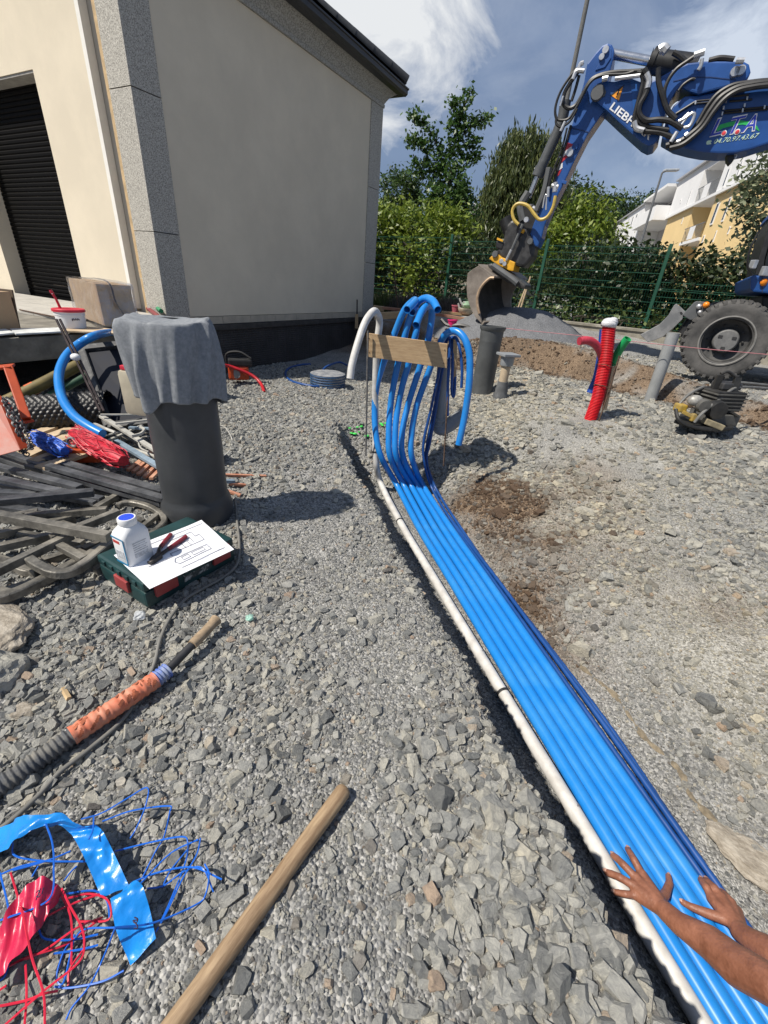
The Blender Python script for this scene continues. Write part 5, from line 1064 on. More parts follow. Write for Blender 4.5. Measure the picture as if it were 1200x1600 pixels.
strands([[(60, 290), (70, 350), (200, 375), (420, 378)], [(60, 420), (220, 375), (330, 330)], [(0, 440), (100, 400), (240, 370)], [(215, 200, .09), (245, 290, .08), (252, 400, .07), (230, 555, .06), (40, 640, .05), (-30, 660, .04)], [(0, 430), (40, 600), (50, 760), (30, 900), (-20, 950)],
  [(440, 165, .06), (435, 230, .08), (415, 275, .08)], [(380, 180), (480, 150), (600, 80), (690, 32, .04), (685, 110, .05), (640, 220), (610, 270)], [(480, 190), (620, 140), (790, 118, .05), (795, 150, .06), (770, 260), (730, 330), (670, 450)], [(540, 330), (700, 290), (850, 262, .05), (880, 290, .06), (870, 380), (800, 560), (740, 690)],
  [(610, 480), (740, 430), (900, 405, .05), (1040, 462, .04)], [(1000, 520), (950, 410, .05), (870, 420), (770, 490), (690, 505)], [(940, 270, .05), (920, 350, .06), (850, 470), (790, 600), (730, 710)], [(960, 390, .05), (980, 440, .05), (965, 530), (920, 580), (720, 665, .05), (540, 688, .09)], [(880, 320), (800, 420), (760, 500)], [(660, 480), (800, 340), (930, 275, .05)],
  [(540, 688, .09), (400, 695, .05), (350, 740), (300, 800), (265, 920), (300, 940), (350, 720)], [(540, 690, .09), (480, 840), (420, 960), (340, 1060), (310, 1120)], [(580, 890), (480, 940), (330, 970), (255, 965)], [(180, 690), (210, 740), (330, 745), (460, 720)], [(310, 530), (440, 515), (500, 560), (515, 650)], [(250, 810), (380, 790), (460, 770)], [(300, 470), (330, 430), (360, 400)], [(150, 450), (180, 400)]], 0.0017, bs, bw_)
rw_ = thing('warning_mesh', og(30, 1490), 'red plastic warning tape with loose red mesh strands at the left edge', 'warning mesh')
ribbon([(-80, 760), (0, 690), (70, 565), (130, 490), (190, 452), (250, 465), (290, 505)], [(-80, 980), (-10, 925), (50, 860), (130, 770), (190, 685), (245, 600), (285, 530)], [0.03, 0.04, 0.05, 0.06, 0.06, 0.05, 0.03], 'tape_band', redf, rw_)
rs = M('red_strand', (0.60, 0.02, 0.05), 0.35, var=0.1)
strands([[(290, 505, .04), (330, 590, .05), (380, 680, .06), (395, 760, .06), (370, 850, .05), (200, 990, .04), (40, 1130), (-30, 1190)], [(50, 430), (80, 530), (110, 640, .07), (150, 830, .05), (205, 1000, .04), (210, 1200)], [(320, 550), (420, 530), (505, 560, .04), (510, 650, .04), (370, 660)], [(60, 860), (200, 800), (360, 690, .06), (480, 640)], [(250, 480), (330, 630), (335, 860)], [(-20, 1060), (120, 1030), (200, 1000, .04), (270, 985)], [(120, 860), (125, 1000), (115, 1150)], [(-10, 900), (120, 830), (300, 770), (400, 700), (480, 640)], [(210, 640), (330, 580), (470, 530)], [(320, 960), (330, 880), (400, 780)], [(0, 980), (30, 960)]], 0.0019, rs, rw_)
# marker writing on the films: 3,1 and 8
mk = M('marker_ink', (0.03, 0.02, 0.06), 0.6)
def glyph(pts, h, parent, mat=mk, r=0.0011):
    B(MB().tube(cr([og(*zpx(p), h) for p in pts], 4), r, 4), 'marker_writing', mat, parent)
glyph([(630, 640), (645, 648), (640, 665), (625, 660), (640, 672), (645, 690), (628, 692)], 0.078, bw_); glyph([(622, 655), (648, 652)], 0.078, bw_)
glyph([(170, 525), (178, 515), (186, 520), (180, 530), (188, 535), (180, 545), (170, 540)], 0.074, rw_); glyph([(168, 560), (190, 505)], 0.074, rw_); glyph([(196, 530), (205, 500)], 0.072, rw_)
# ================================================================== RIGHT AND MIDDLE OBJECTS
# dark upright pipe
z0 = G(1.13, 5.5); pb = oy(757, 586, 5.4); pb.z = G(pb.x, pb.y) - 0.02
pt = oy(763, 509, 5.4)
o = B(MB().lathe(pb, [(0.128, 0), (0.128, pt.z - pb.z - 0.06), (0.132, pt.z - pb.z - 0.05), (0.148, pt.z - pb.z - 0.03), (0.15, pt.z - pb.z), (0.135, pt.z - pb.z), (0.122, pt.z - pb.z - 0.3)], 32), 'sewer_pipe', M('mid_grey_pvc', (0.085, 0.09, 0.092), 0.5, var=0.2, scale=4), smooth=True)
tag(o, 'dark grey pipe standing upright in front of the gravel heap and bucket', 'pipe')
# vent with square cap
vb = og(781, 622); vy = vb.y; vt = oy(790, 552, vy); hv = vt.z - vb.z
vn = thing('vent_pipe', vb, 'beige pipe with a grey square cap and grey socket standing in the gravel', 'vent pipe')
B(MB().lathe(vb, [(0.085, -0.02), (0.085, 0.04), (0.07, 0.07), (0.072, 0.10), (0.062, 0.14), (0.060, 0.19), (0.05, 0.19)], 20), 'socket', M('socket_grey', (0.10, 0.105, 0.11), 0.6, var=0.2), vn, smooth=True)
B(MB().lathe(vb, [(0.050, 0.15), (0.050, hv - 0.10)], 20), 'tube', M('beige_pipe', (0.45, 0.36, 0.25), 0.6, var=0.1), vn, smooth=True)
B(MB().lathe(vb, [(0.068, hv - 0.13), (0.072, hv - 0.12), (0.075, hv - 0.03), (0.060, hv - 0.03)], 20), 'collar', greyp, vn, smooth=True)
B(MB().box(vb + Vector((0, 0, hv - 0.012)), (0.20, 0.20, 0.028), Matrix.Rotation(0.3, 3, 'Z')), 'square_cap', greyp, vn, bevel=0.006)
# upright conduits
RY = og(925, 655).y; redc = M('red_conduit', (0.58, 0.012, 0.02), 0.4, var=0.1, scale=5)
def ryp(pts, y=None): return [oy(p[0], p[1], (y or RY) + (p[2] if len(p) > 2 else 0)) for p in pts]
def ribtube(P, r0, amp, name, mat, parent=None, seg=16, pitch=0.014):
    L_ = sum((b - a).length for a, b in zip(P[:-1], P[1:])); n = int(L_ / pitch * 4); acc = [0]
    for a, b in zip(P[:-1], P[1:]): acc.append(acc[-1] + (b - a).length)
    Q = []; 
    for i in range(n + 1):
        t = i / n * acc[-1]; k = min(max(np.searchsorted(acc, t) - 1, 0), len(P) - 2); f = (t - acc[k]) / max(acc[k + 1] - acc[k], 1e-9); Q.append(P[k].lerp(P[k + 1], f))
    return B(MB().tube(Q, [r0 + amp * math.cos(i * math.pi / 2) for i in range(n + 1)], seg), name, mat, parent, smooth=80)
rcn = thing('red_conduit', og(925, 655), 'thick ribbed red conduit standing upright, its top closed with a pale bag', 'conduit')
RPt = cr(ryp([(919, 664), (926, 645), (934, 622), (940, 595), (946, 565), (949, 540), (952, 505)]), 8)
ribtube(RPt, 0.056, 0.004, 'ribbed_tube', redc, rcn)
bm = MB(); bm.ball(RPt[-1] + Vector((0.005, 0, 0.012)), 0.060, 8, (1.1, 1.0, 0.55)); bm.ball(RPt[-1] + Vector((0.02, -0.02, 0.028)), 0.03, 6, (1.3, 0.9, 0.8)); bm.lathe(RPt[-1] - Vector((0, 0, 0.03)), [(0.064, 0), (0.066, 0.03), (0.060, 0.045)], 16)
bg_ = B(bm, 'bag_cap', M('pale_bag', (0.55, 0.55, 0.57), 0.4, var=0.2, scale=20, bump=0.6, bscale=30), rcn, smooth=180)
o = ribtube(cr(ryp([(905, 533, -0.05), (918, 532, -0.03), (930, 538, 0), (939, 553, 0.02), (941, 575, 0.04), (937, 605, 0.05), (930, 640, 0.05), (928, 660, 0.04)]), 7), 0.034, 0.0015, 'red_conduit', M('faded_red_conduit', (0.42, 0.035, 0.06), 0.45, var=0.12)); tag(o, 'thinner faded red conduit bent over to the left beside the thick one', 'conduit')
o = B(MB().tube(cr(ryp([(943, 515, 0.1), (941, 535, 0.1), (938, 560, 0.1), (932, 590, 0.1), (922, 614, 0.08)]), 7), 0.034, 12), 'blue_conduit', M('royal_blue_conduit', (0.012, 0.06, 0.33), 0.45, var=0.2), smooth=True); tag(o, 'royal blue conduit standing behind the thick red conduit', 'conduit')
o = B(MB().tube(cr(ryp([(981, 529, 0.0), (973, 539, 0.03), (963, 556, 0.08), (956, 575, 0.1), (950, 600, 0.1)]), 7), 0.036, 14, hollow=0.85), 'green_conduit', M('green_conduit', (0.012, 0.30, 0.09), 0.4, var=0.1), smooth=60); tag(o, 'short green conduit leaning right behind the thick red conduit', 'conduit')
o = B(MB().bar(oy(959, 572, RY + 0.02), oy(944, 640, RY + 0.02), 0.035, 0.035), 'wooden_stake', wood2, bevel=0.002); tag(o, 'pale wooden stake standing against the red conduit', 'stake')
P = cr(ryp([(968, 556, -0.04), (952, 610, -0.05), (935, 660, -0.06)]), 14); o = B(MB().tube(P, [0.008 * (1.12 if k % 3 == 0 else 0.95) for k in range(len(P))], 7), 'rebar', rust, smooth=60); tag(o, 'rusty ribbed steel bar in front of the wooden stake by the red conduit', 'rebar')
tw = thing('binding_wire', oy(940, 600, RY - 0.06), 'thin wire binding the red conduit to its stake', 'wire')
for (x, y) in ((938, 602), (943, 570)): 
    c = oy(x, y, RY); B(MB().tube(cr([c + Vector((math.cos(a) * 0.09 + 0.03, math.sin(a) * 0.075, 0.012 * math.sin(2 * a))) for a in np.linspace(0, 6.28, 10)], 3), 0.003, 5), 'wire_turn', rust, tw)
lpb = og(1015, 627); lt = oy(1053, 520, lpb.y)
o = B(MB().tube([lpb - Vector((0, 0, 0.05)), lt], 0.063, 24, hollow=0.92), 'drain_pipe', M('lightgrey_pvc', (0.27, 0.28, 0.285), 0.45, var=0.12, scale=5), smooth=60); tag(o, 'plain light grey pipe standing in the gravel left of the big tyre', 'drain pipe')
# pink mason line
o = B(MB().tube(cr([oy(781, 512, 6.2), oy(850, 519, 5.9), oy(930, 527, 5.55), oy(1058, 541, 5.0), oy(1200, 554, 4.6), oy(1330, 566, 4.3)], 4), 0.0035, 5), 'string_line', M('pink_line', (0.42, 0.16, 0.18), 0.7)); tag(o, 'thin pink mason line stretched across in front of the tyre', 'string line')
# pipe coil in wrap
cc = og(512, 603); cl = thing('pipe_coil', cc, 'coil of dark blue duct in pale film lying on the gravel by the house', 'coil')
m_ = MB(); 
for lay in range(5):
    for k in range(3):
        r = 0.235 - k * 0.028; m_.tube([cc + Vector((math.cos(a) * r, math.sin(a) * r, 0.02 + lay * 0.034)) for a in np.linspace(0, 2 * math.pi, 33)], 0.0165, 7, cap=False)
B(m_, 'coil_turns', M('coil_blue', (0.022, 0.07, 0.16), 0.5, var=0.2), cl, smooth=True)
B(MB().lathe(cc, [(0.10, 0.172), (0.13, 0.186), (0.21, 0.184), (0.248, 0.165), (0.246, 0.09), (0.246, 0.03), (0.23, 0.0)], 40), 'film_wrap', filmmat(), cl, smooth=True)
B(MB().lathe(cc + Vector((0, 0, 0.187)), [(0.125, 0), (0.205, 0.002), (0.245, -0.012)], 40), 'film_top', M('dusty_film', (0.17, 0.18, 0.20), 0.5, col2=(0.34, 0.34, 0.34), scale=14, bump=0.5), cl, smooth=True)
gtube('coil_tail', [(545, 572, 0.19), (530, 566, 0.19), (512, 572, 0.2), (505, 577, 0.17)], 0.016, dblue, 'dark blue duct end lying over the top of the wrapped coil', 'duct', n=5)
gtube('coil_tail', [(532, 597), (520, 602), (500, 604), (475, 601), (453, 594), (446, 584), (452, 575), (470, 570), (485, 569)], 0.017, dblue, 'dark blue duct loop trailing on the gravel left of the coil', 'duct', n=5)
# chain saw and bent red bar at the house wall
sw = thing('disc_cutter', og(372, 602), 'orange and black disc cutter standing against the house foundation', 'disc cutter'); s0 = og(372, 598)
sM = Matrix.Rotation(0.35, 3, 'Z'); B(MB().box(s0 + Vector((0.02, 0, 0.14)), (0.26, 0.17, 0.18), sM), 'engine_cover', orange, sw, bevel=0.03)
B(MB().box(s0 + Vector((0.05, 0.0, 0.27)), (0.30, 0.15, 0.09), sM), 'air_filter_cover', black, sw, bevel=0.02)
B(MB().lathe(s0 + Vector((0.02, -0.09, 0.13)), [(0.05, -0.01), (0.055, 0.01), (0.0, 0.014)], 16, Matrix.Rotation(math.pi / 2, 3, 'X')), 'starter_cover', M('grey_cover', (0.3, 0.3, 0.3), 0.5), sw, smooth=True)
B(MB().tube(cr([s0 + Vector((-0.13, 0, 0.2)), s0 + Vector((-0.12, 0, 0.36)), s0 + Vector((0.05, 0, 0.40)), s0 + Vector((0.2, 0, 0.33))], 5), 0.014, 8), 'handle', black, sw, smooth=True)
rb_ = [og(338, 575, 0.25), og(352, 571, 0.24), og(375, 578, 0.2), og(396, 588, 0.13), og(408, 600, 0.05), og(413, 613, 0.0)]
o = B(MB().tube(cr(rb_, 6), 0.021, 10), 'red_hose', M('red_pipe', (0.42, 0.012, 0.02), 0.4, var=0.1), smooth=True); tag(o, 'red hose end bending down to the gravel beside the disc cutter', 'hose')
# level staff rod by the house corner
lr = thing('corner_rod', SP.p(4.42, -0.1, 0.12), 'dark steel rod with a wooden block standing at the far house corner', 'rod')
B(MB().tube([SP.at(557.5, 535, 0.12), SP.at(558, 468, 0.12)], 0.014, 8), 'rod', dark_metal, lr, smooth=True)
B(MB().bar(SP.at(557, 513, 0.14), SP.at(557.5, 491, 0.14), 0.06, 0.06), 'block', wood, lr, bevel=0.003)
# ---- plate compactor
KY = 4.0
def kp(px, py, dy=0.0): return oy(px, py, KY + dy)
kz = og(1110, 668)
km = thing('plate_compactor', kz, 'dusty black and yellow plate compactor standing on the gravel near the tyre', 'plate compactor')
dusty = M('dusty_black', (0.014, 0.014, 0.014), 0.55, col2=(0.06, 0.057, 0.052), scale=7, mixs=(0.45, 0.8)); yel = M('dusty_yellow', (0.42, 0.27, 0.03), 0.6, col2=(0.30, 0.23, 0.10), scale=8); dgrey = M('dusty_grey', (0.10, 0.098, 0.09), 0.65, var=0.25, scale=8)
bp_ = [kp(1056, 651, -0.12), kp(1074, 668, -0.2), kp(1120, 676, -0.2), kp(1144, 672, -0.15), kp(1150, 655, 0.25), kp(1070, 636, 0.25)]
for p in bp_: p.z = max(min(p.z, kz.z + 0.08), kz.z + 0.02)
B(MB().prism(bp_, (0, 0, 0.03)), 'base_plate', dusty, km, bevel=0.008)
c = kp(1113, 655, 0.05); cz = kz.z
B(MB().tube(cr([kp(1056, 640, -0.1), kp(1060, 655, -0.18), kp(1075, 665, -0.2), kp(1110, 672, -0.2)], 5), 0.016, 8), 'front_rim', dusty, km, smooth=True)
B(MB().box(Vector((c.x, c.y, cz + 0.13)), (0.30, 0.26, 0.10), Matrix.Rotation(0.2, 3, 'Z')), 'exciter_housing', dgrey, km, bevel=0.008)
B(MB().bar(kp(1100, 657, -0.16), kp(1128, 668, -0.17), 0.07, 0.05), 'exciter_cover', M('dusty_tan', (0.33, 0.28, 0.18), 0.8, var=0.3, scale=12), km, bevel=0.008)
B(MB().box(Vector((c.x - 0.02, c.y + 0.02, cz + 0.29)), (0.30, 0.26, 0.17), Matrix.Rotation(0.2, 3, 'Z')), 'engine_block', dusty, km, bevel=0.006)
for k in range(5): B(MB().box(Vector((c.x - 0.02, c.y + 0.02, cz + 0.225 + k * 0.032)), (0.33, 0.285, 0.010), Matrix.Rotation(0.2, 3, 'Z')), 'cooling_fin', dgrey, km)
B(MB().box(Vector((c.x + 0.02, c.y + 0.04, cz + 0.41)), (0.20, 0.14, 0.06), Matrix.Rotation(0.2, 3, 'Z')), 'fuel_tank', M('tank_grey', (0.05, 0.05, 0.052), 0.4, var=0.2), km, bevel=0.012)
mf = kp(1086, 626, -0.12); B(MB().ball(mf, 0.058, 8, (1.1, 0.8, 0.85)), 'silencer', M('dusty_silver', (0.36, 0.35, 0.32), 0.5, metal=0.3, var=0.3, scale=20), km, smooth=True)
B(MB().lathe(kp(1098, 634, -0.16), [(0.05, -0.03), (0.06, 0), (0.05, 0.03), (0.0, 0.034)], 14, Matrix.Rotation(math.pi / 2, 3, 'X')), 'recoil_starter', dgrey, km, smooth=True)
B(MB().lathe(kp(1118, 640, -0.12), [(0.075, -0.05), (0.085, 0), (0.075, 0.05), (0.0, 0.055)], 16, Matrix.Rotation(math.pi / 2, 3, 'X')), 'belt_guard', dusty, km, smooth=True)
B(MB().box(kp(1063, 637, -0.06), (0.07, 0.10, 0.07)), 'front_bracket', yel, km, bevel=0.012); B(MB().bar(kp(1066, 643, -0.1), kp(1090, 655, -0.14), 0.025, 0.03), 'front_bar', yel, km, bevel=0.004); B(MB().box(kp(1084, 652, -0.13), (0.05, 0.05, 0.07)), 'rubber_mount', yel, km, bevel=0.01)
for P in ([kp(1055, 640, -0.05), kp(1068, 624, -0.02), kp(1083, 612, 0.02), kp(1100, 604, 0.1)], [kp(1085, 660, -0.2), kp(1098, 645, -0.2), kp(1120, 627, -0.1), kp(1140, 611, 0.0), kp(1156, 605, 0.05), kp(1200, 607, 0.25), kp(1260, 612, 0.5)], [kp(1110, 612, 0.15), kp(1140, 598, 0.18), kp(1200, 602, 0.35), kp(1262, 608, 0.6)]):
    B(MB().tube(cr(P, 5), 0.013, 8), 'guide_bar', M('bar_grey', (0.15, 0.148, 0.14), 0.5, var=0.2), km, smooth=True)
for P in ([kp(1126, 585, 0.05), kp(1122, 597, 0.05), kp(1115, 612, 0.06)], [kp(1153, 590, 0.05), kp(1150, 612, 0.03), kp(1143, 632, 0.0), kp(1137, 643, -0.02)]): B(MB().bar(P[0], P[-1], 0.06, 0.03, Vector((0, 1, 0))), 'upright', dusty, km, bevel=0.006)
B(MB().tube(cr([kp(1126, 584, 0.05), kp(1138, 581, 0.05), kp(1148, 588, 0.05), kp(1154, 589, 0.05)], 4), 0.013, 8), 'lifting_bar', dusty, km, smooth=True)
B(MB().bar(kp(1137, 640, -0.02), kp(1153, 650, -0.05), 0.07, 0.02), 'foot_bracket', dusty, km, bevel=0.004)

# ================================================================== PERSON: two arms reaching in from the right
skin = M('tanned_skin', (0.165, 0.064, 0.036), 0.5, col2=(0.32, 0.135, 0.082), scale=26, mixs=(0.28, 0.74), bump=0.2, bscale=150)
def cap(mb, a, b, ra, rb, n=12):
    a, b = Vector(a), Vector(b); d = (b - a); L_ = d.length; d.normalize(); P = []; R = []
    for k in range(5): t = math.pi / 2 * (k / 5); P.append(a - d * ra * math.cos(t)); R.append(max(ra * math.sin(t), 1e-4))
    P.append(a); R.append(ra); P.append(b); R.append(rb)
    for k in range(1, 6): t = math.pi / 2 * (k / 5); P.append(b + d * rb * math.sin(t)); R.append(max(rb * math.cos(t), 1e-4))
    mb.tube(P, R, n)
body = MB(); nails = []
def hand(wr, kn, fing, thumb, rf=0.0106):
    # wr wrist; kn knuckles; fing lists of joints to tip
    for i, k in enumerate(kn):
        cap(body, wr.lerp(k, 0.12), k, 0.0195, 0.0145)
    for i in range(3): cap(body, kn[i], kn[i + 1], 0.0125, 0.0125); cap(body, kn[i].lerp(wr, 0.5), kn[i + 1].lerp(wr, 0.5), 0.0165, 0.0165)
    for f, sc in zip(fing, (1.0, 1.05, 1.0, 0.88)):
        r = rf * sc * 1.12
        for a, b in zip(f[:-1], f[1:]): cap(body, a, b, r, r * 0.90); r *= 0.95
        nails.append((f[-2], f[-1], r))
    for k in kn: cap(body, wr.lerp(k, 0.35) + Vector((0, 0, 0.0135)), k + Vector((0, 0, 0.0085)), 0.0048, 0.0058); cap(body, k + Vector((0, 0, 0.003)), k + Vector((0, 0, 0.004)), 0.0128, 0.0128)
    r = 0.0150
    for a, b in zip(thumb[:-1], thumb[1:]): cap(body, a, b, r, r * 0.86); r *= 0.83
    nails.append((thumb[-2], thumb[-1], r))
Zt = -0.412
lw = oz(1040, 1424, -0.352)
kn = [oz(1003, 1366, -0.388), oz(994, 1372, -0.384), oz(990, 1384, -0.386), oz(994, 1399, -0.392)]
fing = [[kn[0], oz(991, 1344, -0.384), oz(984.5, 1333, -0.398), oz(981, 1327, Zt + 0.002)], [kn[1], oz(975, 1352, -0.382), oz(965, 1342, -0.397), oz(958.5, 1337, Zt + 0.002)], [kn[2], oz(969, 1371, -0.386), oz(957, 1366, -0.400), oz(948, 1363, Zt)], [kn[3], oz(978, 1397, -0.392), oz(969, 1395.5, -0.403), oz(960.5, 1394, Zt)]]
hand(lw, kn, fing, [lw.lerp(kn[0], 0.25), oz(1040, 1396, -0.385), oz(1046, 1380, -0.397), oz(1044.5, 1369, -0.408)])
rw = oz(1158, 1457, -0.352)
kn2 = [oz(1112, 1404, -0.388), oz(1127, 1402, -0.382), oz(1142, 1411, -0.384), oz(1152, 1424, -0.392)]
fing2 = [[kn2[0], oz(1104, 1387, -0.386), oz(1099, 1380, -0.400), oz(1095.5, 1375, Zt)], [kn2[1], oz(1117, 1388, -0.384), oz(1109, 1381, -0.398), oz(1103.5, 1375.5, Zt)], [kn2[2], oz(1138, 1404, -0.384), oz(1133, 1398, -0.400), oz(1128, 1394, -0.42)], [kn2[3], oz(1155, 1428, -0.396), oz(1152, 1424, -0.415), oz(1149, 1421, -0.43)]]
hand(rw, kn2, fing2, [rw.lerp(kn2[0], 0.3), oz(1100, 1425, -0.392), oz(1080, 1417, -0.400), oz(1067, 1410, -0.409)])
# forearms, upper arms, shoulders, head (beyond the frame)
def arm(pts): 
    for (a, ra), (b, rb) in zip(pts[:-1], pts[1:]): cap(body, a, b, ra, rb, 16)
lel = oz(1215, 1545, -0.165); shl = Vector((1.32, 0.22, 0.30))
arm([(lw, 0.0255), (oz(1062, 1444, -0.330), 0.0285), (oz(1112, 1476, -0.285), 0.0405), (oz(1150, 1508, -0.245), 0.045), (lel, 0.041), (lel + Vector((0.05, -0.01, 0.05)), 0.040), (shl, 0.052)])
rel = oz(1300, 1540, -0.20); shr = Vector((1.45, 0.62, 0.30))
arm([(rw, 0.0255), (oz(1178, 1472, -0.325), 0.029), (oz(1220, 1498, -0.28), 0.040), (rel, 0.041), (rel + Vector((0.05, 0.02, 0.05)), 0.04), (shr, 0.052)])
nk = Vector((1.42, 0.42, 0.38)); pel = Vector((1.85, 0.36, 0.02)); hd_ = Vector((1.32, 0.44, 0.56))
for a, b, ra, rb in ((shl, nk, 0.06, 0.07), (shr, nk, 0.06, 0.07), (nk, hd_ - Vector((0, 0, 0.06)), 0.055, 0.055), (hd_, hd_ + Vector((-0.02, 0, 0.06)), 0.09, 0.088)): cap(body, a, b, ra, rb, 16)
def remesh(mb, name, mat, voxel, parent, smooth=6):
    k = len(mb.v); me = bpy.data.meshes.new('tmp'); me.from_pydata([tuple(v) for v in mb.v], [], mb.f); o = bpy.data.objects.new('tmp', me); COL.objects.link(o)
    md = o.modifiers.new('r', 'REMESH'); md.mode = 'VOXEL'; md.voxel_size = voxel; sm = o.modifiers.new('s', 'SMOOTH'); sm.factor = 0.5; sm.iterations = smooth
    dg = bpy.context.evaluated_depsgraph_get(); ev = o.evaluated_get(dg); m2 = bpy.data.meshes.new_from_object(ev); m2.name = name; bpy.data.objects.remove(o); bpy.data.meshes.remove(me)
    o0 = Vector(LOC[parent.name]); n = len(m2.vertices); a = np.empty(n * 3, np.float32); m2.vertices.foreach_get('co', a); a = a.reshape(-1, 3) - np.array(o0, np.float32); m2.vertices.foreach_set('co', a.ravel())
    m2.polygons.foreach_set('use_smooth', [True] * len(m2.polygons)); m2.materials.clear(); m2.materials.append(mat); q = bpy.data.objects.new(name, m2); COL.objects.link(q); q.parent = parent; LOC[q.name] = tuple(o0); return q
pe = thing('person', (1.85, 0.36, -0.35), 'person reaching in from the right, bare tanned arms and hands on the blue pipes', 'person')
remesh(body, 'body', skin, 0.0030, pe, 4)
nm = M('fingernail', (0.52, 0.30, 0.22), 0.4)
for a, b, r in nails:
    d = (b - a).normalized(); x, y, d = frame(d); up_ = y if y.z > 0 else -y; Rm = Matrix((x, d, up_)).transposed(); B(MB().ball(b + up_ * r * 0.72 + d * r * 0.25, 1.0, 5, (r * 0.62, r * 0.85, r * 0.22), Rm), 'fingernail', nm, pe, smooth=True)
sh_ = MB(); cap(sh_, nk - Vector((0.0, 0, 0.05)), pel, 0.16, 0.17, 16); cap(sh_, shl.lerp(nk, 0.1), shl.lerp(lel, 0.45), 0.075, 0.07, 16); cap(sh_, shr.lerp(nk, 0.1), shr.lerp(rel, 0.45), 0.075, 0.07, 16)
remesh(sh_, 'shirt', M('dark_shirt', (0.04, 0.045, 0.06), 0.9), 0.015, pe)
tr_ = MB(); cap(tr_, pel, Vector((1.62, 0.16, -0.02)), 0.12, 0.085, 14); cap(tr_, Vector((1.62, 0.16, -0.02)), Vector((1.85, 0.14, G(1.85, 0.14) + 0.09)), 0.08, 0.06, 14); cap(tr_, pel, Vector((1.62, 0.62, -0.02)), 0.12, 0.085, 14); cap(tr_, Vector((1.62, 0.62, -0.02)), Vector((1.86, 0.60, G(1.86, 0.60) + 0.09)), 0.08, 0.06, 14)
remesh(tr_, 'trousers', M('work_trousers', (0.06, 0.055, 0.05), 0.9), 0.015, pe)
hh = MB(); cap(hh, hd_ + Vector((0.02, 0, 0.05)), hd_ + Vector((0.0, 0, 0.085)), 0.095, 0.09, 14); remesh(hh, 'hair', M('dark_hair', (0.03, 0.02, 0.015), 0.7), 0.012, pe)
# ================================================================== EXCAVATOR
EP = VPlane((5, 6.8), (-0.9, 0.43)); EN = Vector((EP.n[0], EP.n[1], 0)); ED = Vector((EP.d[0], EP.d[1], 0))
xblue = M('excavator_blue', (0.010, 0.070, 0.27), 0.42, var=0.15, scale=2.5, coat=0.08)
xblack = M('hose_black', (0.016, 0.016, 0.017), 0.45, var=0.3); chrome = M('chrome', (0.62, 0.63, 0.65), 0.22, metal=0.9, var=0.05); xgrey = M('machine_grey', (0.095, 0.10, 0.105), 0.5, var=0.15, scale=4)
silver = M('silver_fitting', (0.52, 0.53, 0.55), 0.35, metal=0.6, var=0.15)
X = thing('excavator', EP.p(-0.5, 0.3), 'blue wheeled excavator with its arm reaching left and a tilted grey bucket', 'excavator')
def plate(name, poly, o0, th, mat, parent=X, bevel=0.01):
    P = [EP.at(x, y, o0) for x, y in poly]; return B(MB().prism(P, -EN * th), name, mat, parent, bevel=bevel)
def disc(name, px, py, r, o0, th, mat, parent, n=20):
    c = EP.at(px, py, o0); R = Matrix((ED, Vector((0, 0, 1)), -EN)).transposed()
    return B(MB().lathe(c - EN * th, [(r * 0.96, th), (r, th * 0.8), (r, 0)][::-1] if False else [(r, 0), (r, -th * 0.75), (r * 0.9, -th)], n, R), name, mat, parent, smooth=True)
def et(name, pts, o0, r, mat, parent=X, n=6, seg=8, step=0.0, smooth=True): return B(MB().tube(cr([EP.at(p[0], p[1], (p[2] if len(p) > 2 else o0)) for p in pts], n), r, seg), name, mat, parent, smooth=True)
# stick
stick = plate('stick', [(950, 67), (956, 69), (960, 78), (958, 92), (953, 112), (948, 140), (946, 170), (932, 190), (917, 212), (900, 246), (880, 288), (862, 325), (851, 352), (846, 372), (840, 386), (832, 383), (828, 366), (834, 348), (846, 322), (862, 290), (874, 252), (885, 220), (895, 190), (904, 160), (913, 125), (917, 100), (931, 82), (941, 71)], 0.16, 0.32, xblue, bevel=0.018)
plate('lug_rib', [(949, 72), (955, 76), (955, 90), (945, 105), (930, 110), (938, 95)], 0.172, 0.012, xblue, stick, 0.004)
for (x, y, r) in ((946, 77, 0.042), (940, 88, 0.036), (934, 143, 0.075), (890, 238, 0.05), (829, 377, 0.04)): disc('pin', x, y, r, 0.20, 0.05, silver if r < 0.06 else xgrey, stick)
plate('weld_seam', [(893.5, 199), (922, 206), (922, 207.5), (893, 200.5)], 0.166, 0.008, M('seam_dark', (0.006, 0.03, 0.12), 0.5), stick, 0)
for q in ([(900, 222), (904, 223), (901, 233), (897, 232)], [(879, 281), (886, 283), (884, 288), (877, 286)]): plate('stop_block', q, 0.19, 0.03, xblue, stick, 0.004)
# red and white warning stripes on the stick
rr_ = M('reflective_red', (0.42, 0.02, 0.035), 0.4); rwh = M('reflective_white', (0.70, 0.70, 0.72), 0.4)
for poly, m in (([(884.5, 222), (895, 225), (893, 230), (880, 238)], rr_), ([(893.5, 228), (891.5, 236), (875, 249), (879.5, 238.5)], rwh), ([(891, 236.5), (886, 246), (870, 261), (874.5, 250)], rr_), ([(879, 254), (879, 262), (868, 270), (869.5, 262)], rwh), ([(878, 264), (873, 274), (865, 279), (868, 271)], rr_)): plate('stripe', poly, 0.165, 0.003, m, stick, 0)
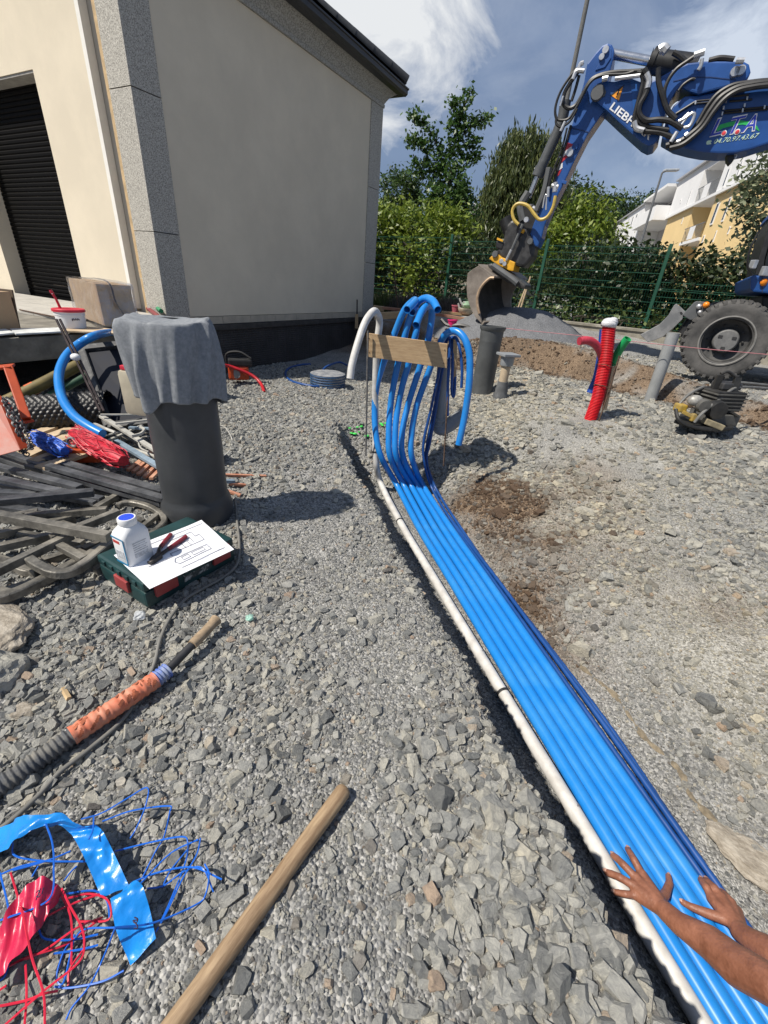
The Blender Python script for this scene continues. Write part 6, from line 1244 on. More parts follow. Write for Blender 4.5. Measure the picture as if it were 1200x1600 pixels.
# front boom piece with its prong
boom = plate('boom_head', [(926, 150), (927, 139), (933, 130), (943, 126), (960, 127), (985, 121), (998, 127), (1014, 128), (1030, 121), (1052, 108), (1075, 98), (1101, 95), (1132, 95), (1163, 95.5), (1171, 100), (1173.5, 112), (1170, 121), (1160, 129), (1130, 137), (1092, 147), (1078, 143), (1064, 136), (1056, 142), (1047, 158), (1040, 176), (1034, 196), (1030, 214), (1022, 225), (1013, 228), (1003, 223), (985, 207), (965, 189), (946, 171), (935, 162)], 0.24, 0.48, xblue, bevel=0.02)
plate('boom_gusset', [(985, 122), (1000, 128), (1005, 195), (990, 178)], 0.245, 0.006, M('excavator_blue_panel', (0.012, 0.085, 0.31), 0.32, var=0.1, scale=3), boom, 0.001)
plate('boom_seam', [(1052, 126), (1080, 120), (1110, 119.5), (1150, 124), (1150, 125.5), (1110, 121), (1080, 121.5), (1052, 127.5)], 0.245, 0.006, MATS['seam_dark'], boom, 0)
for (x, y, r) in ((933.5, 144, 0.085), (1149, 111, 0.05), (1158, 109, 0.05)): disc('pivot_pin', x, y, r, 0.285, 0.05, xgrey if r > 0.06 else silver, boom)
plate('pin_plate', [(938, 140), (944, 137), (947, 143), (945, 150), (940, 152)], 0.255, 0.012, xgrey, boom, 0.003)
# rear boom piece
rear = plate('boom', [(1034, 216), (1040, 190), (1052, 165), (1070, 150), (1092, 149), (1120, 143), (1150, 138), (1200, 131), (1260, 128), (1340, 150), (1400, 200), (1400, 262), (1330, 222), (1260, 212), (1225, 216), (1200, 224), (1170, 234), (1148, 238.5), (1125, 239.5), (1100, 238), (1080, 234.5), (1055, 228)], 0.20, 0.40, xblue, bevel=0.02)
# warning triangle and lettering
plate('warning_triangle', [(954, 148.5), (974, 134), (967, 157)], 0.246, 0.003, M('warning_orange', (0.85, 0.32, 0.02), 0.45), boom, 0)
plate('warning_edge', [(953, 149), (975, 132.5), (975.5, 134), (956, 149.5)], 0.2475, 0.003, black, boom, 0)
plate('warning_mark', [(966.5, 140), (968.5, 140.5), (965, 149), (963.5, 148)], 0.2475, 0.003, black, boom, 0); plate('warning_mark', [(962.5, 150), (964, 150.6), (963.3, 152.5), (961.8, 151.8)], 0.2475, 0.003, black, boom, 0)
def text3d(s, size, name, mat, parent, origin, u, v, th=0.002, shear=0.0, bold=0.0, font_scale_x=1.0):
    c = bpy.data.curves.new('txt', 'FONT'); c.body = s; c.size = size; c.extrude = th; c.shear = shear; c.offset = bold; c.resolution_u = 3
    o = bpy.data.objects.new('txt', c); COL.objects.link(o); dg = bpy.context.evaluated_depsgraph_get(); me = bpy.data.meshes.new_from_object(o.evaluated_get(dg)); bpy.data.objects.remove(o); bpy.data.curves.remove(c)
    u = Vector(u).normalized(); w = u.cross(Vector(v)).normalized(); v = w.cross(u).normalized(); o0 = Vector(LOC[parent.name])
    for q in me.vertices: q.co = Vector(origin) + u * q.co.x * font_scale_x + v * q.co.y + w * q.co.z - o0
    me.name = name; me.materials.clear(); me.materials.append(mat); k = bpy.data.objects.new(name, me); COL.objects.link(k); k.parent = parent; LOC[k.name] = tuple(o0); return k
def ptext(s, a, b, h, name, mat, parent, o0, shear=0.0, bold=0.0):
    A_, B_ = EP.at(a[0], a[1], o0), EP.at(b[0], b[1], o0); C_ = EP.at(h[0], h[1], o0); u = B_ - A_; v = C_ - A_; sz = (v - u.normalized() * v.dot(u.normalized())).length / 0.72
    k = text3d(s, sz, name, mat, parent, A_, u, v, 0.0015, shear, bold); 
    xs = [Vector(q.co).dot(u.normalized()) for q in k.data.vertices]; W = max(xs) - min(xs); f = u.length / W; ud = u.normalized(); base = (A_ - Vector(LOC[parent.name])).dot(ud)
    for q in k.data.vertices: t = Vector(q.co).dot(ud); q.co += ud * ((t - min(xs)) * f + base - t)
    return k
white_l = M('white_lettering', (0.75, 0.76, 0.78), 0.5)
ptext('LIEBHERR', (952, 170), (1014, 219), (960, 159), 'lettering', white_l, boom, 0.245, bold=0.002)
blue_l = M('blue_lettering', (0.03, 0.05, 0.45), 0.45); red_l = M('red_dot', (0.65, 0.05, 0.06), 0.5); green_l = M('green_arc', (0.02, 0.42, 0.10), 0.5); pale_l_ = M('pale_green_lettering', (0.55, 0.72, 0.55), 0.5)
arcp = [(1119, 202), (1125, 195), (1140, 190.5), (1158, 188), (1172, 190), (1183, 197), (1187, 205), (1183, 203), (1174, 197), (1160, 194.5), (1145, 196.5), (1130, 200), (1121, 205)]
plate('green_arc', arcp, 0.2035, 0.003, green_l, rear, 0)
for ch_, a, b, h in (('L', (1109, 213), (1128, 208.5), (1118, 186)), ('T', (1138, 209.5), (1161, 205), (1146, 183)), ('A', (1158, 206.5), (1179, 203), (1176, 179))):
    ptext(ch_, (a[0] - 0.6, a[1] + 0.5), (b[0] + 0.8, b[1] + 0.5), (h[0], h[1] - 0.8), 'letter_outline', white_l, rear, 0.204, shear=0.28, bold=0.008); ptext(ch_, a, b, h, 'letter', blue_l, rear, 0.2065, shear=0.28)
for (x, y) in ((1131, 208), (1152, 206)): disc('white_dot', x, y, 0.030, 0.209, 0.005, white_l, rear); disc('red_dot', x, y, 0.022, 0.212, 0.005, red_l, rear)
ptext('04.70.97.43.67', (1115, 224.5), (1185, 215), (1116.5, 217), 'phone_number', pale_l_, rear, 0.204, shear=0.3)
plate('phone_sign', [(1103.5, 224), (1104.5, 220.5), (1107, 219.5), (1111, 219), (1112.5, 220.5), (1110.5, 222), (1111.5, 225), (1104.5, 226)], 0.2035, 0.003, pale_l_, rear, 0)
# stick cylinder (chrome rod to the stick top) and bucket cylinder
et('cylinder_rod', [(955, 84), (1022, 97)], 0.0, 0.052, chrome, seg=16); et('stick_cylinder', [(1016, 96), (1022, 97), (1075, 104), (1085, 106)], 0.02, 0.125, xblack, seg=18); et('cylinder_collar', [(1017, 96), (1024, 97.2)], 0.02, 0.14, xblack, seg=18)
et('bucket_cylinder', [(884, 158), (875, 196), (842, 270)], 0.10, 0.075, M('cylinder_grey', (0.075, 0.08, 0.085), 0.4, var=0.15), seg=16); et('cylinder_collar', [(846, 262), (840, 276)], 0.10, 0.09, MATS['cylinder_grey'], seg=16); et('cylinder_rod', [(840, 274), (826, 309)], 0.10, 0.036, chrome, seg=12)
et('bucket_link', [(826, 300), (814, 322), (817, 345)], 0.12, 0.06, xgrey); et('bucket_link', [(829, 322), (840, 334), (838, 372)], 0.12, 0.03, silver); et('side_cylinder', [(858, 262), (850, 300), (838, 330)], 0.17, 0.045, xgrey)
for q in ([(815, 318), (833, 318), (836, 330), (846, 342), (840, 385), (826, 400), (806, 395), (803, 362), (812, 345)],): plate('quick_coupler', q, 0.15, 0.30, xblack, bevel=0.03)
tl = plate('tiltrotator', [(786, 377), (790, 352), (800, 343), (812, 347), (826, 360), (836, 385), (833, 402), (818, 418), (800, 414), (782, 402), (775, 392)], 0.20, 0.36, M('rotator_black', (0.02, 0.02, 0.021), 0.45, col2=(0.05, 0.05, 0.052), scale=12), bevel=0.04)
et('motor', [(789, 342), (797, 364)], 0.1, 0.10, xblack, tl, seg=14)
plate('grease_label', [(777, 371), (786, 375), (785.5, 378), (776, 374.5)], 0.23, 0.02, M('yellow_paint', (0.70, 0.36, 0.02), 0.45, var=0.15, scale=10), tl, 0.002)
plate('valve_block', [(775, 376), (788, 379), (784, 391), (774, 387)], 0.21, 0.2, xblack, tl, 0.02)
plate('yellow_cradle', [(764, 404), (768, 400), (778, 397), (784, 402), (790, 404), (796, 406), (805, 410), (802, 424), (796, 423), (780, 415), (770, 409)], 0.26, 0.42, MATS['yellow_paint'], tl, 0.012)
disc('cradle_badge', 783, 408, 0.035, 0.275, 0.015, silver, tl)
plate('yellow_clamp', [(812, 356), (820, 359), (817, 365), (810, 362)], 0.24, 0.05, MATS['yellow_paint'], tl, 0.01); et('small_rod', [(817, 350), (800, 390)], 0.27, 0.024, xgrey, tl); et('small_rod_end', [(799, 390), (791, 407)], 0.27, 0.022, silver, tl)
for x, y, r in ((773, 397, 0.05), (788, 412, 0.035), (828, 377, 0.045), (822, 343, 0.04)): disc('bolt', x, y, r, 0.29, 0.06, silver if r < 0.045 else xgrey, tl)
plate('coupler_bracket', [(761, 413), (768, 411), (800, 428), (822, 445), (820, 452), (812, 450), (790, 440), (766, 424)], 0.30, 0.55, M('coupler_steel', (0.05, 0.048, 0.047), 0.45, var=0.3, scale=9), bevel=0.03)
et('coupler_pipe', [(770, 415), (800, 436), (808, 443)], 0.34, 0.05, xgrey)
# bucket: curved shell between two side plates
bk2 = thing_b = bpy.data.objects.new('bucket_mount', None); bpy.data.objects.remove(bk2)
back = [(747, 415.5), (738, 421), (730.5, 427), (729, 440), (729, 452), (730, 464), (732.5, 474), (737, 486), (743, 496), (752, 505)]
front = [(749, 490), (746.5, 478), (746, 465), (748.5, 455), (753, 447), (759, 440), (766, 434.5), (772, 434.5)]
BP = [EP.at(x, y, 0.42) for x, y in back]; FPp = [EP.at(x, y, 0.42) for x, y in front]; TOP2 = EP.at(786, 437, 0.42)
wv = Vector((0.80, 0.60, 0.02)).normalized() * 0.86
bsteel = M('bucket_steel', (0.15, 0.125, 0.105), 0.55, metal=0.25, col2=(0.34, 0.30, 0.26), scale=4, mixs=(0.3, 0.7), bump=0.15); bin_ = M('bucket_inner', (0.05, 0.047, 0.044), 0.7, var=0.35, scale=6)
poly = BP + FPp
bs_ = B(MB().prism(poly, wv.normalized() * 0.035), 'bucket_side_plate', bsteel, X, bevel=0.006); B(MB().prism([p + wv * 0.97 for p in poly], wv.normalized() * 0.035), 'bucket_side_plate', bsteel, X, bevel=0.006)
sh2 = MB(); n = len(BP); cen = sum(BP + FPp, Vector()) / (n + len(FPp)); thk = [(cen - p).normalized() * 0.03 for p in BP]
sh2.add([p + wv * 0.03 for p in BP] + [p + wv * 0.98 for p in BP] + [p + t + wv * 0.03 for p, t in zip(BP, thk)] + [p + t + wv * 0.98 for p, t in zip(BP, thk)], [(i, i + 1, n + i + 1, n + i) for i in range(n - 1)] + [(2 * n + i, 3 * n + i, 3 * n + i + 1, 2 * n + i + 1) for i in range(n - 1)] + [(0, n, 3 * n, 2 * n), (n - 1, 3 * n - 1, 4 * n - 1, 2 * n - 1)])
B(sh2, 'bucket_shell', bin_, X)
B(MB().prism([BP[0], FPp[-1], FPp[-1] + wv * 0.98, BP[0] + wv * 0.98], (0, 0, 0.03)), 'bucket_top', bsteel, X, bevel=0.004)
B(MB().bar(BP[-1] + (BP[-1] - BP[-2]).normalized() * 0.02, BP[-1] + wv + (BP[-1] - BP[-2]).normalized() * 0.02, 0.12, 0.03, (BP[-1] - BP[-2])), 'cutting_edge', bsteel, X)
m_ = MB(); m_.tube(cr(FPp, 3), 0.022, 8); B(m_, 'bucket_lip', M('bright_worn_edge', (0.42, 0.30, 0.20), 0.5, metal=0.3, var=0.2), X, smooth=True)
# hoses
hoses = [([(1011, 110), (985, 112), (962, 113), (940, 117), (923, 126), (910, 148), (899, 165), (888, 169), (880, 160), (883, 143), (895, 124), (905, 110)], 0.28, 0.026), ([(912, 98), (894.5, 115), (876.5, 142), (868, 167), (869, 184), (877, 188), (890, 184), (905, 160), (917, 136), (930, 122), (948, 117), (975, 116), (990, 112)], 0.31, 0.017),
 ([(869, 184), (869, 193), (876, 198), (890, 190), (902, 170)], 0.33, 0.016), ([(1000, 111), (1005, 124), (1001, 145), (995, 167), (991, 188), (995, 200), (1007, 205), (1030, 207), (1050, 214)], 0.30, 0.028), ([(1006, 108), (1014.5, 124), (1010, 145), (1000, 164), (999.5, 179), (1010, 188), (1030, 187), (1048, 190), (1066, 201)], 0.33, 0.032),
 ([(995, 113), (1009, 118), (1007, 145), (997, 172), (999, 190), (1015, 198), (1045, 203)], 0.31, 0.024), ([(1029, 106), (1029, 127), (1035, 150), (1043, 172), (1056, 186)], 0.34, 0.030), ([(1087, 87), (1072, 97), (1057, 108), (1045, 124), (1038, 144), (1041, 165), (1050, 185)], 0.33, 0.022), ([(1052, 82), (1062, 88), (1072, 97)], 0.2, 0.03),
 ([(1040, 228), (1062, 221), (1080, 209), (1095, 195), (1110, 172), (1125, 153), (1147, 139), (1170, 133), (1200, 129), (1260, 128)], 0.30, 0.034), ([(1046, 232), (1066, 226), (1086, 211), (1100, 197), (1115, 175), (1131, 156), (1150, 143), (1172, 137), (1205, 133), (1260, 132)], 0.33, 0.030), ([(1056, 222), (1075, 212), (1090, 192), (1104, 168), (1120, 148), (1143, 134), (1170, 129), (1200, 126), (1260, 124)], 0.27, 0.026),
 ([(1107, 95), (1125, 91), (1147, 93)], 0.22, 0.03), ([(1060, 142), (1068, 132), (1080, 124), (1086, 124)], 0.27, 0.016), ([(1056, 178), (1072, 168), (1085, 160)], 0.22, 0.015), ([(905, 118), (899, 140), (893, 158)], 0.26, 0.02), ([(892, 196), (884, 225), (872, 262), (864, 290)], 0.17, 0.018), ([(886, 200), (878, 232), (866, 262), (860, 280)], 0.2, 0.014), ([(868, 262), (860, 280), (856, 300)], 0.21, 0.018)]
for p, o0, r in hoses: et('hose', p, o0, r, xblack, n=6, seg=8)
for yy, xs in ((158, (1088, 1113)), (162, (1086, 1115)), (173, (1132, 1200)), (177, (1130, 1200)), (158.5, (1140, 1175)), (152, (1130, 1170))): et('steel_line', [(xs[0], yy), (xs[1], yy - (xs[1] - xs[0]) * 0.09)], 0.215, 0.010, xblack, n=2, seg=6)
for (x, y) in ((1135, 157), (1131, 168), (1129, 177), (1168, 153), (1164, 164), (1161, 172), (1195, 167), (1087, 160)): plate('line_clamp', [(x - 1.2, y - 3), (x + 1.6, y - 3), (x + 0.6, y + 3), (x - 2, y + 3)], 0.235, 0.03, silver, rear, 0.003)
et('yellow_hose', [(810, 351), (803, 343), (800.5, 331), (804, 322), (812, 318), (825, 322), (834, 334), (843, 343), (855, 339), (864, 324), (868, 306)], 0.34, 0.024, M('yellow_hose', (0.50, 0.36, 0.08), 0.45, var=0.15, scale=14), n=6)
for pts, r in (([(904, 108), (907, 100), (912, 98)], 0.024), ([(895, 124), (901, 111), (913, 111)], 0.026), ([(1084, 87), (1090, 85), (1101, 81)], 0.035), ([(1097, 92), (1095, 103), (1091, 110)], 0.022), ([(1030, 79), (1037, 75), (1042, 80)], 0.05), ([(941, 124), (950, 122)], 0.03), ([(961, 123), (1000, 118)], 0.022), ([(1150, 95), (1163, 95)], 0.03), ([(1060, 190), (1070, 185), (1080, 178), (1085, 180), (1078, 196), (1068, 200)], 0.02), ([(1064, 196), (1074, 183), (1082, 175)], 0.014), ([(1058, 198), (1065, 187), (1076, 176)], 0.012), ([(1048, 222), (1058, 206)], 0.025), ([(1070, 213), (1075, 209)], 0.03), ([(1057, 222), (1063, 220)], 0.022), ([(867, 300), (868, 285)], 0.035), ([(862, 290), (872, 292)], 0.03), ([(848, 325), (851, 308), (854, 306), (853, 328)], 0.012), ([(857, 292), (856, 308)], 0.022), ([(991, 190), (994, 200), (1006, 204)], 0.032), ([(1010, 115), (1014, 126), (1012, 138)], 0.035), ([(883, 190), (876, 205)], 0.02), ([(875, 166), (880, 150)], 0.012)): et('fitting', pts, 0.335, r, silver, n=5, seg=8)
for x, y in ((1113, 219), (986, 121), (960, 118), (1016, 96)): pass
plate('work_light', [(1135, 239), (1147, 236), (1147, 250), (1140, 257), (1136, 251)], 0.1, 0.14, xblack, bevel=0.01); et('light_bracket', [(1146, 239), (1151, 242), (1148, 248)], 0.1, 0.01, silver)
# wheel and undercarriage
WC = od(1133, 532, 5.46); WN = Vector((-0.50, -0.866, 0)); WU = Vector((0, 0, 1)); WD = WU.cross(WN).normalized(); WR = Matrix((WD, WU, WN)).transposed()
if WR.determinant() < 0: WR = Matrix((-WD, WU, WN)).transposed()
def wheel(c, F=0.845):
    w = bpy.data.objects.new('wheel', None); COL.objects.link(w); w.parent = X; LOC[w.name] = LOC[X.name]
    w['label'] = 'front wheel with dusty treaded tyre'
    tyre = M('dusty_tyre', (0.042, 0.042, 0.042), 0.85, col2=(0.13, 0.125, 0.12), scale=5, mixs=(0.35, 0.75), bump=0.2, bscale=40)
    R_ = 0.47
    B(MB().lathe(c, [(a_ * F, b_) for a_, b_ in [(0.30, -0.15), (0.33, -0.15), (0.46, -0.165), (0.52, -0.15), (0.545, -0.10), (0.55, 0), (0.545, 0.10), (0.52, 0.15), (0.50, 0.158), (0.46, 0.165), (0.41, 0.158), (0.345, 0.148), (0.33, 0.15), (0.30, 0.14)]], 64, WR, caps=False), 'tyre', tyre, w, smooth=35)
    lg = MB()
    for k in range(34):
        a = 2 * math.pi * k / 34
        for s in (-1, 1):
            aa = a + (0.10 if s > 0 else 0); t = Vector((-math.sin(aa), math.cos(aa), 0)); r = Vector((math.cos(aa), math.sin(aa), 0)); q = (r * 0.548 * F + Vector((0, 0, s * 0.085)))
            lg.box(c + WR @ q, (0.022, 0.046, 0.13), WR @ Matrix((r, t, Vector((0, 0, 1)))).transposed())
            q = (r * 0.522 * F + Vector((0, 0, s * 0.152))); lg.box(c + WR @ q, (0.04, 0.04, 0.014), WR @ Matrix((r, t, Vector((0, 0, 1)))).transposed())
    B(lg, 'tread_lugs', tyre, w, bevel=0.006)
    B(MB().lathe(c, [(a_ * F, b_) for a_, b_ in [(0.322, 0.10), (0.335, 0.135), (0.345, 0.152), (0.335, 0.158), (0.315, 0.150), (0.300, 0.10), (0.285, 0.03), (0.16, -0.02), (0.0, -0.02)]], 48, WR, caps=False), 'rim', M('rim_dark', (0.03, 0.031, 0.032), 0.5, col2=(0.085, 0.083, 0.08), scale=8), w, smooth=35)
    B(MB().lathe(c, [(a_ * F, b_) for a_, b_ in [(0.338, 0.150), (0.346, 0.160), (0.330, 0.163), (0.322, 0.155)]], 48, WR, caps=False), 'rim_flange', M('rim_grey', (0.20, 0.195, 0.185), 0.55, var=0.2), w, smooth=True)
    B(MB().lathe(c, [(a_ * F, b_) for a_, b_ in [(0.17, -0.02), (0.165, 0.06), (0.155, 0.085), (0.14, 0.095), (0.0, 0.098)]], 32, WR), 'hub', xgrey if False else M('hub_grey', (0.15, 0.15, 0.15), 0.5, var=0.15), w, smooth=35)
    bo_ = MB()
    for k in range(10): a = 2 * math.pi * k / 10; bo_.lathe(c + WR @ Vector((math.cos(a) * 0.215 * F, math.sin(a) * 0.215 * F, 0.0)), [(0.014, 0), (0.014, 0.03), (0.0, 0.035)], 6, WR)
    for k in range(3): a = 2 * math.pi * k / 3 + 0.5; bo_.box(c + WR @ Vector((math.cos(a) * 0.085, math.sin(a) * 0.085, 0.097)), (0.045, 0.03, 0.012), WR)
    B(bo_, 'wheel_bolts', M('bolt_dark', (0.035, 0.035, 0.036), 0.5), w, smooth=30)
    return w
wheel(WC)
WP = VPlane((WC.x, WC.y), (WD.x, WD.y)); 
w2 = clone([c for c in X.children if c.name.startswith('wheel')][0], parent=X); w2.location = -WN * 2.0 * 1; w2['label'] = 'far front wheel behind the chassis'
rwd = WD if WD.x > 0 else -WD
w3 = clone([c for c in X.children if c.name.startswith('wheel')][0], parent=X); w3.location = rwd * 2.6; w3['label'] = 'rear wheel'
def wplate(name, poly, o0, th, mat, bevel=0.01):
    P = [WP.at(x, y, o0) for x, y in poly]; return B(MB().prism(P, -Vector((WP.n[0], WP.n[1], 0)) * th), name, mat, X, bevel=bevel)
wplate('outrigger_foot', [(1000, 523), (1006, 520), (1030, 507), (1044, 493), (1053, 477), (1057, 474.5), (1064, 480), (1071, 487), (1066, 499), (1052, 513), (1036, 526), (1022, 532), (1012, 534.5)], 0.02, 0.10, M('worn_outrigger', (0.17, 0.175, 0.18), 0.5, metal=0.2, col2=(0.30, 0.30, 0.30), scale=6), bevel=0.006)
wplate('outrigger_hole', [(1062, 488), (1065, 487), (1067, 490), (1064, 492)], 0.024, 0.006, black, 0.0)
wplate('outrigger_bracket', [(1066, 492), (1084, 473), (1088, 470.5), (1109, 472), (1110, 480), (1106, 492), (1094, 500), (1078, 500)], 0.05, 0.14, xgrey, 0.008)
P = [WP.at(1087, 494, -0.1), WP.at(1068, 522, -0.1)]; B(MB().tube(P, 0.085, 16), 'outrigger_cylinder', xblack, X, smooth=True)
for x, y, r, m in ((1092, 479, 0.033, silver), (1093.5, 488, 0.028, silver), (1103.5, 476.5, 0.038, M('orange_lamp', (0.75, 0.22, 0.01), 0.3))): B(MB().ball(WP.at(x, y, 0.07), r, 6), 'side_lamp', m, X, smooth=True)
wplate('chassis_beam', [(1108, 478), (1140, 482), (1420, 510), (1420, 560), (1180, 545), (1108, 520)], -0.35, 1.4, M('chassis_grey', (0.04, 0.04, 0.042), 0.6, var=0.2), 0.02)
wplate('blue_step', [(1112, 480), (1135, 479), (1135, 488), (1112, 489)], -0.1, 0.2, xblue, 0.004)
wplate('cable_cover', [(1141, 477), (1150, 474), (1158, 474), (1160, 478), (1150, 479)], 0.0, 0.1, silver, 0.004)
wplate('turntable', [(1190, 462), (1420, 480), (1420, 510), (1190, 490)], -0.3, 1.2, xblack, 0.02)
wplate('upper_deck', [(1173, 432), (1176, 430.5), (1420, 428), (1420, 480), (1177, 456), (1172, 452)], 0.0, 2.0, xblue, 0.02)
wplate('deck_joint', [(1190.5, 431), (1191.5, 431), (1191.5, 457), (1190.5, 457)], 0.003, 0.006, black, 0)
B(MB().ball(WP.at(1193.5, 441, 0.01), 0.042, 6, (1, 0.6, 1)), 'side_lamp', MATS['orange_lamp'], X, smooth=True)
wplate('cab_frame', [(1180, 430), (1185, 405), (1197, 365), (1212, 330), (1222, 330), (1206, 366), (1195, 405), (1192, 430)], -0.05, 1.0, xblack, 0.01)
wplate('cab_window', [(1192, 430), (1196, 405), (1208, 366), (1224, 330), (1420, 300), (1420, 428)], -0.08, 0.9, M('cab_glass', (0.012, 0.013, 0.014), 0.08, var=0.1), 0.01)
wplate('cab_roof', [(1208, 333), (1214, 322), (1420, 290), (1420, 302)], 0.0, 1.1, xblue, 0.01)
P = cr([WP.at(1176, 430, 0.1), WP.at(1168, 415, 0.12), WP.at(1172, 390, 0.14), WP.at(1186, 360, 0.14)], 6); B(MB().tube(P, 0.012, 6), 'mirror_arm', xblack, X, smooth=True)
B(MB().box(WP.at(1177, 413, 0.1), (0.05, 0.08, 0.09)), 'cab_lamp', silver, X, bevel=0.01); B(MB().box(WP.at(1198, 424, 0.02), (0.12, 0.06, 0.1)), 'handrail_foot', silver, X, bevel=0.01)
# ================================================================== FENCE, PLANTING, TREES, BUILDINGS
def quads(name, C, U, V, mat, parent=None, origin=None):
    n = len(C); o0 = np.array(LOC[parent.name]) if parent is not None else (np.array(origin) if origin is not None else np.array([C[:, 0].mean(), C[:, 1].mean(), C[:, 2].min()]))
    P = np.stack([C - U, C - V * 0.9, C + U, C + V * 0.9], 1).reshape(-1, 3) - o0
    me = bpy.data.meshes.new(name); me.vertices.add(4 * n); me.vertices.foreach_set('co', P.astype(np.float32).ravel()); me.loops.add(4 * n); me.loops.foreach_set('vertex_index', np.arange(4 * n, dtype=np.int32))
    me.polygons.add(n); me.polygons.foreach_set('loop_start', np.arange(0, 4 * n, 4, dtype=np.int32)); me.update(calc_edges=True); me.materials.append(mat)
    o = bpy.data.objects.new(name, me); COL.objects.link(o)
    if parent is not None: o.parent = parent; LOC[o.name] = tuple(o0)
    else: o.location = o0; LOC[o.name] = tuple(o0)
    return o
def leafset(C, size, r, aspect=0.55, up=0.5, droop=0.0):
    n = len(C); N_ = r.normal(0, 1, (n, 3)); N_[:, 2] = np.abs(N_[:, 2]) + up; N_ /= np.linalg.norm(N_, axis=1, keepdims=True)
    A = r.normal(0, 1, (n, 3)); A[:, 2] -= droop; A -= N_ * (A * N_).sum(1, keepdims=True); A /= np.linalg.norm(A, axis=1, keepdims=True); Bv = np.cross(N_, A); s = size * r.uniform(0.6, 1.35, (n, 1))
    return A * s, Bv * s * aspect
def blob(c, rad, n, r, shell=0.55):
    d = r.normal(0, 1, (n, 3)); d /= np.linalg.norm(d, axis=1, keepdims=True); t = (shell + (1 - shell) * r.random((n, 1)) ** 0.6) * r.uniform(0.8, 1.1, (n, 1)); return np.array(c) + d * np.array(rad) * t
bark = M('bark', (0.06, 0.048, 0.036), 0.9, var=0.3, scale=8, bump=0.5)
def tree(name, label, cat, base, blobs, nclump, nleaf, leaf, cl_r, mat, seed, trunk_r=0.12, group=None, aspect=0.55, up=0.5, droop=0.0, limbs=14, extra=None):
    r = np.random.default_rng(seed); base = Vector(base); t = thing(name, base, label, cat, group); tot = sum(b[2] for b in blobs); CL = []
    for c, rad, w in blobs: CL.append(blob(c, rad, max(3, int(nclump * w / tot)), r))
    CL = np.concatenate(CL)
    if extra is not None: CL = np.concatenate([CL, np.array(extra)])
    pts = (CL[:, None, :] + r.normal(0, 1, (len(CL), nleaf, 3)) * cl_r * np.array([1, 1, 0.75])).reshape(-1, 3)
    U, V = leafset(pts, leaf, r, aspect, up, droop); quads('crown', pts, U, V, mat, t)
    m = MB(); top = Vector(np.array(blobs[0][0])); m.tube(cr([base - Vector((0, 0, 0.2)), base.lerp(top, 0.5) + Vector((0.05, 0, 0)), top], 5), [trunk_r * (1 - 0.07 * i) for i in range(11)], 8)
    for i in r.choice(len(CL), min(limbs, len(CL)), replace=False):
        e = Vector(CL[i]); s = base.lerp(top, r.uniform(0.35, 0.95)); m.tube(cr([s, s.lerp(e, 0.5) + Vector((0, 0, 0.1)), e], 4), [trunk_r * 0.35 * (1 - 0.09 * k) for k in range(9)], 5)
    B(m, 'trunk', bark, t, smooth=True); return t
lf_laurel = leafmat('laurel_leaf', (0.075, 0.135, 0.014), (0.25, 0.31, 0.045)); lf_dark = leafmat('ivy_leaf', (0.010, 0.024, 0.008), (0.055, 0.075, 0.024), 0.2); lf_maple = leafmat('maple_leaf', (0.030, 0.085, 0.016), (0.105, 0.175, 0.045)); lf_pine = leafmat('pine_needle', (0.035, 0.06, 0.016), (0.125, 0.145, 0.042), 0.25)
lf_far = leafmat('far_leaf', (0.016, 0.042, 0.012), (0.055, 0.095, 0.025), 0.25); lf_round = leafmat('round_leaf', (0.030, 0.065, 0.015), (0.08, 0.13, 0.035)); lf_pale = leafmat('pale_leaf', (0.10, 0.135, 0.07), (0.30, 0.33, 0.20)); lf_grass = leafmat('grass_blade', (0.05, 0.085, 0.02), (0.17, 0.20, 0.06)); lf_lav = leafmat('lavender_stem', (0.07, 0.065, 0.05), (0.17, 0.14, 0.12))
# ---- fence
FPT = [np.array(p) for p in ((-2.97, 15.89), (-0.89, 14.50), (1.19, 13.11), (3.27, 11.72), (5.35, 10.34), (7.43, 8.95), (9.51, 7.56))]
fgreen = M('fence_green', (0.012, 0.075, 0.045), 0.45, var=0.15, scale=3); fd = FPT[1] - FPT[0]; fd = Vector((fd[0], fd[1], 0)).normalized(); fnn = Vector((-fd.y, fd.x, 0)); fnn = -fnn if fnn.y > 0 else fnn
ZT = [2.36, 2.32, 2.25, 2.20, 2.16, 1.60, 1.58]
fe = thing('mesh_fence', (*FPT[2], 0.7), 'dark green welded wire mesh fence with square posts in front of the hedge', 'fence')
for i, p in enumerate(FPT[:6]):
    ztop = max(ZT[i], ZT[i - 1] if i else 0) if i != 5 else 1.66; zb = 0.55 if i < 5 else 0.1
    B(MB().box((p[0], p[1], (ztop + 0.04 + zb) / 2), (0.065, 0.065, ztop + 0.04 - zb), Matrix.Rotation(math.atan2(fd.y, fd.x), 3, 'Z')), 'post', fgreen, fe, bevel=0.006)
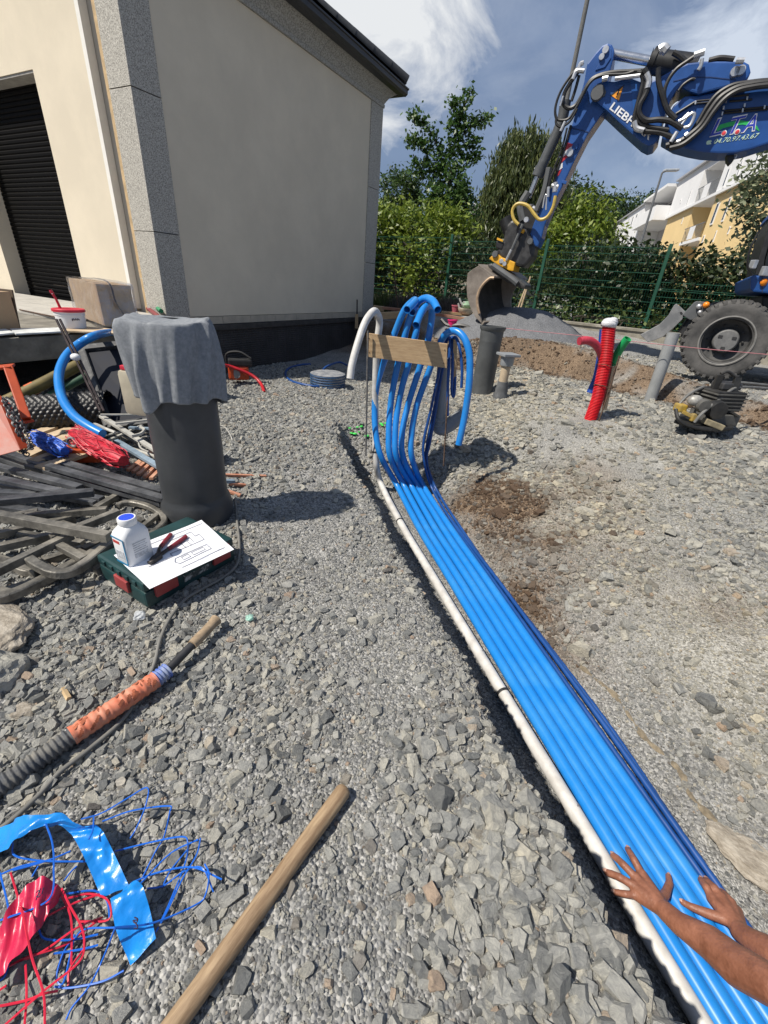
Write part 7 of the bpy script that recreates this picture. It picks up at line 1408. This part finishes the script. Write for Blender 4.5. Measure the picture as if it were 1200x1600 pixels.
def fpanel(a, b, z0, z1, parent):
    a, b = Vector((*a, 0)), Vector((*b, 0)); d = (b - a).normalized(); L_ = (b - a).length; m = MB(); H_ = z1 - z0
    bends = [H_ - 0.10, H_ * 0.52, 0.12]; zs = [0]
    for c in sorted(bends): zs += [c - 0.06, c, c + 0.06]
    zs += [H_]; zs = sorted(zs)
    def off(z): return 0.035 if any(abs(z - c) < 0.01 for c in bends) else 0.0
    n = int(L_ / 0.052); w = 0.0032
    for i in range(n + 1):
        p = a + d * (0.04 + (L_ - 0.08) * i / n); k = len(m.v)
        for z in zs:
            q = p + fnn * (off(z) + 0.01) + Vector((0, 0, z0 + z)); m.v += [q - d * w, q + d * w, q + fnn * w * 1.8]
        for j in range(len(zs) - 1):
            for e in range(3): m.f.append((k + 3 * j + e, k + 3 * j + (e + 1) % 3, k + 3 * j + 3 + (e + 1) % 3, k + 3 * j + 3 + e))
    for z in sorted(set([c + s for c in bends for s in (-0.06, 0.06)] + [H_ * f for f in (0.2, 0.33, 0.68, 0.8)])): m.bar(a + d * 0.03 + fnn * 0.012 + Vector((0, 0, z0 + z)), b - d * 0.03 + fnn * 0.012 + Vector((0, 0, z0 + z)), 0.008, 0.010)
    return B(m, 'mesh_panel', fgreen, parent, fixn=False)
for i in range(6): fpanel(FPT[i], FPT[i + 1], ZT[i] - 1.53, ZT[i] if i != 4 else 1.60, fe) if i != 5 else fpanel(FPT[i], FPT[i + 1], 0.05, 1.58, fe)
# low wall in front of the fence, right of the gravel heap
lwall = thing('low_wall', (3.9, 10.5, 0.3), 'low rendered retaining wall with a stained face under the fence', 'wall')
wm = M('stained_wall', (0.20, 0.185, 0.15), 0.9, col2=(0.34, 0.32, 0.27), scale=4, bump=0.4, bscale=20)
a, b = Vector((2.6, 11.78, 0)) + fnn * 0.35, Vector((8.6, 7.77, 0)) + fnn * 0.35
B(MB().prism([a, b, b - fnn * 0.2, a - fnn * 0.2], (0, 0, 0.62)), 'wall_body', wm, lwall); B(MB().prism([a + fnn * 0.03 + Vector((0, 0, 0.622)), b + fnn * 0.03 + Vector((0, 0, 0.622)), b - fnn * 0.25 + Vector((0, 0, 0.622)), a - fnn * 0.25 + Vector((0, 0, 0.622))], (0, 0, 0.05)), 'coping', wm, lwall, bevel=0.006)
# ---- hedge and ivy behind and on the fence
def hedge(name, label, pts, nper, leaf, mat, seed, cat='hedge'):
    r = np.random.default_rng(seed); CL = []
    for (x, y, z0, z1, dep) in pts:
        n = int(nper * (z1 - z0)); CL.append(np.column_stack([x + r.normal(0, 0.28, n), y + r.normal(0, 0.28, n) + r.uniform(0, dep, n), r.uniform(z0, z1, n) + 0.10 * r.normal(0, 1, n)]))
    CL = np.concatenate(CL); t = thing(name, (pts[0][0], pts[0][1], pts[0][2]), label, cat); P = (CL[:, None, :] + r.normal(0, 0.10, (len(CL), 9, 3))).reshape(-1, 3)
    U, V = leafset(P, leaf, r, 0.62, 0.3); quads('leaves', P, U, V, mat, t); m = MB()
    for (x, y, z0, z1, dep) in pts[::2]:
        for k in range(3): m.tube(cr([Vector((x + r.normal(0, 0.1), y + dep * 0.4, z0 - 0.3)), Vector((x + r.normal(0, 0.2), y + dep * 0.5, (z0 + z1) / 2)), Vector((x + r.normal(0, 0.3), y + dep * 0.5, z1 - 0.2))], 3), 0.02, 5)
    B(m, 'stems', bark, t); return t
def along(t, off): p = FPT[0] + (FPT[5] - FPT[0]) * (t / 5.0); q = Vector((p[0], p[1], 0)) - fnn * off; return q.x, q.y
hedge('hedge', 'dark green hedge growing behind the middle of the wire fence', [(*along(t, 0.55), 0.3, z, 0.7) for t, z in zip(np.arange(0.4, 4.05, 0.22), 2.1 + 0.25 * np.sin(np.arange(20)))], 62, 0.058, lf_dark, 21)
hedge('hedge', 'tall dark hedge rising above the lower fence panel on the right', [(*along(t, 0.6), 0.2, z, 0.9) for t, z in zip(np.arange(3.6, 6.3, 0.18), (1.95, 2.1, 2.15, 2.0, 2.1, 2.2, 2.05, 1.95, 2.0, 1.95, 1.85, 1.9, 1.85, 1.8, 1.8, 1.75))], 110, 0.062, lf_dark, 22)
hedge('ivy', 'ivy with lighter leaves climbing through the bottom of the fence', [(*along(t, -0.02), 0.55, 0.95, 0.15) for t in np.arange(2.9, 5.9, 0.16)], 34, 0.05, leafmat('ivy_light', (0.03, 0.06, 0.014), (0.13, 0.17, 0.05), 0.25), 23, 'ivy')
hedge('climber', 'light green climber growing through the fence left of the first post', [(*along(t, 0.05), 1.0, z, 0.2) for t, z in ((1.45, 2.3), (1.55, 2.45), (1.62, 2.35), (1.7, 2.0), (1.82, 1.7))], 26, 0.055, lf_laurel, 24, 'climber')
# ---- trees and shrubs
tree('laurel', 'bright yellow green laurel bush behind the fence beside the house', 'bush', (0.6, 14.6, 0.7), [((0.6, 15.0, 2.3), (1.35, 0.9, 1.05), 3), ((-0.7, 15.2, 2.35), (0.9, 0.8, 0.8), 2), ((1.35, 14.8, 2.1), (0.8, 0.7, 0.9), 1.5)], 760, 15, 0.080, 0.16, lf_laurel, 31, 0.06, aspect=0.42, up=0.2)
tree('laurel', 'bright green laurel bush right of the excavator arm behind the fence', 'bush', (4.9, 14.0, 0.5), [((4.85, 14.2, 2.35), (0.95, 0.8, 1.25), 3), ((4.0, 14.4, 2.2), (0.7, 0.7, 0.9), 1.5), ((5.55, 14.3, 2.0), (0.6, 0.6, 0.75), 1)], 600, 15, 0.078, 0.15, lf_laurel, 32, 0.06, aspect=0.42, up=0.2)
tree('round_tree', 'small rounded green tree farthest left beside the house corner', 'tree', (-0.35, 22, 0.6), [((-0.35, 22, 4.35), (0.95, 0.9, 1.0), 1)], 190, 22, 0.075, 0.17, lf_round, 33, 0.09)
brn = []
for path in ([(700, 250), (712, 215), (722, 180), (735, 140)], [(712, 218), (728, 200), (745, 189), (765, 183)], [(690, 240), (672, 205), (655, 187), (645, 180)], [(690, 250), (668, 232), (650, 222), (640, 218)], [(700, 262), (670, 258), (648, 254)], [(705, 235), (730, 228), (746, 219)], [(700, 200), (716, 175), (706, 158)], [(690, 272), (668, 272), (645, 268)], [(715, 255), (738, 246), (748, 240)]):
    P = cr([oy(x, y, 20) for x, y in path], 7); brn += [tuple(p) for p in P]
mt = tree('maple_tree', 'loose leafy maple with long bare shoots reaching up beside the house', 'tree', (1.5, 20.2, 0.6), [((1.45, 20, 4.0), (0.8, 0.7, 1.35), 3), ((0.9, 20.1, 3.4), (0.8, 0.7, 0.8), 1.3), ((2.0, 20, 3.5), (0.8, 0.7, 0.9), 1.3)], 260, 22, 0.078, 0.13, lf_maple, 34, 0.10, aspect=0.7, up=0.3, droop=0.3)
r_ = np.random.default_rng(77); E_ = np.array(brn); pts = (E_[:, None, :] + r_.normal(0, 0.12, (len(E_), 18, 3))).reshape(-1, 3); U, V = leafset(pts, 0.075, r_, 0.7, 0.3, 0.4); quads('shoot_leaves', pts, U, V, lf_maple, mt)
m_ = MB()
for path in ([(700, 300), (705, 250), (718, 190), (735, 140)], [(705, 240), (735, 197), (765, 183)], [(700, 270), (672, 205), (645, 181)]): m_.tube(cr([oy(x, y, 20) for x, y in path], 6), 0.022, 5)
B(m_, 'limb', bark, mt)
# pine: upward needle tufts
def pine():
    r = np.random.default_rng(35); t = thing('pine_tree', (5.2, 24.3, 0.5), 'big dense pine with upright needle tufts behind the excavator arm', 'tree'); CL = []
    for c, rad, n in (((5.1, 24.3, 5.2), (1.85, 1.3, 2.1), 300), ((4.3, 24.2, 4.0), (1.1, 1.0, 1.9), 150), ((6.2, 24.3, 4.3), (1.2, 1.0, 1.9), 150), ((4.8, 24.2, 3.0), (1.4, 1.0, 1.6), 110)): CL.append(blob(c, rad, n, r, 0.5))
    CL = np.concatenate(CL); n = 60; tufts = CL[:, None, :] + r.normal(0, 0.15, (len(CL), n, 3)) * np.array([1, 1, 1.4]); P = tufts.reshape(-1, 3); k = len(P)
    A = r.normal(0, 0.45, (k, 3)); A[:, 2] = np.abs(A[:, 2]) + 0.8; A /= np.linalg.norm(A, axis=1, keepdims=True); W = np.cross(A, r.normal(0, 1, (k, 3))); W /= np.linalg.norm(W, axis=1, keepdims=True)
    quads('crown', P, A * 0.14 * r.uniform(0.6, 1.4, (k, 1)), W * 0.034, lf_pine, t); m = MB(); m.tube(cr([Vector((5.2, 24.3, 0.3)), Vector((5.1, 24.3, 3)), Vector((5.1, 24.3, 6.2))], 5), [0.2 - 0.015 * i for i in range(11)], 8)
    for i in r.choice(len(CL), 40, replace=False): m.tube([Vector((5.1, 24.3, min(CL[i][2] * 0.8, 5.5))), Vector(CL[i])], [0.05, 0.012], 5)
    B(m, 'trunk', bark, t); return t
pine()
# tree belt behind
belt = [(883, 270, 40, 2.4, 'dark tree just right of the excavator arm in the far belt'), (915, 290, 44, 2.1, 'low tree of the far belt above the laurel'), (945, 298, 78, 3.9, 'bushy dark tree in the middle of the far belt'), (975, 300, 80, 3.7, 'far belt tree left of the street lamp'), (1003, 300, 84, 4.0, 'far belt tree behind the white balcony'), (1040, 296, 86, 3.8, 'far belt tree above the apartment roof by the street lamp'), (865, 300, 42, 2.6, 'dark tree in the far belt behind the excavator arm'), (1068, 292, 88, 2.6, 'smallest far tree behind the apartment roof'), (600, 330, 36, 2.2, 'dark tree far behind the laurel beside the house'), (720, 310, 34, 2.6, 'dark tree far behind the maple'), (770, 330, 40, 2.4, 'low dark tree behind the grey tiled roof')]
for i, (px, py, y, rr, l) in enumerate(belt):
    top = oy(px, py, y); c = (top.x, top.y, top.z - rr * 0.85); k_ = max(1.0, y / 55.0); tree('deciduous_tree', l, 'tree', (top.x, top.y, 0.4), [(c, (rr, rr * 0.8, rr * 0.85), 2), ((c[0] + rr * 0.5, c[1], c[2] - rr * 0.7), (rr * 0.9, rr * 0.7, rr), 1), ((c[0] - rr * 0.6, c[1], c[2] - rr * 0.8), (rr * 0.9, rr * 0.7, rr), 1)], 230, 20, 0.16 * k_, 0.32 * k_, lf_far, 60 + i, 0.2, group=None, limbs=6)
# pale leaved branch hanging in from the right
BR = [oy(x, y, 8.8) for x, y in ((1215, 240), (1195, 235), (1185, 258), (1200, 270), (1178, 285), (1166, 292), (1170, 310), (1185, 305), (1205, 315), (1160, 325), (1172, 337), (1190, 340), (1210, 350), (1168, 355), (1182, 370), (1200, 385), (1220, 300), (1230, 340), (1175, 390), (1190, 400), (1170, 303), (1210, 290), (1175, 320), (1195, 365))]
r_ = np.random.default_rng(81); Z3 = np.array([tuple(p) for p in BR]); CLp = (Z3[:, None, :] + r_.normal(0, 0.08, (len(Z3), 4, 3))).reshape(-1, 3)
tree('pale_tree', 'pale silvery leaved tree hanging over the hedge at the right edge', 'tree', (7.3, 9.3, 0.4), [((8.6, 9.4, 3.4), (0.6, 0.6, 1.0), 1)], 60, 18, 0.048, 0.12, lf_pale, 82, 0.07, aspect=0.6, extra=CLp, limbs=30)
# grasses and dry lavender at the fence foot
def tuft(name, label, cat, c, rx, ry, n, h, mat, seed, lean=0.35):
    r = np.random.default_rng(seed); t_ = np.sqrt(r.random(n)); a = r.uniform(0, 6.28, n); x = c[0] + rx * t_ * np.cos(a); y = c[1] + ry * t_ * np.sin(a); hh = h * r.uniform(0.5, 1.1, n) * (1 - 0.4 * t_); A = r.normal(0, lean, (n, 3)); A[:, 2] = 1; A /= np.linalg.norm(A, axis=1, keepdims=True)
    W = np.cross(A, r.normal(0, 1, (n, 3))); W /= np.linalg.norm(W, axis=1, keepdims=True); C_ = np.column_stack([x, y, np.full(n, c[2])]) + A * hh[:, None] * 0.5; o = quads(name, C_, A * hh[:, None] * 0.5, W * 0.008, mat); return tag(o, label, cat)
for k, (px, py, y, rx, n, h, m, l, cat, nm) in enumerate(((610, 478, 11.6, 0.45, 900, 0.85, lf_grass, 'tall green grass clump beside the house corner', 'grass clump', 'grass_clump'), (640, 480, 11.2, 0.5, 1200, 0.65, lf_lav, 'dry brown lavender bush under the fence', 'lavender', 'lavender_bush'), (680, 480, 11.0, 0.45, 900, 0.6, lf_grass, 'green grass clump between the lavender and the fence post', 'grass clump', 'grass_clump'), (705, 470, 10.6, 0.4, 800, 0.5, lf_lav, 'dry brown plant right of the fence post beside the bucket', 'lavender', 'lavender_bush'), (590, 470, 11.8, 0.3, 500, 0.9, lf_grass, 'grass clump hidden half by the house corner', 'grass clump', 'grass_clump'))):
    p = oy(px, py, y); tuft(nm, l, cat, (p.x, p.y, G(p.x, p.y) - 0.05), rx, 0.35, n, h, m, 90 + k)
# planting edge: planks, pots, tools
brick_red = M('plank_red', (0.30, 0.135, 0.085), 0.8, col2=(0.42, 0.25, 0.16), scale=5)
def yplank(a, b, y, w, mat, label, th=0.05, y2=None):
    A_, B_ = oy(a[0], a[1], y), oy(b[0], b[1], y2 or y); return tag(B(MB().bar(A_, B_, w, th), 'plank', mat, bevel=0.004), label, 'plank')
yplank((597, 481), (665, 488), 9.6, 0.12, brick_red, 'reddish plank edging the planting bed left of the pipe tops'); yplank((585, 494), (640, 491), 9.2, 0.20, wood, 'pale plank lying at the house corner', 0.12); yplank((676, 490), (735, 500), 9.0, 0.14, brick_red, 'reddish plank between the pipe tops and the bucket'); yplank((690, 488), (745, 493), 9.3, 0.14, wood, 'pale plank leading to the bucket'); yplank((583, 481), (600, 483), 9.9, 0.16, wood, 'short pale plank against the house corner', 0.10); yplank((728, 500), (748, 514), 8.6, 0.1, M('dark_plank', (0.06, 0.05, 0.045), 0.8), 'dark plank end leaning beside the bucket')
def pot(px, py, y, r, h, col, nm, label):
    c = oy(px, py, y); t = thing('flower_pot', c, label, 'flower pot'); m = M(nm, col, 0.5, var=0.1); B(MB().lathe(c, [(r * 0.7, 0), (r * 0.95, h * 0.85), (r * 1.05, h * 0.86), (r * 1.05, h), (r * 0.92, h), (r * 0.85, h * 0.7)], 16), 'pot', m, t, smooth=True); B(MB().lathe(c, [(r * 0.86, h * 0.72), (0.0, h * 0.75)], 16), 'soil', M('pot_soil', (0.05, 0.035, 0.025), 0.95), t); return t
pot(711, 490, 9.3, 0.085, 0.15, (0.40, 0.10, 0.13), 'dusty_pink', 'dusty pink flower pot on the planks left of the bucket'); pot(706, 510, 8.3, 0.085, 0.11, (0.75, 0.02, 0.16), 'hot_pink', 'hot pink pot lying before the planks')
t = thing('white_planter', oy(727, 490, 9.1), 'pale planter with white curling arms beside the bucket', 'planter'); c = oy(728, 491, 9.1); B(MB().lathe(c, [(0.10, 0), (0.16, 0.06), (0.17, 0.10), (0.13, 0.10)], 14), 'bowl', M('cream_ceramic', (0.50, 0.45, 0.34), 0.5), t, smooth=True); B(MB().ball(c + Vector((0, 0, 0.16)), 0.10, 6, (1.2, 1, 0.7)), 'foliage', M('mint_foliage', (0.22, 0.34, 0.22), 0.7, var=0.3), t, smooth=True)
for path in ([(727, 480), (721, 474), (718, 466)], [(724, 484), (718, 481), (716, 474)], [(728, 488), (720, 487), (718, 482)], [(733, 480), (728, 474), (724, 472)]): B(MB().tube(cr([oy(x, y, 9.05) for x, y in path], 5), 0.018, 6), 'arm', MATS['white_pvc'], t, smooth=True)
tag(B(MB().tube(cr([oy(690, 499, 8.4), oy(700, 508, 8.3), oy(720, 508, 8.2), oy(742, 514, 8.1)], 5), 0.03, 6), 'black_hose', xblack, smooth=True), 'black hose lying below the planks left of the bucket', 'hose')
for a, b, y, l in (((805, 493), (825, 440), 9.8, 'thin wooden cane leaning at the fence right of the bucket'), ((811, 490), (829, 432), 9.9, 'second wooden cane leaning close to the fence beside the bucket'), ((622, 482), (616, 425), 10.2, 'thin dark stake standing in the planting bed by the lavender')):
    tag(B(MB().tube([oy(*a, y), oy(*b, y)], 0.016, 6), 'cane', wood2 if 'cane' in l else rust), l, 'stake')
# ---- neighbour roof
nh = thing('neighbour_house', (4.2, 27, 0.4), 'small neighbouring house with a grey tiled roof seen behind the bushes', 'house'); ntile = M('grey_roof_tile', (0.13, 0.13, 0.135), 0.7, var=0.2, scale=6); nw = M('neighbour_wall', (0.38, 0.34, 0.27), 0.9, var=0.1)
rp1, rp2, rp3 = oy(743, 318, 27), oy(776, 373, 25.5), oy(735, 376, 25.5)
B(MB().box((4.4, 27.6, 1.6), (5.5, 3.6, 3.3)), 'wall', nw, nh)
rf = MB(); eave = [Vector((2.4, 25.4, 3.35)), Vector((4.55, 25.4, 3.3)), Vector((6.9, 28.5, 3.3)), Vector((2.4, 29.8, 3.3))]; apex = Vector((3.4, 27.2, 5.0))
rf.add(eave + [apex], [(0, 1, 4), (1, 2, 4), (2, 3, 4), (3, 0, 4), (0, 3, 2, 1)]); ro_ = B(rf, 'roof', ntile, nh)
for k in range(10):
    f0 = k / 10; a, b = eave[0].lerp(apex, f0), eave[1].lerp(apex, f0); B(MB().bar(a + Vector((0, -0.03, 0.02)), b + Vector((0, -0.03, 0.02)), 0.10, 0.04), 'tile_course', ntile, ro_)
B(MB().bar(eave[1] + Vector((0, -0.05, 0.03)), apex + Vector((0, -0.05, 0.05)), 0.14, 0.06), 'verge', M('white_verge', (0.62, 0.62, 0.62), 0.6), ro_)
B(MB().bar(Vector((2.6, 25.2, 2.9)), Vector((3.3, 25.2, 2.4)), 0.5, 0.04), 'skylight', M('pale_blue_sheet', (0.35, 0.45, 0.52), 0.4), nh)
# ---- street lamp
lb_ = oy(1009, 366, 30); ltp = oy(1033, 275, 30); lp_ = thing('street_lamp', (ltp.x, ltp.y, 0.5), 'tall grey street lamp in front of the white apartment building', 'street lamp'); B(MB().tube([Vector((ltp.x, ltp.y, 0.4)), ltp], [0.09, 0.055], 8), 'pole', M('lamp_grey', (0.13, 0.135, 0.14), 0.5), lp_, smooth=True)
arm_ = cr([ltp, ltp + Vector((0.02, 0, 0.15)), ltp + Vector((0.18, 0, 0.24))], 4); B(MB().tube(arm_, 0.05, 8), 'arm', MATS['lamp_grey'], lp_, smooth=True); B(MB().box(ltp + Vector((0.45, 0, 0.28)), (0.75, 0.30, 0.11), Matrix.Rotation(-0.08, 3, 'Y')), 'lamp_head', M('lamp_head_grey', (0.42, 0.44, 0.46), 0.5), lp_, bevel=0.04)
# ---- apartment building
r0 = ray(1046, 330)[:2]; r0 = r0 / np.linalg.norm(r0) * 58; BPl = VPlane(r0, (math.sin(math.radians(13)), math.cos(math.radians(13))))
sg = BPl.uz(1046, 330)[0]; s_r = BPl.uz(1240, 240)[0]; s_l = BPl.uz(1018, 320)[0]; s_ll = BPl.uz(962, 350)[0]
zr = 11.6; zc = 8.75
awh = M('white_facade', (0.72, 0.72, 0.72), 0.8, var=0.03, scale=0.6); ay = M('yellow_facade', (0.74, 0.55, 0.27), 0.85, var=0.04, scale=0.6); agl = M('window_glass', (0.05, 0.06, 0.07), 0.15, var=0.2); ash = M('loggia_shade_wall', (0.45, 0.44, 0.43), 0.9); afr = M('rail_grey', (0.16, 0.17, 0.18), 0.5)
AB = thing('apartment_building', BPl.p(0, 0.4), 'long white and yellow apartment building with loggias beyond the hedge', 'building')
SL = sorted
def ab(name, s0, s1, z0, z1, o0, o1, mat, parent=AB):
    v, f = hb(BPl, s0, s1, z0, z1, o0, o1); return put(name, v, f, mat, parent)
def rs(a, b):
    (u0, z1), (u1, z0) = BPl.uz(*a), BPl.uz(*b); return min(u0, u1), max(u0, u1), min(z0, z1), max(z0, z1)
lo_u = BPl.uz(1090, 300)[0], BPl.uz(1122, 290)[0]; lo0, lo1 = min(lo_u), max(lo_u)
# massing: upper white storeys left and right of the loggia, yellow below
sA0, sA1 = min(sg, s_r), max(sg, s_r)
for nm, z0, z1, mat in (('white_storey', zc, zr, awh), ('yellow_storey', 0.3, zc - 0.002, ay)):
    for a, b in ((sA0, lo0), (lo1, sA1)): ab(nm, a, b, z0, z1, -10, 0.0 if nm[0] == 'w' else -0.12, mat)
    ab(nm, lo0, lo1, z0, z1, -10, -1.8, ash if nm[0] == 'w' else ay)
for z in (zc - 0.12, zc - 2.95): ab('loggia_floor', lo0, lo1, z, z + 0.22, -1.79, 0.05, awh)
ab('roof_edge', sA0 - 0.2, sA1, zr, zr + 0.14, -10.2, 0.25, M('roof_edge_grey', (0.35, 0.35, 0.36), 0.6)); ab('cornice_band', sA0, sA1, zc - 0.14, zc + 0.06, 0.002, 0.16, awh)
ab('loggia_beam', lo0, lo1, zr - 0.5, zr - 0.002, -1.6, -0.02, awh)
for zb in (zc + 0.12, zc - 2.7):
    ab('balcony_rail', lo0, lo1, zb + 0.95, zb + 1.0, -0.03, 0.01, afr)
    k = 0; u = lo0 + 0.15
    while u < lo1 - 0.1: ab('baluster', u, u + 0.03, zb, zb + 0.95, -0.02, 0.0, afr); u += 0.22
    ab('privacy_panel', lo0 + (lo1 - lo0) * 0.4, lo0 + (lo1 - lo0) * 0.68, zb + 0.05, zb + 0.95, 0.012, 0.03, awh)
    wi = ab('window', lo0 + (lo1 - lo0) * 0.2, lo0 + (lo1 - lo0) * 0.75, zb, zb + 2.0, -1.79, -1.74, afr); ab('pane', lo0 + (lo1 - lo0) * 0.23, lo0 + (lo1 - lo0) * 0.72, zb + 0.05, zb + 1.95, -1.735, -1.72, agl, wi)
def awin(a, b, base=0.0):
    u0, u1, z0, z1 = rs(a, b); w = ab('window', u0, u1, z0, z1, base + 0.002, base + 0.07, awh); d = (u1 - u0) * 0.14; ab('pane', u0 + d, u1 - d, z0 + 0.1, z1 - 0.08, base + 0.04, base + 0.075, agl, w); return w
for a, b in (((1081.5, 297), (1073.5, 322)), ((1065.5, 311), (1063, 317)), ((1143, 261), (1129, 294)), ((1163, 249), (1149, 284)), ((1190, 236), (1178, 262))): awin(a, b)
for a, b in (((1124, 315), (1107, 352)), ((1142, 307), (1124.5, 347)), ((1066, 340), (1063, 350)), ((1118, 360), (1112, 378)), ((1140, 353), (1134, 366)), ((1160, 300), (1148, 330)), ((1100, 367), (1094, 380))): awin(a, b, -0.12)
# left wing with balcony
la, lb2 = min(s_l, s_ll), max(s_l, s_ll); ga, gb = min(sg, s_l), max(sg, s_l)
ab('white_storey', gb + 0.0 if gb < la else la, lb2, zc - 3, zr - 0.5, -9, 0.6, awh); ab('roof_edge', la - 0.3, lb2, zr - 0.498, zr - 0.35, -9.2, 0.8, MATS['roof_edge_grey'])
ab('loggia_back', ga, gb, 2, zr - 0.2, -9, -1.6, ash); ab('loggia_roof', ga, gb + 0.05, zr - 0.35, zr - 0.12, -1.59, 0.9, awh); ab('balcony', ga + 0.05, gb - 0.05, zc - 0.2, zc + 1.0, -1.58, 1.3, awh); ab('balcony_door', ga + 0.5, gb - 0.8, zc + 1.0, zr - 0.6, -1.59, -1.54, agl)
for a, b in (((1006.5, 333), (999, 352)), ((1000, 337), (993.5, 354)), ((993, 340), (988, 354))):
    u0, u1, z0, z1 = rs(a, b); w = ab('window', u0, u1, z0, z1, 0.602, 0.66, awh); ab('pane', u0 + 0.12, u1 - 0.12, z0 + 0.1, z1 - 0.1, 0.64, 0.665, agl, w)
# utility pole behind the pine
up0 = oy(893, 120, 30); up_ = B(MB().tube([Vector((up0.x, up0.y, 0.3)), Vector((up0.x, up0.y, 21))], [0.13, 0.10], 10), 'utility_pole', M('pole_grey', (0.12, 0.12, 0.115), 0.8, var=0.2), smooth=True); tag(up_, 'tall grey utility pole rising out of frame behind the excavator arm', 'utility pole')
# far hills closing the horizon
hp_ = []; hx_ = np.linspace(-260, 300, 90); hl = MB()
hy_ = 260 + 0 * hx_; hz_2 = 10 + 9 * fbm(hx_ * 0.012, hx_ * 0 + 2, 4) + 6
k = len(hx_); hl.add([Vector((a, b, -5)) for a, b in zip(hx_, hy_)] + [Vector((a, b + 60, c)) for a, b, c in zip(hx_, hy_, hz_2)] + [Vector((a, b + 300, -5)) for a, b in zip(hx_, hy_)], [(i, i + 1, k + i + 1, k + i) for i in range(k - 1)] + [(k + i, k + i + 1, 2 * k + i + 1, 2 * k + i) for i in range(k - 1)])
o = B(hl, 'hills', M('hill_green', (0.03, 0.05, 0.025), 0.95, var=0.3, scale=0.05), smooth=True); o['kind'] = 'structure'
